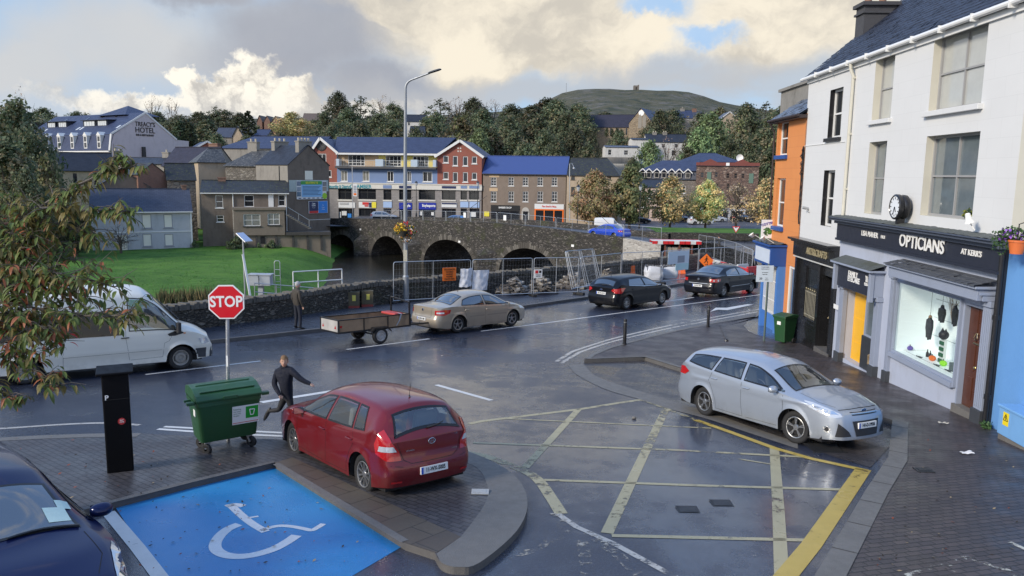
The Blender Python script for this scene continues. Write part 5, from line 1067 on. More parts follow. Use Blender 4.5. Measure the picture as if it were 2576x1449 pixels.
for cx,cy,w_ in((515,272,2.9),(890,262,3.2),(930,262,3.2),(1350,247,3.4),(560,185,6.6),(745,180,6.6),(1000,165,7.0),(1180,140,7.6),(1340,145,7.6)):
 u=U(HS,*cH(cx,cy),-w_);z=zk+sl*(w_-w0)+.14;m=MB();m.prism([HSp(u-.35,w_-.5,z-.5*sl),HSp(u+.35,w_-.5,z-.5*sl),HSp(u+.35,w_+.5,z+.5*sl),HSp(u-.35,w_+.5,z+.5*sl)],(0,0,.05));wb_(m,'skylight',MATS['pale_window']if cy>200 else FG,hr_)
for txt,cy,hpx,sx in(("TREACY'S",262,52,.80),('HOTEL',330,62,.92),('BAR & RESTAURANT',384,22,.80)):
 u,z=HF.uz(*cH(1656,cy),.05);h=HF.uz(*cH(1656,cy-hpx/2),.05)[1]-HF.uz(*cH(1656,cy+hpx/2),.05)[1];wb_(place(text_mb(txt,h/.72,.06,bold=.012,sx=sx),frame(HF.P(u,z,.05),HF.d,(0,0,1))),'lettering',PLATET,ht)
u,z=HF.uz(*cH(1637,590),.1);m=MB();HF.box(m,u-.35,u+.35,z-1.6,z+1.4,.01,.5);wb_(m,'flue',DKF,ht)
F12=FacPx(556,150,800,146);house('long building with wide blue grey roof behind the terrace',F12,0,U(F12,800),-8,Z(F12,680,373),Z(F12,680,344,-6),12,GREYR,SL_BLUE,hip=(4,0),name='hall')
F13=FacPx(497,152,552,154);house('small red brick gable with white verge boards below the hotel',F13,0,U(F13,552),-8,Z(F13,520,372),Z(F13,520,356),10,BRICK,SL_BLUE,'gable',verge=WINF,ov=.4)
# ---- the long coloured block
CF=FacPx(780,137.5,1214,133);Uc=lambda x,y=500:U(CF,*cC(x,y));Zc=lambda y,x=1200:Z(CF,*cC(x,y));Rc=lambda a,b,c,d,out=0.0:px_rect(CF,cC(a,b)+cC(c,d),out)
cb=thing('terrace_block','long shop and apartment block with two red brick gables and blue yellow front','building',CF.P(Uc(1200),-7.8,-6))
BLU=mat('soft_blue_render',(.155,.225,.385),.7,var=.06,vs=.6);YEL2=mat('yellow_render',(.72,.60,.16),.7,var=.06);PEACH=mat('peach_render',(.50,.36,.22),.7,var=.06);GST=brickmat('grey_block_stone',(.27,.25,.235),(.23,.21,.2),(.17,.16,.15),.6,.3,.012,.8,.3,var=.2);BAND=mat('cream_band',(.60,.58,.52),.6,var=.06)
ug0,ug1,ug2,ug3=U(CF,786),Uc(262),Uc(1628),Uc(2232);zgr_=-8.6;z_s0,z_s1=Zc(915),Zc(848)
frw=[(415,445,645,600),(925,455,1140,610),(1295,465,1510,615)];blw=[(315,660,410,808),(610,662,705,808),(945,668,1035,812),(1215,672,1275,815),(1428,675,1560,815)]
rgw=[(1708,460,1780,555),(1838,462,1905,595),(1975,468,2042,597),(2097,470,2165,567),(1708,680,1780,780),(1838,683,1905,815),(1975,683,2042,817),(2097,688,2165,785)];lgw=[(5,430,120,550),(135,655,190,750)]
ffw=[(280,910,465,1055),(555,912,795,1055),(895,920,1005,1060),(1108,920,1275,1060),(1375,925,1598,1060),(1690,925,1875,1060),(1945,925,2030,1058),(2060,928,2195,1058)]
eC=Zc(425);zsl0,zsl1=Zc(640),Zc(612)
m=MB();CF.wall(m,ug1,ug2,z_s1,zsl0,[Rc(*q)[:4]for q in blw],.12);wb_(m,'blue_wall',BLU,cb)
set_=-.7;CS=Fac(CF.O+CF.n*set_,CF.d,CF.n);RS=lambda a,b,c,d:px_rect(CS,cC(a,b)+cC(c,d));m=MB();um_=U(CS,*cC(830,500));CS.wall(m,ug1,um_,zsl0,eC+.3,[RS(*frw[0])[:4]],.1);CS.wall(m,um_,ug2,zsl0,eC+.3,[RS(*q)[:4]for q in frw[1:]],.1,m=1);wb_(m,'balcony_wall',[PEACH,YEL2],cb)
m=MB();CF.box(m,ug1,ug2,zsl0,zsl1,-.7,.95);wb_(m,'balcony_slab',mat('dark_slab',(.07,.07,.075),.8),cb)
m=MB();CF.box(m,ug1+.02,ug2-.02,zsl1+1.02,zsl1+1.08,.82,.88);CF.box(m,ug1+.02,ug2-.02,zsl1+.15,zsl1+.19,.82,.88)
for i in range(60):u=ug1+(ug2-ug1)*i/60;CF.box(m,u,u+.03,zsl1,zsl1+1.05,.835,.865)
wb_(m,'balcony_rail',FRAMEM,cb)
for a,b in((270,310),(800,905),(1280,1370),(1580,1620)):q=Rc(a,515,b,605,.3);wb_(CF.box(MB(),q[0],q[1],zsl1+.05,zsl1+1.25,-.3,.9),'balcony_screen',mat('pale_blue_screen',(.42,.5,.58),.4,var=.05),cb)
m=MB()
CF.wall(m,ug0,ug1,z_s1,Zc(405,260),[Rc(*q)[:4]for q in lgw if True],.12);ap1=Uc(50);m.add([CF.P(ug0,Zc(405,260),0),CF.P(ug1,Zc(405,260),0),CF.P(ap1,Zc(222,50),0)],[(0,1,2)])
wb_(m,'brick_gable_wall',BRICK,cb);m=MB();zr1=Zc(455,1640);CF.wall(m,ug2,ug3,z_s1,zr1,[Rc(*q)[:4]for q in rgw],.12);ap2=Uc(1940);m.add([CF.P(ug2,zr1,0),CF.P(ug3,zr1,0),CF.P(ap2,Zc(255,1940),0)],[(0,1,2)]);m.add([CF.P(ug3,zgr_,0),CF.P(ug3,zr1,0),CF.P(ug3,zr1,-11),CF.P(ug3,zgr_,-11)],[(0,1,2,3)]);wb_(m,'brick_gable_wall',BRICK,cb)
m=MB();rw=5.5;zrg=Z(CF,*cC(800,215),-rw);m.prism([CF.P(ug1-.3,eC-.1,.35),CF.P(ug2+.3,eC-.1,.35),CF.P(ug2+2,zrg,-rw),CF.P(ug1-2,zrg,-rw)],(0,0,.12));m.prism([CF.P(ug2+2,eC-.1,-2*rw-.3),CF.P(ug1-2,eC-.1,-2*rw-.3),CF.P(ug1-2,zrg,-rw),CF.P(ug2+2,zrg,-rw)],(0,0,.12))
for a,b,ap,ze2,zt2 in((ug0,ug1,ap1,Zc(405,260),Zc(222,50)),(ug2,ug3,ap2,zr1,Zc(255,1940))):
 for e2,s_ in((a,-1),(b,1)):k=.4*(zt2-ze2)/abs(ap-e2);m.prism([CF.P(e2+s_*.4,ze2-k,.4),CF.P(ap,zt2,.4),CF.P(ap,zt2,-11),CF.P(e2+s_*.4,ze2-k,-11)],(0,0,.12))
wb_(m,'roof',SL_BLUE,cb);m=MB()
for a,b,ap,ze2,zt2 in((ug0,ug1,ap1,Zc(405,260),Zc(222,50)),(ug2,ug3,ap2,zr1,Zc(255,1940))):
 for e2,s_ in((a,-1),(b,1)):k=.4*(zt2-ze2)/abs(ap-e2);m.bar(CF.P(e2+s_*.4,ze2-k,.45),CF.P(ap,zt2,.45),.1,.42)
m.bar(CF.P(ug1,eC-.2,.4),CF.P(ug2,eC-.2,.4),.12,.3);wb_(m,'verge_board',WINF,cb)
for q in frw:window(cb,CS,RS(*q),-.1,.12,(4,2),WINF,FG,trans=[.3])
for q in blw:window(cb,CF,Rc(*q),-.12,.12,(2,1),WINF,mat('curtained_glass',(.20,.20,.18),.2,var=.5,vs=2)if q[0]<800 else FG,sill=(.12,.1,WINF))
for q in rgw+lgw:window(cb,CF,Rc(*q),-.12,.11,(1,1)if q[0]>1000 or q[0]>100 else(2,1),WINF,FG,sill=(.14,.08,WINF))
m=MB();m.lathe([(.001,.02),(.75,.02),(.8,.0),(.95,.0),(.95,.08),(.8,.1),(.75,.03)],24,frame(CF.P(Uc(52,320),Zc(320,52),.02),CF.d,CF.n));ck=wb_(m,'gable_clock',DKF,cb);m=MB()
for i in range(12):a=i*math.pi/6;m.bar(CF.P(Uc(52)+.5*math.sin(a),Zc(320,52)+.5*math.cos(a),.06),CF.P(Uc(52)+.7*math.sin(a),Zc(320,52)+.7*math.cos(a),.06),.08,.02)
m.bar(CF.P(Uc(52),Zc(320,52),.07),CF.P(Uc(52)+.4,Zc(320,52)-.35,.07),.07,.02);m.bar(CF.P(Uc(52),Zc(320,52),.07),CF.P(Uc(52)-.1,Zc(320,52)+.5,.07),.06,.02);wb_(m,'clock_hands',mat('grey_hands',(.3,.3,.3),.5),ck)
for cx,cy in((1912,358),(1945,358),(1912,398),(1945,398)):q=Rc(cx-9,cy-9,cx+9,cy+9);m=MB();CF.box(m,*q[:4],0,.05);wb_(m,'gable_tile',BAND,cb)
m=MB();CF.wall(m,ug0,ug3,zgr_,z_s0,[Rc(*q)[:4]for q in ffw]+[(Rc(a,1175,b,1310)[0],Rc(a,1175,b,1310)[1],zgr_-.1,Rc(a,1175,b,1310)[3])for a,b in((285,500),(560,795),(895,1005),(1110,1280),(1375,1600),(1690,1880),(1945,2030),(2065,2200))],.3);wb_(m,'shop_wall',GST,cb)
m=MB();CF.box(m,ug0,ug3+.1,z_s0,z_s1,-.1,.25);CF.box(m,ug0,ug3+.1,z_s1+.001,z_s1+.15,-.1,.35);bd_=wb_(m,'sign_band',BAND,cb)
for q in ffw:window(cb,CF,Rc(*q),-.3,.1,(2 if q[2]-q[0]>120 else 1,1),DKF,FG,sill=(.25,.1,BAND),trans=[.7])
TEAL=mat('teal_letter',(.03,.25,.30),.5)
for txt,x,h,sx in(('Enniscorthy & District',275,48,.62),('CHAMBER',585,52,.98)):u,z=CF.uz(*cC(x,880),.27);hh=CF.uz(*cC(x,880-h/2),.27)[1]-CF.uz(*cC(x,880+h/2),.27)[1];wb_(place(text_mb(txt,hh/.75,.03,bold=.02,sx=sx),frame(CF.P(u,z,.27),CF.d,(0,0,1))),'lettering',TEAL,bd_)
RDM=MATS['sign_red']
for(a,b,c,d),mm,nm in(((890,858,1005,905),BLU,'band_panel'),((1108,865,1275,905),DBL,'band_panel'),((1690,870,1880,905),DBL,'band_panel'),((1945,868,2030,905),BLU,'band_panel'),((2062,870,2195,905),BLU,'band_panel'),((285,1090,510,1168),SGW,'shop_sign'),((560,1085,735,1168),SGW,'shop_sign'),((738,1088,797,1168),YLW,'shop_sign'),((893,1082,1010,1165),mat('pale_blue_panel',(.33,.45,.66),.5),'shop_sign'),((1108,1095,1282,1188),mat('deep_blue_sign',(.015,.03,.30),.4),'shop_sign'),((1375,1095,1608,1192),MATS['deep_blue_sign'],'shop_sign'),((1685,1095,1890,1162),SGW,'shop_sign'),((1690,1098,1885,1120),DBL,'shop_sign'),((1940,1082,2050,1162),MATS['pale_blue_panel'],'shop_sign'),((2065,1082,2198,1165),MATS['pale_blue_panel'],'shop_sign'),((610,1090,695,1125),RDM,'shop_sign'),((640,1130,690,1150),RDM,'shop_sign'),((300,1095,420,1125),mat('grey_sign',(.4,.4,.4),.5),'shop_sign'),((700,1095,730,1160),DBL,'shop_sign')):
 off=(.30 if nm=='band_panel' else(.10 if(a,b)not in((610,1090),(640,1130),(300,1095),(700,1095),(1690,1098))else.16));q=Rc(a,b,c,d,off);m=MB();CF.box(m,*q[:4],off-.25 if nm!='band_panel' else.251,off);sg_=wb_(m,nm,mm,cb)
 if(a,b)in((1108,1095),(1375,1095)):uu,zz=CF.uz(*cC((a+c)/2+20,1138),off+.02);wb_(place(text_mb('Boylesports' if a>1300 else 'Boyle',.62,.03,bold=.02,sx=.8 if a>1300 else.9),frame(CF.P(uu,zz,off+.02),CF.d,(0,0,1))),'lettering',LET,sg_)
for a,b in((285,500),(560,795),(895,1005),(1110,1280),(1375,1600),(1690,1880),(1945,2030),(2065,2200)):
 q=Rc(a,1175,b,1310);window(cb,CF,(q[0],q[1],zgr_,q[3]),-.3,.1,(3,1),DBL if 890<a<1300 else DKF,FG,sill=None,name='shopfront')
m=MB();
for a,b,c,d,k in((330,1210,395,1270,0),(410,1245,460,1300,1),(300,1220,320,1300,0),(1385,1215,1420,1270,0),(1545,1225,1580,1270,0),(2070,1225,2150,1290,0)):q=Rc(a,b,c,d,-.2);CF.box(m,*q[:4],-.27,-.22,k)
wb_(m,'window_poster',[SGW,CYB],cb)
# ---- brown commercial house and its neighbours
BR=FacPx(1215,133,1428,130.5);e_=Z(BR,1320,437);cols_=[1242,1286,1322,1359,1395];wl2=[(x-6.5,446,x+6.5,467.5)for x in cols_]+[(x-6.5,481.5,x+6.5,507.5)for x in cols_]
hb,rb_=house('long brown rendered house with bright blue roof and two rows of sash windows',BR,0,U(BR,1424),-8.8,e_,Z(BR,1320,393.5,-4),8,mat('pebbledash_brown',(.21,.165,.13),.85,var=.12,vs=.8,bump=.2,bs=20,dirt=.2),mat('bright_blue_roof',(.045,.075,.22),.4,var=.08),wins=wl2,bars=(2,3),hip=(0,0),gut=DKF,sill=True,name='commercial_house')
for a,b,c,d,mm,mf,txt,tm_ in((1235,515.5,1306.5,551,PLATET,DKF,'BARBER SHOP',LET),(1345,512.6,1417.6,553,SGW,ORS,'Fine Beef & Pizza',RDM)):
 q=px_rect(BR,(a,b,c,d),.05);m=MB();BR.box(m,q[0],q[1],q[3]-.85,q[3],0,.12);fs_=wb_(m,'shop_fascia',mm,hb);uu=(q[0]+q[1])/2;wb_(place(text_mb(txt,.42,.02,bold=.01,sx=.85),frame(BR.P(uu,q[3]-.42,.14),BR.d,(0,0,1))),'lettering',tm_,fs_);window(hb,BR,(q[0],q[1],-8.7,q[3]-.851),.005,.22 if mf==ORS else.12,(3,1),mf,FG,name='shopfront',thick=.08)
q=px_rect(BR,(1314.6,526,1329.4,553));m=MB();BR.box(m,q[0]-.15,q[1]+.15,-8.7,q[3]-.3,0,.08);m.lathe([(.001,0),(.62,0),(.62,.08),(.001,.08)],16,frame(BR.P((q[0]+q[1])/2,q[3]-.3,0),BR.d,BR.n));ad=wb_(m,'arched_door',mat('pale_stone_door',(.42,.40,.36),.7),hb);m=MB();BR.box(m,q[0]+.1,q[1]-.1,-8.7,q[3]-.4,.081,.1);wb_(m,'pane',FG,ad)
m=MB();q=px_rect(BR,c2(1190,965)+c2(1225,1000),.1);BR.box(m,*q[:4],.0,.12);wb_(m,'yellow_box',YLW,hb)
m=MB()
for x0_,y0_,x1_,y1_ in((1231,440,1256,446),(1231,473,1252,481)):q=px_rect(BR,(x0_,y0_,x1_,y1_));BR.box(m,*q[:4],.0,.02)
wb_(m,'render_patch',PEACH,hb)
DR=FacPx(1426,130,1558,128);house('cream house with dark mossy roof behind the autumn trees',DR,.0,U(DR,1556),-8.9,Z(DR,1490,440),Z(DR,1490,398,-4),8,CREAMR,SL_MOSS,wins=((1437,444,1446,452),(1528,444,1537,452),(1437,470,1446,492),(1470,470,1479,492),(1505,470,1514,492)),hip=(0,2.4),wf=DKF,cat='house')
PK=FacPx(1545,152,1668,150);pk_,_=house('pink fronted jeweller shop behind the street trees',PK,0,U(PK,1668),-9,Z(PK,1600,470),Z(PK,1600,452,-3.5),7,mat('pale_pink_render',(.52,.40,.33),.8,var=.08),SL_DARK,wins=((1560,480,1570,500),(1590,480,1600,500),(1630,480,1640,500)),name='shop')
q=px_rect(PK,cR(950,1108)+cR(1440,1150),.05);m=MB();PK.box(m,q[0],q[1],q[2]+.1,q[3],0,.12);fs_=wb_(m,'shop_fascia',DKF,pk_);wb_(place(text_mb('JEWELLERY',.6,.02,bold=.01),frame(PK.P(*[(q[0]+q[1])*.5,(q[2]+q[3])/2+.05],.14),PK.d,(0,0,1))),'lettering',LET,fs_)
for a,b in((1020,1060),(1215,1300),(1335,1370)):q2=px_rect(PK,cR(a,1150)+cR(b,1235));window(pk_,PK,q2,.005,.12,(2,1),DKF,mat('painted_glow_glass',(.22,.18,.10),.2,var=.8,vs=.9),name='shop_window',sill=None)  # look of a lit shop painted as a warm pane colour, no emission
MF=FacPx(1612,164,1752,160);mf_,mr_=house('slate hung mansard building with row of small white edged dormers',MF,0,U(MF,1752),-9.5,Z(MF,1690,452),Z(MF,1690,452)+.6,10,rubble('dull_stone',((.15,.13,.11),(.2,.17,.15),(.26,.23,.2)),(.12,.11,.1),1.6,1.8),SL_DARK,wins=((1648,468,1656,486),(1680,468,1688,486),(1716,468,1724,486)),name='mansard_building',cat='building')
zA,zB,zC=Z(MF,1690,450.5),Z(MF,1690,429),Z(MF,1690,405,-5);m=MB();m.prism([MF.P(-.3,zA,.35),MF.P(U(MF,1752),zA,.35),MF.P(U(MF,1752),zB,-.3),MF.P(.5,zB,-.3)],MF.n*-.2);wb_(m,'mansard_slope',mat('navy_slate_hanging',(.028,.034,.055),.5,var=.3),mr_);m=MB();m.prism([MF.P(-.3,zB-.1,.2),MF.P(U(MF,1752),zB-.1,.2),MF.P(U(MF,1752),zC,-5),MF.P(3.5,zC,-5)],(0,0,.12));m.prism([MF.P(-.3,zB-.1,.2),MF.P(3.5,zC,-5),MF.P(-.3,zB-.1,-10)],(0,0,.12));wb_(m,'upper_roof',SL_BLUE,mr_)
for cx in(1242,1305,1385,1458,1535,1612,1700):
 x,_=cR(cx,790);u=U(MF,x,440);m=MB();MF.box(m,u-.5,u+.5,zA+.2,zB-.45,-.3,.5);dmr=wb_(m,'dormer',mat('dormer_cheek',(.30,.28,.25),.7),mr_);m=MB()
 for s_ in(-1,1):m.bar(MF.P(u+s_*.95,zB-.55,.6),MF.P(u,zB+.35,.6),.1,.18)
 wb_(m,'dormer_verge',WINF,dmr);m=MB();MF.box(m,u-.36,u+.36,zA+.35,zB-.55,.501,.53);wb_(m,'pane',FG,dmr)
WF=FacPx(1751,159,1908,156);wr2=[cR(a,b)+cR(c,d)for a,b,c,d in((1825,765,1860,825),(1968,762,2002,820),(2085,775,2120,832),(2165,775,2198,832),(2240,778,2272,832),(1980,880,2010,930),(2090,880,2120,940),(2200,880,2230,940))]
wh,wr_o=house('tall red brown stone warehouse with brick parapet and green loading doors',WF,0,U(WF,1908),-9.5,Z(WF,1830,418),Z(WF,1830,418)+.05,11,RSTONE,SL_DARK,wins=wr2,wf=mat('brown_frame',(.12,.08,.06),.6),bars=(1,2),fr=.12,name='warehouse',cat='warehouse')
m=MB();WF.box(m,-.1,U(WF,1908)+.1,Z(WF,1830,418),Z(WF,1830,409),-.6,.15);
for x in(1785,1865):u=U(WF,x);m.prism([WF.P(u-1.5,Z(WF,1830,409),.15),WF.P(u+1.5,Z(WF,1830,409),.15),WF.P(u,Z(WF,1830,400),.15)],WF.n*-.7)
wb_(m,'brick_parapet',mat('dark_red_brick',(.17,.05,.04),.85,var=.2),wh)
for a,b,c,d in((1893,765,1930,860),(2318,780,2358,880)):q=px_rect(WF,cR(a,b)+cR(c,d));m=MB();WF.box(m,*q[:4],0,.08);wb_(m,'loading_door',mat('faded_green_door',(.10,.17,.13),.6,var=.15),wh)
q=px_rect(WF,cR(2085,672)+cR(2118,702),.2);m=MB();WF.box(m,*q[:4],.151,.2);wb_(m,'sign_plate',LET,wh);u,z=WF.uz(*cR(2223,622),-1.0);m=MB();m.grid(lambda a,b:WF.P(u+.7*b*math.cos(a*6.283),z+.7*b*math.sin(a*6.283),-1.0+.25*b*b),16,3);wb_(m,'satellite_dish',LET,wr_o,smooth=True)
q=px_rect(WF,(1755,520,1905,556));m=MB();WF.box(m,q[0],q[1],-9.4,Z(WF,1830,524),.0,.25);
wb_(m,'shopfronts',mat('grey_white_shopfront',(.34,.36,.40),.6,var=.3,vs=.2),wh)
for a,b in((1760,1790),(1796,1830),(1840,1868),(1875,1900)):q=px_rect(WF,(a,530,b,555),.26);window(wh,WF,(q[0],q[1],-9.2,q[3]),.255,.1,(2,1),BLUED if a<1790 else DKF,FG,name='shopfront',sill=None)
BRF=FacPx(1706,176,1862,174);house('building with wide blue hipped roof behind the warehouse',BRF,0,U(BRF,1862),-9,Z(BRF,1780,407),Z(BRF,1780,386,-6),12,GREYR,SL_BLUE,hip=(5,5),name='hall')
# ---- hillside
HG='houses on the wooded hillside'
def hill_house(label,x0,x1,Y,yb,ye,yr,wm,rm,style='side',d=7,**k):
 F=FacPx(x0,Y,x1,Y,ye);zb=Z(F,x0,yb);return house(label,F,0,U(F,x1),zb-4,Z(F,x0,ye),Z(F,(x0+x1)/2,yr,-d/2 if style=='side' else 0),d,wm,rm,style,group=HG,**k)
hill_house('cream gable end of a house beside the dark conifer',586,614,215,360,340,318,CREAMR,SL_DARK,'gable',10,chim_=((601,314,608,326,.2,1),));hill_house('house with plain blue grey roof beside the cream gable',540,588,218,362,344,322,GREYR,SL_GREY)
hill_house('blue roofed house to the right of the dark conifer',640,676,225,350,340,326,GREYR,SL_BLUE)
for i,(a,b)in enumerate(((646,664),(664,684),(684,706))):hill_house(['left','middle','right'][i]+' house of the stepped brown roofed row above the yellow tree',a,b,330,318,305,290+i,OLDBRICK,mat('brown_tiles',(.11,.085,.075),.7,var=.2),'gable',9,ov=.2)
hill_house('brown roofed house on the skyline right of the yellow tree',760,808,340,320,304,286,CREAMR,MATS['brown_tiles'],hip=(0,0));hill_house('grey house between the conifers below the skyline',482,520,300,336,324,313,WHR,SL_DARK,wins=((488,326,494,332),(505,326,511,332)));hill_house('white gabled house among the trees left of the lamp post head',1018,1070,300,322,305,289,WHR,SL_DARK,wins=((1026,308,1032,316),));hill_house('dark roofed house below the trees right of the lamp post',1030,1066,260,345,332,318,GREYR,SL_DARK)
hill_house('low white building with glazed lean to above the blue roof',1523,1605,225,396,370,367,WHR,SL_GREY,wins=((1530,376,1538,390),(1570,378,1580,390)));hill_house('white flat fronted house stepping up the hillside',1590,1628,232,392,351,348,WHR,SL_DARK);hill_house('white house with central gable behind bare branches',1627,1726,236,394,356,338,WHR,SL_DARK,wins=((1640,362,1648,372),(1665,362,1673,372),(1697,362,1705,372),(1690,378,1700,392)),chim_=((1642,330,1652,345,3,2),(1668,330,1678,345,3,2)));hill_house('cream yellow gable house high on the right slope',1809,1852,320,312,302,281,CREAMR,SL_GREY,'gable',9,verge=WINF);hill_house('grey house with blue roof and chimney beside the dark tree',1704,1736,330,312,296,278,GREYR,SL_BLUE,chim_=((1712,270,1722,282,3,1),),wins=((1727,291,1733,300),));hill_house('grey roofed house with red chimney on the right slope',1738,1762,345,305,292,281,GREYR,SL_GREY,chim_=((1742,271,1752,282,3,-1),))
m=MB();a,b=at(1498,395,222),at(1595,396,222);m.prism([a,b,b+Vector((0,0,-1.8)),a+Vector((0,0,-1.8))],(0,.5,0));tag(m.build('garden_wall',GREYR),'long pale garden wall above the blue roof','wall')
CN=FacPx(1482,322,1586,318,320);ch_,cr_=house('stone church with steep dark nave roof and pointed windows on the hill',CN,0,U(CN,1590),Z(CN,1530,350)-6,Z(CN,1530,319),Z(CN,1530,289,-5),10,TANS,SL_PURP,wins=[cR(x,322)+cR(x+13,390)for x in(745,908,985,1068)],wf=mat('lead_window',(.05,.05,.055),.6),bars=(1,1),sill=False,name='church',cat='church',ov=.3)
CT=FacPx(1582,316,1639,312,300);m=MB();g=[CT.uz(1582,335),CT.uz(1582,309),CT.uz(1612.8,272.5),CT.uz(1639,306),CT.uz(1639,335)];m.sheet([CT.P(u,z,0)for u,z in g]);m.sheet([CT.P(u,z-(6 if i in(0,4)else 0),-22)for i,(u,z)in enumerate(g)]);m.add([CT.P(g[0][0],g[0][1],0),CT.P(g[1][0],g[1][1],0),CT.P(g[1][0],g[1][1],-22),CT.P(g[0][0],g[0][1],-22)],[(0,1,2,3)]);m.add([CT.P(g[4][0],g[4][1]-3,0),CT.P(g[3][0],g[3][1],0),CT.P(g[3][0],g[3][1],-22),CT.P(g[4][0],g[4][1]-3,-22)],[(0,1,2,3)]);m.add([CT.P(g[0][0],g[0][1]-6,-.0),CT.P(g[4][0],g[4][1]-6,0),CT.P(g[4][0],g[4][1],0),CT.P(g[0][0],g[0][1],0)],[(0,1,2,3)]);wb_(m,'transept_wall',TANS,ch_)
m=MB();e=.3
for i,s_ in((1,-1),(3,1)):m.prism([CT.P(g[i][0]+s_*e,g[i][1]-.3,.3),CT.P(g[2][0],g[2][1]+.1,.3),CT.P(g[2][0],g[2][1]+.1,-22),CT.P(g[i][0]+s_*e,g[i][1]-.3,-22)],(0,0,.2))
wb_(m,'transept_roof',SL_BLUE,ch_);m=MB()
for x in(1610,1621):u,z=CT.uz(x,306);m.prism([CT.P(u-.75,z-2.6,.02),CT.P(u+.75,z-2.6,.02),CT.P(u+.75,z+1.6,.02),CT.P(u,z+3,.02),CT.P(u-.75,z+1.6,.02)],CT.n*.06)
wb_(m,'lancet_window',mat('grey_lancet',(.22,.2,.17),.6),ch_);m=MB().lathe([(.001,.05),(1.15,.05),(1.15,0)],18,frame(CT.P(*CT.uz(1613.5,284),.02),CT.d,CT.n));wb_(m,'round_window',LET,ch_)
WG=FacPx(1466,326,1484,322,320);m=MB();m.sheet([WG.P(0,Z(WG,1470,350)-6,0),WG.P(U(WG,1484),Z(WG,1484,350)-6,0),WG.P(U(WG,1484),Z(WG,1484,319),0),WG.P(U(WG,1474),Z(WG,1474,292),0),WG.P(0,Z(WG,1466,318),0)]);wb_(m,'west_gable',TANS,ch_)
p=at(1601,222,1500);F_=Fac(p,(1,0,0),(0,-1,0));m=MB();h=9.0;F_.wall(m,-5,5,p.z-6,p.z+5.2,[(-1.5,1.5,p.z-3,p.z+2)],2.0);F_.box(m,-5,5,p.z-6,p.z+5.19,-8,-2.0);F_.box(m,3,5,p.z+5.2,p.z+6.5,-7,0);o=thing('ruined_tower','small square ruined tower on top of the bare hill','tower',(p.x,p.y,p.z-6));wb_(m,'masonry',mat('ruin_stone',(.16,.14,.12),.9,var=.3,vs=.5),o)
p=at(1424.7,232,1480);q=at(1424.7,209,1480);tag(MB().tube([p-Vector((0,0,6)),q],.35,6).build('radio_mast',mat('mast_grey',(.16,.16,.17),.6)),'thin radio mast at the left shoulder of the hill','mast')
# ---------------------------------------------------------------- vehicles
def pchip(pts):
 xs=[p[0]for p in pts];ys=[p[1]for p in pts];n=len(xs)
 h=[xs[i+1]-xs[i]for i in range(n-1)];dl=[(ys[i+1]-ys[i])/h[i]for i in range(n-1)];d=[dl[0]]+[0.0]*(n-2)+[dl[-1]]
 for i in range(1,n-1):
  if dl[i-1]*dl[i]>0:
   w1,w2=2*h[i]+h[i-1],h[i]+2*h[i-1];d[i]=(w1+w2)/(w1/dl[i-1]+w2/dl[i])
 def f(x):
  if x<=xs[0]:return ys[0]
  if x>=xs[-1]:return ys[-1]
  i=max(j for j in range(n-1)if xs[j]<=x);t=(x-xs[i])/h[i]
  return ys[i]*(1+2*t)*(1-t)**2+h[i]*d[i]*t*(1-t)**2+ys[i+1]*t*t*(3-2*t)+h[i]*d[i+1]*t*t*(t-1)
 return f
def paint(name,col,metallic=0.0,rough=.3,flake=0.0,dirt=.25):
 if name in MATS:return MATS[name]
 m,n=newmat(name);b=n.b;t=n.add('ShaderNodeTexCoord').outputs['Object']
 low=n.ramp(n.add('ShaderNodeSeparateXYZ',{0:t}).outputs[2],.62,.22,0,1);gr=n.math('MULTIPLY',n.ramp(n.noise(t,3.5,6,.7),.38,.7),n.math('MULTIPLY',low,dirt))
 n.set(b.inputs['Base Color'],n.mix(gr,n.mix(n.noise(t,1.2,3),shade(col,.94),shade(col,1.06)),(.09,.08,.068)))
 b.inputs['Metallic'].default_value=metallic;n.set(b.inputs['Roughness'],n.math('ADD',n.math('MULTIPLY',gr,.5),rough));b.inputs['Coat Weight'].default_value=.75 if sum(col)>.1 else.40;b.inputs['Specular IOR Level'].default_value=.35 if sum(col)>.1 else.15
 n.set(b.inputs['Coat Roughness'],n.math('ADD',n.math('MULTIPLY',n.ramp(n.noise(t,9,5,.7),.45,.8),.10),.03))
 MATS[name]=m;return m
CARGLASS=mat('car_glass',(.012,.015,.018),.035,var=0,spec=1.0,coat=1.0)
CARGLASS.node_tree.nodes['Principled BSDF'].inputs['Coat IOR'].default_value=2.3
CLEARG=glassmat('tinted_car_glass',(.80,.86,.85),.95,.015,.15)
FRIT=mat('black_window_trim',(.008,.008,.009),.35,var=0)
CHROME=mat('chrome_trim',(.70,.71,.72),.12,1.0,var=0)
SILVRIM=mat('alloy_rim',(.36,.365,.37),.32,.85,var=.15,vs=9)
LAMPC=mat('clear_lamp',(.62,.65,.68),.08,.35,var=.25,vs=14,coat=1.0)
LAMPR=mat('red_lamp',(.42,.012,.014),.12,var=.1,coat=1.0)
LAMPO=mat('amber_lamp',(.7,.2,.02),.15,var=.1,coat=1.0)
SEAM=mat('panel_gap',(.006,.006,.006),.8,var=0)
PLATE=mat('plate_white',(.70,.71,.70),.4,var=.05);PLATEB=mat('plate_blue',(.02,.08,.42),.4,var=0);PLATET=mat('plate_black',(.012,.012,.012),.5,var=0)
TRIM=mat('black_trim',(.020,.020,.022),.55,bump=.15,bs=80)
SEAT=mat('seat_fabric',(.15,.15,.155),.9)
def pol(d,L):
 d=Vector(d).normalized();a=Vector((0,0,1)).cross(d);return[tuple(Vector((a.x*u,a.y*u,z)))for u,z in L]
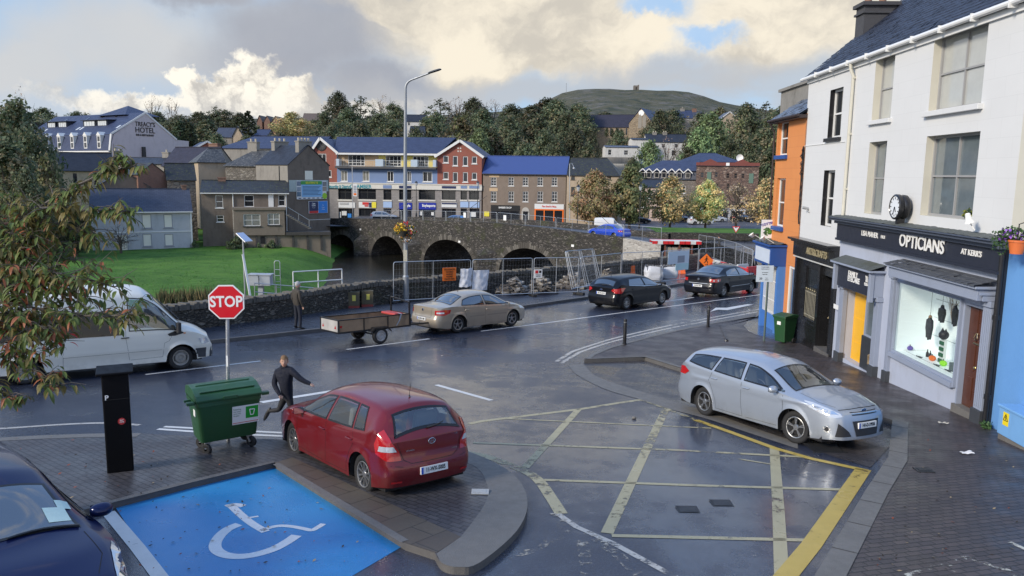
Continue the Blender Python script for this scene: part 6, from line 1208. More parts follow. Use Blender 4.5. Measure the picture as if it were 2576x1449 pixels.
class CarBody:
 def __init__(s,sp):
  s.sp=sp;s.top=pchip(sp['top']);s.edge0=pchip(sp['edge']);s.belt0=pchip(sp['belt']);s.w0=pchip(sp['w']);s.we0=pchip(sp['we'])
  s.x0,s.x1=sp['top'][0][0],sp['top'][-1][0];s.zs=sp.get('sill',.2);s.W=max(p[1]for p in sp['w'])
  s.ax=sp['axles'];s.ra=sp.get('arch',.36);s.rw=sp.get('wheel',.315)
 def belt(s,x):return s.belt0(x)
 def edge(s,x):return max(s.edge0(x),s.belt(x)+.012)
 def we(s,x):return min(s.we0(x),s.w(x)*.97)
 def w(s,x):return s.w0(x)
 def bot(s,x):
  z=s.zs+s.sp.get('tuck',.05)*(sst(s.x1-.45,s.x1,x)+sst(s.x0+.45,s.x0,x))
  for a in s.ax:
   d=abs(x-a)
   if d<s.ra:z=max(z,s.rw+math.sqrt(s.ra**2-d*d)-.0)
  return z
 def defo(s,p):
  x,y,z=p;fr=sst(s.x1-.8,s.x1,x);rr=sst(s.x0+.6,s.x0,x);k=1-min(1,(y/s.W)**2)
  sp=s.sp
  x+=fr*(sp.get('bow_f',.16)*k+sp['nose'](z))-rr*(sp.get('bow_r',.10)*k+sp['tail'](z))
  return Vector((x,y,z))
 def section(s,x):
  b,bl,e,t=s.bot(x),s.belt(x),s.edge(x),max(s.top(x),s.edge(x)+.002);w,we=s.w(x),s.we(x);pts=[]
  nl,ng,nt=s.NL,s.NG,s.NT
  mid=s.sp.get('waist',.55)
  arch=0
  for a in s.ax:arch=max(arch,1-min(1,abs(abs(x-a)-s.ra*.0)/(s.ra+.10))**3)
  for i in range(nl+1):
   k=i/nl;z=b+(bl-b)*k;q=(z-mid)/.45
   y=w*(1-.035*min(1,abs(q))**2.0*(1 if q>0 else 1.3));crease=s.sp.get('crease',.010)*math.exp(-((z-s.sp.get('crease_z',.78))/.035)**2);lip=s.sp.get('lip',.018)*arch*max(0,1-(z-b)/.10)
   pts.append((y+crease+lip,z))
  yb=pts[-1][0]
  for i in range(1,ng+1):
   k=i/ng;pts.append((yb+(we-yb)*k+.018*math.sin(math.pi*k)*min(1,(e-bl)/.3),bl+(e-bl)*k))
  for i in range(1,nt+1):
   k=i/nt;pts.append((we*(1-k),e+(t-e)*(1-(1-k)**2.1)))
  return pts
 def build(s,parent,m,nx=96,NL=12,NG=9,NT=8,cuts=()):
  s.NL,s.NG,s.NT=NL,NG,NT
  xs=sorted(set([s.x0+(s.x1-s.x0)*(.5-.5*math.cos(math.pi*(i/nx)))*.35+(s.x1-s.x0)*(i/nx)*.65 for i in range(nx+1)]+[a+d for a in s.ax for d in(-s.ra,-s.ra+.012,s.ra-.012,s.ra)]+[s.x0+d for d in(.008,.02,.04,.065,.1,.15)]+[s.x1-d for d in(.008,.02,.04,.065,.1,.15)]))
  sec=[s.section(x)for x in xs];k=len(sec[0]);mb=MB()
  vs=[]
  for x,c in zip(xs,sec):
   row=[(y,z)for y,z in c]+[(-y,z)for y,z in c[-2::-1]]
   vs+=[s.defo((x,y,z))for y,z in row]
  R_=2*k-1;fs=[(i*R_+j,i*R_+j+1,(i+1)*R_+j+1,(i+1)*R_+j)for i in range(len(xs)-1)for j in range(R_-1)]
  mb.add(vs,fs)
  for x,c in((xs[0],sec[0]),(xs[-1],sec[-1])):
   nr=NL+NG;nc=16;gv=[]
   for j in range(nr+1):
    for i in range(nc+1):
     q=-1+2*i/nc;y,z=c[j]
     if j==nr:kk=1-abs(q);z=c[nr][1]+(c[-1][1]-c[nr][1])*(1-(1-kk)**2.1)
     gv.append(s.defo((x,y*q,z)))
   mb.add(gv,[(j*(nc+1)+i,j*(nc+1)+i+1,(j+1)*(nc+1)+i+1,(j+1)*(nc+1)+i)for j in range(nr)for i in range(nc)])
  s.bvh=BVHTree.FromPolygons([Vector(v)for v in mb.v],mb.f)
  if cuts:
   keep=[]
   for f in mb.f:
    P=[Vector(mb.v[i])for i in f];kill=False
    for fn in cuts:
     if all(fn(p)for p in P):kill=True;break
    if not kill:keep.append(f)
   mb.f=keep;mb.m=[0]*len(keep)
  s.o=mb.build('body',m,parent,smooth=True,ang=48);return s.o
 def cast(s,p,d):
  d=Vector(d).normalized();h=s.bvh.ray_cast(Vector(p)-d*6,d);return(h[0],h[1])if h[0]else(None,None)
 def decal(s,pts,d,off=.005,res=.06,inset=0.0):
  d=Vector(d).normalized();P=[Vector(p)for p in pts]
  zc=Vector((0,0,1))if abs(d.z)<.9 else Vector((1,0,0));a=zc.cross(d).normalized();b=d.cross(a)
  q=[(p.dot(a),p.dot(b))for p in P];bm=bmesh.new();lay=bm.faces.layers.int.new('r')
  f=bm.faces.new([bm.verts.new((u,v,0))for u,v in q]);bm.normal_update()
  if inset:
   bmesh.ops.inset_region(bm,faces=[f],thickness=inset,use_even_offset=True,use_boundary=True);bm.faces.ensure_lookup_table()
   fi=min(bm.faces,key=lambda g:0 if len(g.verts)==len(q)and len(q)>4 else 1);inner=[(v.co.x,v.co.y)for v in fi.verts]
  for ax in(0,1):
   lo,hi=min(t[ax]for t in q),max(t[ax]for t in q);n=max(1,int((hi-lo)/res))
   for i in range(1,n):
    co=Vector((0,0,0));co[ax]=lo+(hi-lo)*i/n;no=Vector((0,0,0));no[ax]=1
    bmesh.ops.bisect_plane(bm,geom=bm.verts[:]+bm.edges[:]+bm.faces[:],plane_co=co,plane_no=no,dist=1e-6)
  bm.verts.index_update();idx={};mb=MB()
  for v in bm.verts:
   loc,nrm=s.cast(a*v.co.x+b*v.co.y,d)
   if loc is None:continue
   if nrm.dot(d)>0:nrm=-nrm
   idx[v.index]=len(mb.v);mb.v.append(tuple(loc+nrm*off))
  for g in bm.faces:
   I=[v.index for v in g.verts]
   if all(i in idx for i in I):mb.f.append([idx[i]for i in I]);cg=g.calc_center_median();mb.m.append(0 if not inset or inpoly(cg.x,cg.y,inner)else 1)
  bm.free();return mb
def inpoly(u,v,poly):
 c=False;n=len(poly)
 for i in range(n):
  (x1,y1),(x2,y2)=poly[i],poly[i-1]
  if(y1>v)!=(y2>v)and u<(x2-x1)*(v-y1)/(y2-y1)+x1:c=not c
 return c
def side_window_poly(b,x0,x1,lo=.025,hi=.055,s0=0.0,s1=0.0,n=14):
 bot=[(x0+(x1-x0)*i/n)for i in range(n+1)]
 B=[(x,b.belt(x)+lo)for x in bot];T=[]
 for x in bot:
  k=(x-x0)/(x1-x0);xt=x+s0*(1-k)+s1*k;T.append((xt,max(b.edge(xt)-hi,b.belt(xt)+lo+.004)))
 poly=B+T[::-1];out=[]
 for p in poly:
  if not out or(abs(p[0]-out[-1][0])+abs(p[1]-out[-1][1]))>.006:out.append(p)
 return out
def wheel_parts(root,pos,r,side,sp,w=.205):
 M=Matrix.Translation(pos)@Matrix.Rotation(sp.get('steer',0.0)if pos[0]>0 else 0.0,4,'Z')@Matrix.Rotation(R(-90)*side,4,'X')
 h=w/2;t=MB();ri=r*.66
 t.lathe([(ri,-h*.9),(r*.88,-h),(r*.97,-h*.86),(r,-h*.55),(r,h*.55),(r*.97,h*.86),(r*.88,h),(ri+.01,h*.92),(ri,h*.8)],36,M)
 for g in(-.35,0,.35):pass
 wo=t.build('wheel',RUBBER,root,smooth=True,ang=50)
 rm=MB();k=sp.get('spokes',5);st=sp.get('rim','alloy')
 rm.lathe([(ri,h*.92),(ri-.008,h*.95),(ri-.022,h*.9),(ri-.03,h*.5),(ri-.035,-h*.2)],36,M)
 if st=='alloy':
  for i in range(k):
   a=2*math.pi*i/k+.3;
   for da in((-.10,.10)if sp.get('twin')else(0,)):
    p0=Vector((math.cos(a+da*.6)*.045,math.sin(a+da*.6)*.045,h*.72));p1=Vector((math.cos(a+da)*(ri-.015),math.sin(a+da)*(ri-.015),h*.82));sw=(.05 if k<=5 else.034)if not sp.get('twin')else.026
    tdir=Vector((-math.sin(a+da),math.cos(a+da),0));vs=[]
    for p,ww,zz in((p0,sw*.8,.03),(p1,sw*1.15,.02)):
     vs+=[p+tdir*ww/2-Vector((0,0,zz)),p-tdir*ww/2-Vector((0,0,zz)),p-tdir*ww/2*.75,p+tdir*ww/2*.75]
    rm.add([M@v for v in vs],[(0,1,2,3),(4,7,6,5),(2,1,5,6),(0,3,7,4),(3,2,6,7),(1,0,4,5)])
  rm.lathe([(.001,h*.80),(.05,h*.78),(.062,h*.66),(.062,h*.3)],18,M)
 else:
  rm.lathe([(ri-.03,h*.5),(ri*.75,h*.45),(ri*.62,h*.8),(ri*.35,h*.85),(ri*.28,h*.6),(.001,h*.62)],30,M)
  for i in range(k):a=2*math.pi*i/k;rm.lathe([(.001,.006),(.018,.004),(.02,0)],8,M@Matrix.Translation((math.cos(a)*ri*.48,math.sin(a)*ri*.48,h*.84)))
 rm.build('rim',sp.get('rimm',SILVRIM),wo,smooth=True,ang=35)
 bd=MB();bd.lathe([(.001,-h*.1),(ri-.03,-h*.1)],24,M);bd.build('brake_disc',mat('brake_dark',(.02,.02,.02),.6,.3),wo)  # one even near-black disc behind the spokes
def plate(root,b,x_sign,z,txt,tilt=0.0,y=0.0,w=.52,name='number_plate'):
 loc,nrm=b.cast((0,y,z),(-x_sign,0,0));
 X=Vector((0,x_sign,0));N=Vector((x_sign*math.cos(tilt),0,math.sin(tilt)));Zp=N.cross(X);Zp=Zp if Zp.z>0 else-Zp
 M=Matrix(((X.x,-N.x,Zp.x,loc.x+N.x*.012),(X.y,-N.y,Zp.y,loc.y),(X.z,-N.z,Zp.z,loc.z),(0,0,0,1)))
 mb=MB().box(-w/2,w/2,-.008,.03,-.055,.055,0,M);p=mb.build(name,PLATE,root,bevel=.003)
 MB().box(-w/2+.004,-w/2+.045,-.0095,-.0078,-.051,.051,0,M).build('country_strip',PLATEB,p)
 mb=place(text_mb(txt,.088,.002,bold=.0025,sx=.80),M@Matrix.Translation((.02,-.0105,-.0)));mb.build('registration',PLATET,p)
def make_car(sp,label,name='parked_car',cat='car',group=None,loc=(0,0,0),detail=2):
 b=CarBody(sp);root=thing(name,label,cat,loc,group=group);P=paint(sp['paint_name'],sp['paint'],sp.get('metal',0.0),sp.get('prough',.3));clear=sp.get('clear',False)
 wins=[]
 for w_ in sp['side_windows']:wins.append(side_window_poly(b,w_[0],w_[1],s0=w_[2]if len(w_)>2 else 0,s1=w_[3]if len(w_)>3 else 0))
 tops=[]
 for nm,xa,xb,ins in sp.get('top_windows',[]):
  n=12;L=[(xa+(xb-xa)*i/n)for i in range(n+1)];tops.append((nm,[(x,b.we(x)-ins)for x in L]+[(x,-(b.we(x)-ins))for x in L[::-1]]))
 cuts=[]
 if clear:
  for poly in wins:cuts.append(lambda p,poly=poly:p.z>.6 and abs(p.y)>.4 and inpoly(p.x,p.z,poly))
  for nm,poly in tops:cuts.append(lambda p,poly=poly:p.z>.75 and inpoly(p.x,p.y,poly))
 b.build(root,P,nx=120 if detail>1 else 60,cuts=cuts);G_=CLEARG if clear else CARGLASS
 for poly in wins:
  for sd_ in(1,-1):
   b.decal([(x,0,z)for x,z in poly][::1],(0,-sd_,0),.006,.07,.028).build('side_window',[G_,FRIT],root,smooth=True)
 for nm,poly in tops:
  n=len(poly)//2;pp=[poly[i]for i in range(2*n)]
  b.decal([(x,y,0)for x,y in pp],(0,0,-1),.006,.08,.035).build(nm,[G_,FRIT],root,smooth=True)
 for it in sp.get('decals',[]):
  nm,pts,d,mm,both=it[:5];off=it[5]if len(it)>5 else.006
  for sd_ in((1,-1)if both else(1,)):
   q=[(p[0],p[1]*sd_,p[2])for p in pts];mb=b.decal(q,(d[0],d[1]*sd_,d[2]),off,.05)
   if mb.f:mb.build(nm,mm,root,smooth=True)
 if detail>1:
  sm=MB()
  for line in sp.get('seams',[]):
   for sd_ in(1,-1):
    for(p,q)in zip(line,line[1:]):
     d=Vector((q[0]-p[0],0,q[1]-p[1]));L=d.length;d/=L;nn=Vector((-d.z,0,d.x))*.0032
     m2=b.decal([(p[0]+nn.x,0,p[1]+nn.z),(q[0]+nn.x,0,q[1]+nn.z),(q[0]-nn.x,0,q[1]-nn.z),(p[0]-nn.x,0,p[1]-nn.z)],(0,-sd_,0),.002,.08);sm.add(m2.v,m2.f)
  for line in sp.get('end_seams',[]):
   d0,L=line;d0=Vector(d0)
   for p,q in zip(L,L[1:]):
    p,q=Vector(p),Vector(q);d=(q-p).normalized();nn=d.cross(d0).normalized()*.0035
    m2=b.decal([p+nn,q+nn,q-nn,p-nn],d0,.002,.06);sm.add(m2.v,m2.f)
  if sm.f:sm.build('panel_gaps',SEAM,root)
  for(x,z)in sp.get('handles',[]):
   for sd_ in(1,-1):
    loc_,nr=b.cast((x,0,z),(0,-sd_,0))
    if loc_ is None:continue
    h=MB().tube([loc_+Vector((-.10,sd_*.002,0)),loc_+Vector((-.085,sd_*.028,.002)),loc_+Vector((.07,sd_*.030,.004)),loc_+Vector((.10,sd_*.004,.002))],[.010,.014,.015,.010],8);h.build('door_handle',sp.get('handle_mat',P),root,smooth=True)
 if sp.get('mirror'):
  mx_,mz=sp['mirror']
  for sd_ in(1,-1):
   loc_,nr=b.cast((mx_,0,mz),(0,-sd_,0));c=loc_+Vector((-.0,sd_*.12,.03));mb=MB()
   mb.grid(lambda u,v:c+Vector((.085*math.cos(v*math.pi-math.pi/2)*(math.cos(u*6.283)*.8+.15)if False else.075*math.sin(v*math.pi)*math.cos(u*6.283)*(1.3 if math.cos(u*6.283)>0 else.45),sd_*-.115*math.cos(v*math.pi),.072*math.sin(v*math.pi)**.7*math.sin(u*6.283))),20,12)
   mb.bar(loc_+Vector((0,-sd_*.02,-.02)),c+Vector((0,-sd_*.05,-.03)),.05,.03)
   mo_=mb.build('wing_mirror',sp.get('mirror_mat',P),root,smooth=True)
   mg=MB().grid(lambda u,v:c+Vector((-.036,sd_*.092*(u*2-1),.052*(v*2-1))),1,1);mg.build('mirror_glass',CHROME,mo_)
 tr=sp['track']/2
 for ax in b.ax:
  for sd_ in(1,-1):
   wheel_parts(root,(ax,sd_*(tr-(.205/2 if True else 0)),b.rw),b.rw,sd_,sp)
   ln=MB();yo,yi=sd_*(b.w(ax)-.03),sd_*(b.w(ax)-.40);A=[R(-14)+R(208)*i/20 for i in range(21)];ring=[(ax+(b.ra+.004)*math.cos(t),b.rw+(b.ra+.004)*math.sin(t))for t in A]
   ln.strip([(x,yo,z)for x,z in ring],[(x,yi,z)for x,z in ring]);ln.add([(x,yi,z)for x,z in ring],[tuple(range(21))]);ln.build('wheel_arch',DARKIN,root)
 ub=MB().box(b.x0+.12,b.x1-.2,-b.W*.86,b.W*.86,b.zs-.03,b.zs+.12);ub.build('underbody',DARKIN,root)
 if clear:
  it=MB();zf=b.zs+.12;cab0,cab1=sp['cabin'];it.box(cab0,cab1,-b.W*.86,b.W*.86,zf,zf+.04)
  it.box(cab1-.32,cab1+.12,-b.W*.84,b.W*.84,zf,b.belt(cab1)-.06)
  it.build('dashboard',TRIM,root,bevel=.04)
  for sd_ in(1,-1):
   for xs_,nm in((sp['seats'][0],'front_seat'),(sp['seats'][1],'rear_seat')):
    m_=MB();Mx=Matrix.Translation((xs_,sd_*.36,zf));m_.box(-.25,.28,-.23,.23,.08,.30,0,Mx);m_.box(-.06,.08,-.22,.22,.28,.86,0,Mx@Matrix.Translation((-.25,0,0))@Matrix.Rotation(R(-14),4,'Y'));m_.box(-.05,.05,-.13,.13,.90,1.08,0,Mx@Matrix.Translation((-.25,0,0))@Matrix.Rotation(R(-14),4,'Y'))
    m_.build(nm,SEAT,root,bevel=.05)
  sw_=MB();cc=Vector((cab1-.48,-.36,b.belt(cab1)-.02));Mw=frame(cc,(0,1,0),(.35,0,1));sw_.tube([Mw@Vector((.18*math.cos(a),0,.18*math.sin(a)))for a in[i*math.pi/10 for i in range(20)]],.014,6,closed=True)
  for a in(0,math.pi,-math.pi/2):sw_.bar(cc,Mw@Vector((.18*math.cos(a),0,.18*math.sin(a))),.03,.02)
  sw_.build('steering_wheel',TRIM,root,smooth=True)
 if 'front_plate' in sp:plate(root,b,1,*sp['front_plate'])
 if 'rear_plate' in sp:plate(root,b,-1,*sp['rear_plate'])
 for fn in sp.get('extra',[]):fn(root,b)
 return root,b
def seat_on_road(root,pr,pf,side,sp):
 d=pf-pr;s=d.length/(sp['axles'][1]-sp['axles'][0]);x=d.normalized();yy=(pr.y+pf.y)/2;zn=Vector((0,(zg(0,yy-.5)-zg(0,yy+.5)),1)).normalized();y=zn.cross(x).normalized();z=x.cross(y)
 o=(pr+pf)/2-y*side*(sp['track']/2-.04)*s-x*((sp['axles'][1]+sp['axles'][0])/2*s)
 M=Matrix(((x.x,y.x,z.x),(x.y,y.y,z.y),(x.z,y.z,z.z)));root.location=o;root.rotation_euler=M.to_euler();root.scale=(s,s,s)
 return s
def fudge(root,pr,k,kz):
 root.location=pr+(root.location-pr)*k;root.scale=(root.scale[0]*k,root.scale[1]*k,root.scale[2]*k*kz)
nose_std=pchip([(.15,-.10),(.30,-.01),(.45,.0),(.62,-.02),(.75,-.10),(.9,-.25),(1.6,-.4)])
tail_std=pchip([(.15,-.12),(.30,-.02),(.48,.02),(.60,.0),(.66,-.035),(.9,-.06),(1.6,-.08)])
def aerial(x,L=.22,lean=-.5):
 def f(root,b):
  loc,n=b.cast((x,0,0),(0,0,-1));m=MB().tube([loc,loc+Vector((.02,0,.03))],.014,8);m.tube([loc+Vector((.02,0,.03)),loc+Vector((lean*L*.9,0,L))],.0045,6);m.build('aerial',BLACK,root)
 return f
def rear_wiper(x,z,L=.34):
 def f(root,b):
  a,n1=b.cast((0,.03,z),(1,0,0));c,n2=b.cast((0,-L,z+.05),(1,0,0));m=MB().tube([a+n1*.02,a*.5+c*.5+Vector((-.03,0,.0)),c+Vector((-.015,0,0))],[.018,.012,.006],6);m.build('rear_wiper',BLACK,root,smooth=True)
 return f
def badge(dirx,z,r,kind,y=0.0):
 def f(root,b):
  p,n=b.cast((0,y,z),(-dirx,0,0));m=MB();N=Vector((dirx,0,.15)).normalized();M=frame(p+N*.012,Vector((0,dirx,0)),Vector((0,0,1)))
  if kind=='h':
   m.tube([M@Vector((r*math.cos(a),0,r*.62*math.sin(a)))for a in[i*math.pi/10 for i in range(20)]],.006,6,closed=True)
   for s_ in(-1,1):m.bar(M@Vector((s_*r*.42-.008,0,-r*.4)),M@Vector((s_*r*.42+.012,0,r*.4)),.011,.006)
   m.bar(M@Vector((-r*.42,0,-.006)),M@Vector((r*.42,0,.008)),.011,.006);m.build('badge',CHROME,root)
  elif kind=='oval':
   m.grid(lambda u,v:M@Vector((r*v*math.cos(u*6.283),-.006*(1-v*v),r*.5*v*math.sin(u*6.283))),20,3);o_=m.build('badge',mat('badge_blue',(.015,.03,.12),.2,var=0,coat=1),root)
   MB().tube([M@Vector((r*math.cos(a),-.004,r*.5*math.sin(a)))for a in[i*math.pi/10 for i in range(20)]],.006,6,closed=True).build('badge_rim',CHROME,o_)
  else:
   m.lathe([(.001,.012),(r*.9,.01),(r,0)],20,M@Matrix.Rotation(R(90),4,'X'));m.build('badge',CHROME,root)
 return f
def car_text(txt,dirx,y,z,size,mm=CHROME):
 def f(root,b):
  p,n=b.cast((0,y,z),(-dirx,0,0));place_=place(text_mb(txt,size,.004),frame(p+Vector((dirx*.008,0,0)),(0,dirx if dirx<0 else dirx,0),(0,0,1))@Matrix.Identity(4));place_.build('model_lettering',mm,root)
 return f
# --- red hatchback
W_=lambda h,f0=.86,r0=.90,xr=-2.1,xf=2.2:[(xr,h*(r0-.10)),(xr+.03,h*(r0-.03)),(xr+.09,h*(r0+.02)),(xr+.2,h*(r0+.06)),(xr+.6,h*.992),(-.6,h),(.9,h),(xf-.75,h*.98),(xf-.32,h*(f0+.075)),(xf-.14,h*(f0+.01)),(xf-.05,h*(f0-.06)),(xf,h*(f0-.14))]
i30=dict(paint_name='dark_red_paint',paint=(.150,.006,.010),metal=.2,prough=.30,axles=(-1.325,1.325),track=1.64,wheel=.315,arch=.365,sill=.21,crease_z=.80,top=[(-2.06,.95),(-2.02,1.0),(-1.72,1.35),(-1.66,1.405),(-1.2,1.46),(-.5,1.48),(.1,1.445),(.42,1.37),(1.15,1.01),(1.25,.985),(1.7,.92),(2.0,.82),(2.14,.70)],edge=[(-2.06,.93),(-2.0,.98),(-1.74,1.27),(-1.6,1.34),(-1.1,1.395),(-.5,1.405),(.1,1.365),(.4,1.28),(1.08,.965),(1.2,.94),(1.7,.87),(2.0,.775),(2.14,.68)],belt=[(-2.06,.92),(-1.75,1.08),(-1.45,.995),(-.9,.955),(0,.925),(1.0,.90),(1.2,.885),(1.7,.82),(2.14,.63)],w=W_(.8875,.84,.90,-2.06,2.14),we=[(-2.06,.74),(-1.74,.615),(-1.2,.60),(-.4,.60),(.2,.585),(.45,.60),(1.08,.70),(1.3,.73),(1.8,.70),(2.14,.60)],nose=nose_std,tail=tail_std,clear=True,cabin=(-1.75,.95),seats=(-.05,-.95),side_windows=[(-.10,.98,-.06,0),(-1.03,-.17,.10,-.06),(-1.42,-1.08,.18,.10)],top_windows=[('windscreen',.44,1.13,.045),('rear_window',-2.0,-1.735,.075)],handles=[(-.02,.80),(-.98,.825)],mirror=(.80,.93),seams=[[(1.0,.88),(1.02,.55),(.95,.28),(.0,.26)],[(-.13,.93),(-.14,.55),(-.10,.26)],[(-1.06,.97),(-1.12,.78),(-.98,.62),(-.88,.42),(-.86,.26)],[(-.1,.26),(-.86,.27)]],end_seams=[((1,0,0),[(0,.62,.93),(0,.52,.66),(0,.40,.60),(0,-.40,.60),(0,-.52,.66),(0,-.62,.93)]),((1,0,0),[(0,.86,.62),(0,.55,.57)]),((1,0,0),[(0,-.86,.62),(0,-.55,.57)])],decals=[('tail_light',pol((.8,-.6,0),[(-.52,1.10),(-.44,1.06),(-.37,.88),(-.40,.75),(-.58,.665),(-.80,.66),(-.76,.80),(-.63,.97)]),(.8,-.6,0),LAMPR,True,.010),('reversing_lamp',pol((.8,-.6,0),[(-.68,.875),(-.46,.875),(-.44,.80),(-.73,.795)]),(.8,-.6,0),LAMPC,True,.014),('head_light',[(1.55,.80,.84),(1.8,.75,.83),(2.1,.55,.72),(2.15,.52,.63),(1.95,.72,.66)],(-.7,-.7,0),LAMPC,True,.008),('grille',[(2.2,.40,.60),(2.2,-.40,.60),(2.2,-.34,.45),(2.2,.34,.45)],(-1,0,0),TRIM,False),('rear_reflector',[(-2.1,.74,.36),(-2.1,.56,.36),(-2.1,.56,.33),(-2.1,.74,.33)],(1,-.2,0),LAMPR,True)],rear_plate=(.47,'11-WX-5005',R(4)),front_plate=(.40,'11-WX-5005'),spokes=10,extra=[aerial(-1.45,.24,-.15),rear_wiper(0,1.06),badge(-1,.88,.065,'h'),car_text('1.4',-1,-.50,.92,.05),car_text('HYUNDAI',-1,.40,.79,.035),car_text('COMFORT',-1,-.46,.70,.022)])
rc,rb=make_car(i30,'dark red hatchback parked on the pavement beside the blue bay','parked_car')
seat_on_road(rc,G(918,1243),G(757,1156),1,i30);fudge(rc,G(920,1246),1.10,1.06)
# --- silver estate
est=dict(paint_name='silver_paint',paint=(.38,.42,.48),metal=.55,prough=.34,axles=(-1.324,1.324),track=1.66,wheel=.318,arch=.37,sill=.21,crease_z=.83,crease=.014,waist=.6,steer=R(9),top=[(-2.27,1.0),(-2.2,1.08),(-1.98,1.36),(-1.9,1.41),(-1.4,1.465),(-.5,1.49),(.15,1.455),(.5,1.36),(1.22,1.03),(1.34,1.0),(1.8,.93),(2.05,.84),(2.16,.74)],edge=[(-2.27,.98),(-2.18,1.05),(-1.98,1.28),(-1.84,1.345),(-1.3,1.395),(-.5,1.405),(.12,1.37),(.46,1.275),(1.15,.985),(1.3,.955),(1.8,.875),(2.05,.80),(2.16,.72)],belt=[(-2.27,.95),(-2.0,1.12),(-1.5,1.065),(-.9,1.02),(0,.97),(1.05,.925),(1.3,.895),(1.8,.83),(2.16,.68)],w=W_(.91,.82,.88,-2.27,2.16),we=[(-2.27,.74),(-1.9,.63),(-1.2,.615),(-.4,.61),(.2,.595),(.5,.61),(1.15,.71),(1.4,.745),(1.8,.72),(2.16,.60)],nose=pchip([(.15,-.08),(.28,.03),(.45,.02),(.62,-.0),(.75,-.05),(.9,-.25),(1.6,-.4)]),tail=tail_std,bow_f=.20,clear=True,cabin=(-2.0,1.0),seats=(0.0,-.95),side_windows=[(-.05,1.04,-.05,0),(-.98,-.13,.10,-.05),(-1.84,-1.05,.05,.10)],top_windows=[('windscreen',.50,1.20,.045),('rear_window',-2.2,-2.0,.08)],handles=[(.05,.865),(-.93,.90)],mirror=(.86,.96),seams=[[(1.05,.90),(1.08,.6),(1.0,.28),(.05,.26)],[(-.10,.96),(-.09,.55),(-.05,.26)],[(-1.02,1.02),(-1.10,.84),(-.97,.64),(-.88,.45),(-.86,.26)],[(-.05,.26),(-.86,.27)]],end_seams=[((0,0,-1),[(1.30,.66,0),(1.75,.66,0),(2.04,.52,0)]),((0,0,-1),[(1.30,-.66,0),(1.75,-.66,0),(2.04,-.52,0)]),((-1,0,0),[(0,.55,.785),(0,0,.80),(0,-.55,.785)])],decals=[('head_light',[(1.55,.84,.885),(1.72,.80,.87),(2.0,.66,.80),(2.12,.50,.735),(2.14,.46,.69),(2.05,.58,.66),(1.9,.74,.70),(1.66,.86,.80)],(-.7,-.7,0),LAMPC,True,.008),('head_light_core',[(1.85,.78,.80),(2.06,.60,.765),(2.1,.52,.72),(1.95,.70,.72)],(-.7,-.7,0),mat('lamp_reflector',(.8,.82,.84),.06,.9,var=.2,vs=40),True,.011),('upper_grille',[(2.2,.38,.755),(2.2,-.38,.755),(2.2,-.36,.70),(2.2,.36,.70)],(-1,0,0),TRIM,False),('lower_grille',[(2.3,.38,.60),(2.3,-.38,.60),(2.3,-.30,.32),(2.3,.30,.32)],(-1,0,0),TRIM,False,.008),('side_grille',[(2.2,.66,.57),(2.2,.46,.42),(2.2,.40,.33),(2.2,.70,.32)],(-1,-.12,0),TRIM,True,.008),('fog_lamp',[(2.1,.80+.075*math.cos(a),.44+.065*math.sin(a))for a in[i*math.pi/8 for i in range(16)]],(-.8,-.6,0),CHROME,True,.010),('fog_lamp_glass',[(2.1,.80+.045*math.cos(a),.44+.04*math.sin(a))for a in[i*math.pi/8 for i in range(16)]],(-.8,-.6,0),TRIM,True,.014),('chrome_bar',[(2.2,.37,.733),(2.2,-.37,.733),(2.2,-.37,.722),(2.2,.37,.722)],(-1,0,0),CHROME,False,.012),('tail_light',[(-2.0,.86,1.02),(-2.2,.74,1.0),(-2.2,.72,.84),(-1.95,.90,.84),(-1.8,.90,.93)],(.7,-.7,0),LAMPR,True,.010)],front_plate=(.515,'141-D-19936'),rear_plate=(.62,'141-D-19936'),spokes=5,twin=True,extra=[badge(1,.765,.075,'oval')])
sc_,sb_=make_car(est,'silver estate car parked in the brick bay, facing the shops','parked_car')
seat_on_road(sc_,G(1772,1045),G(1985,1111),-1,est);fudge(sc_,G(1772,1045),1.06,1.06)
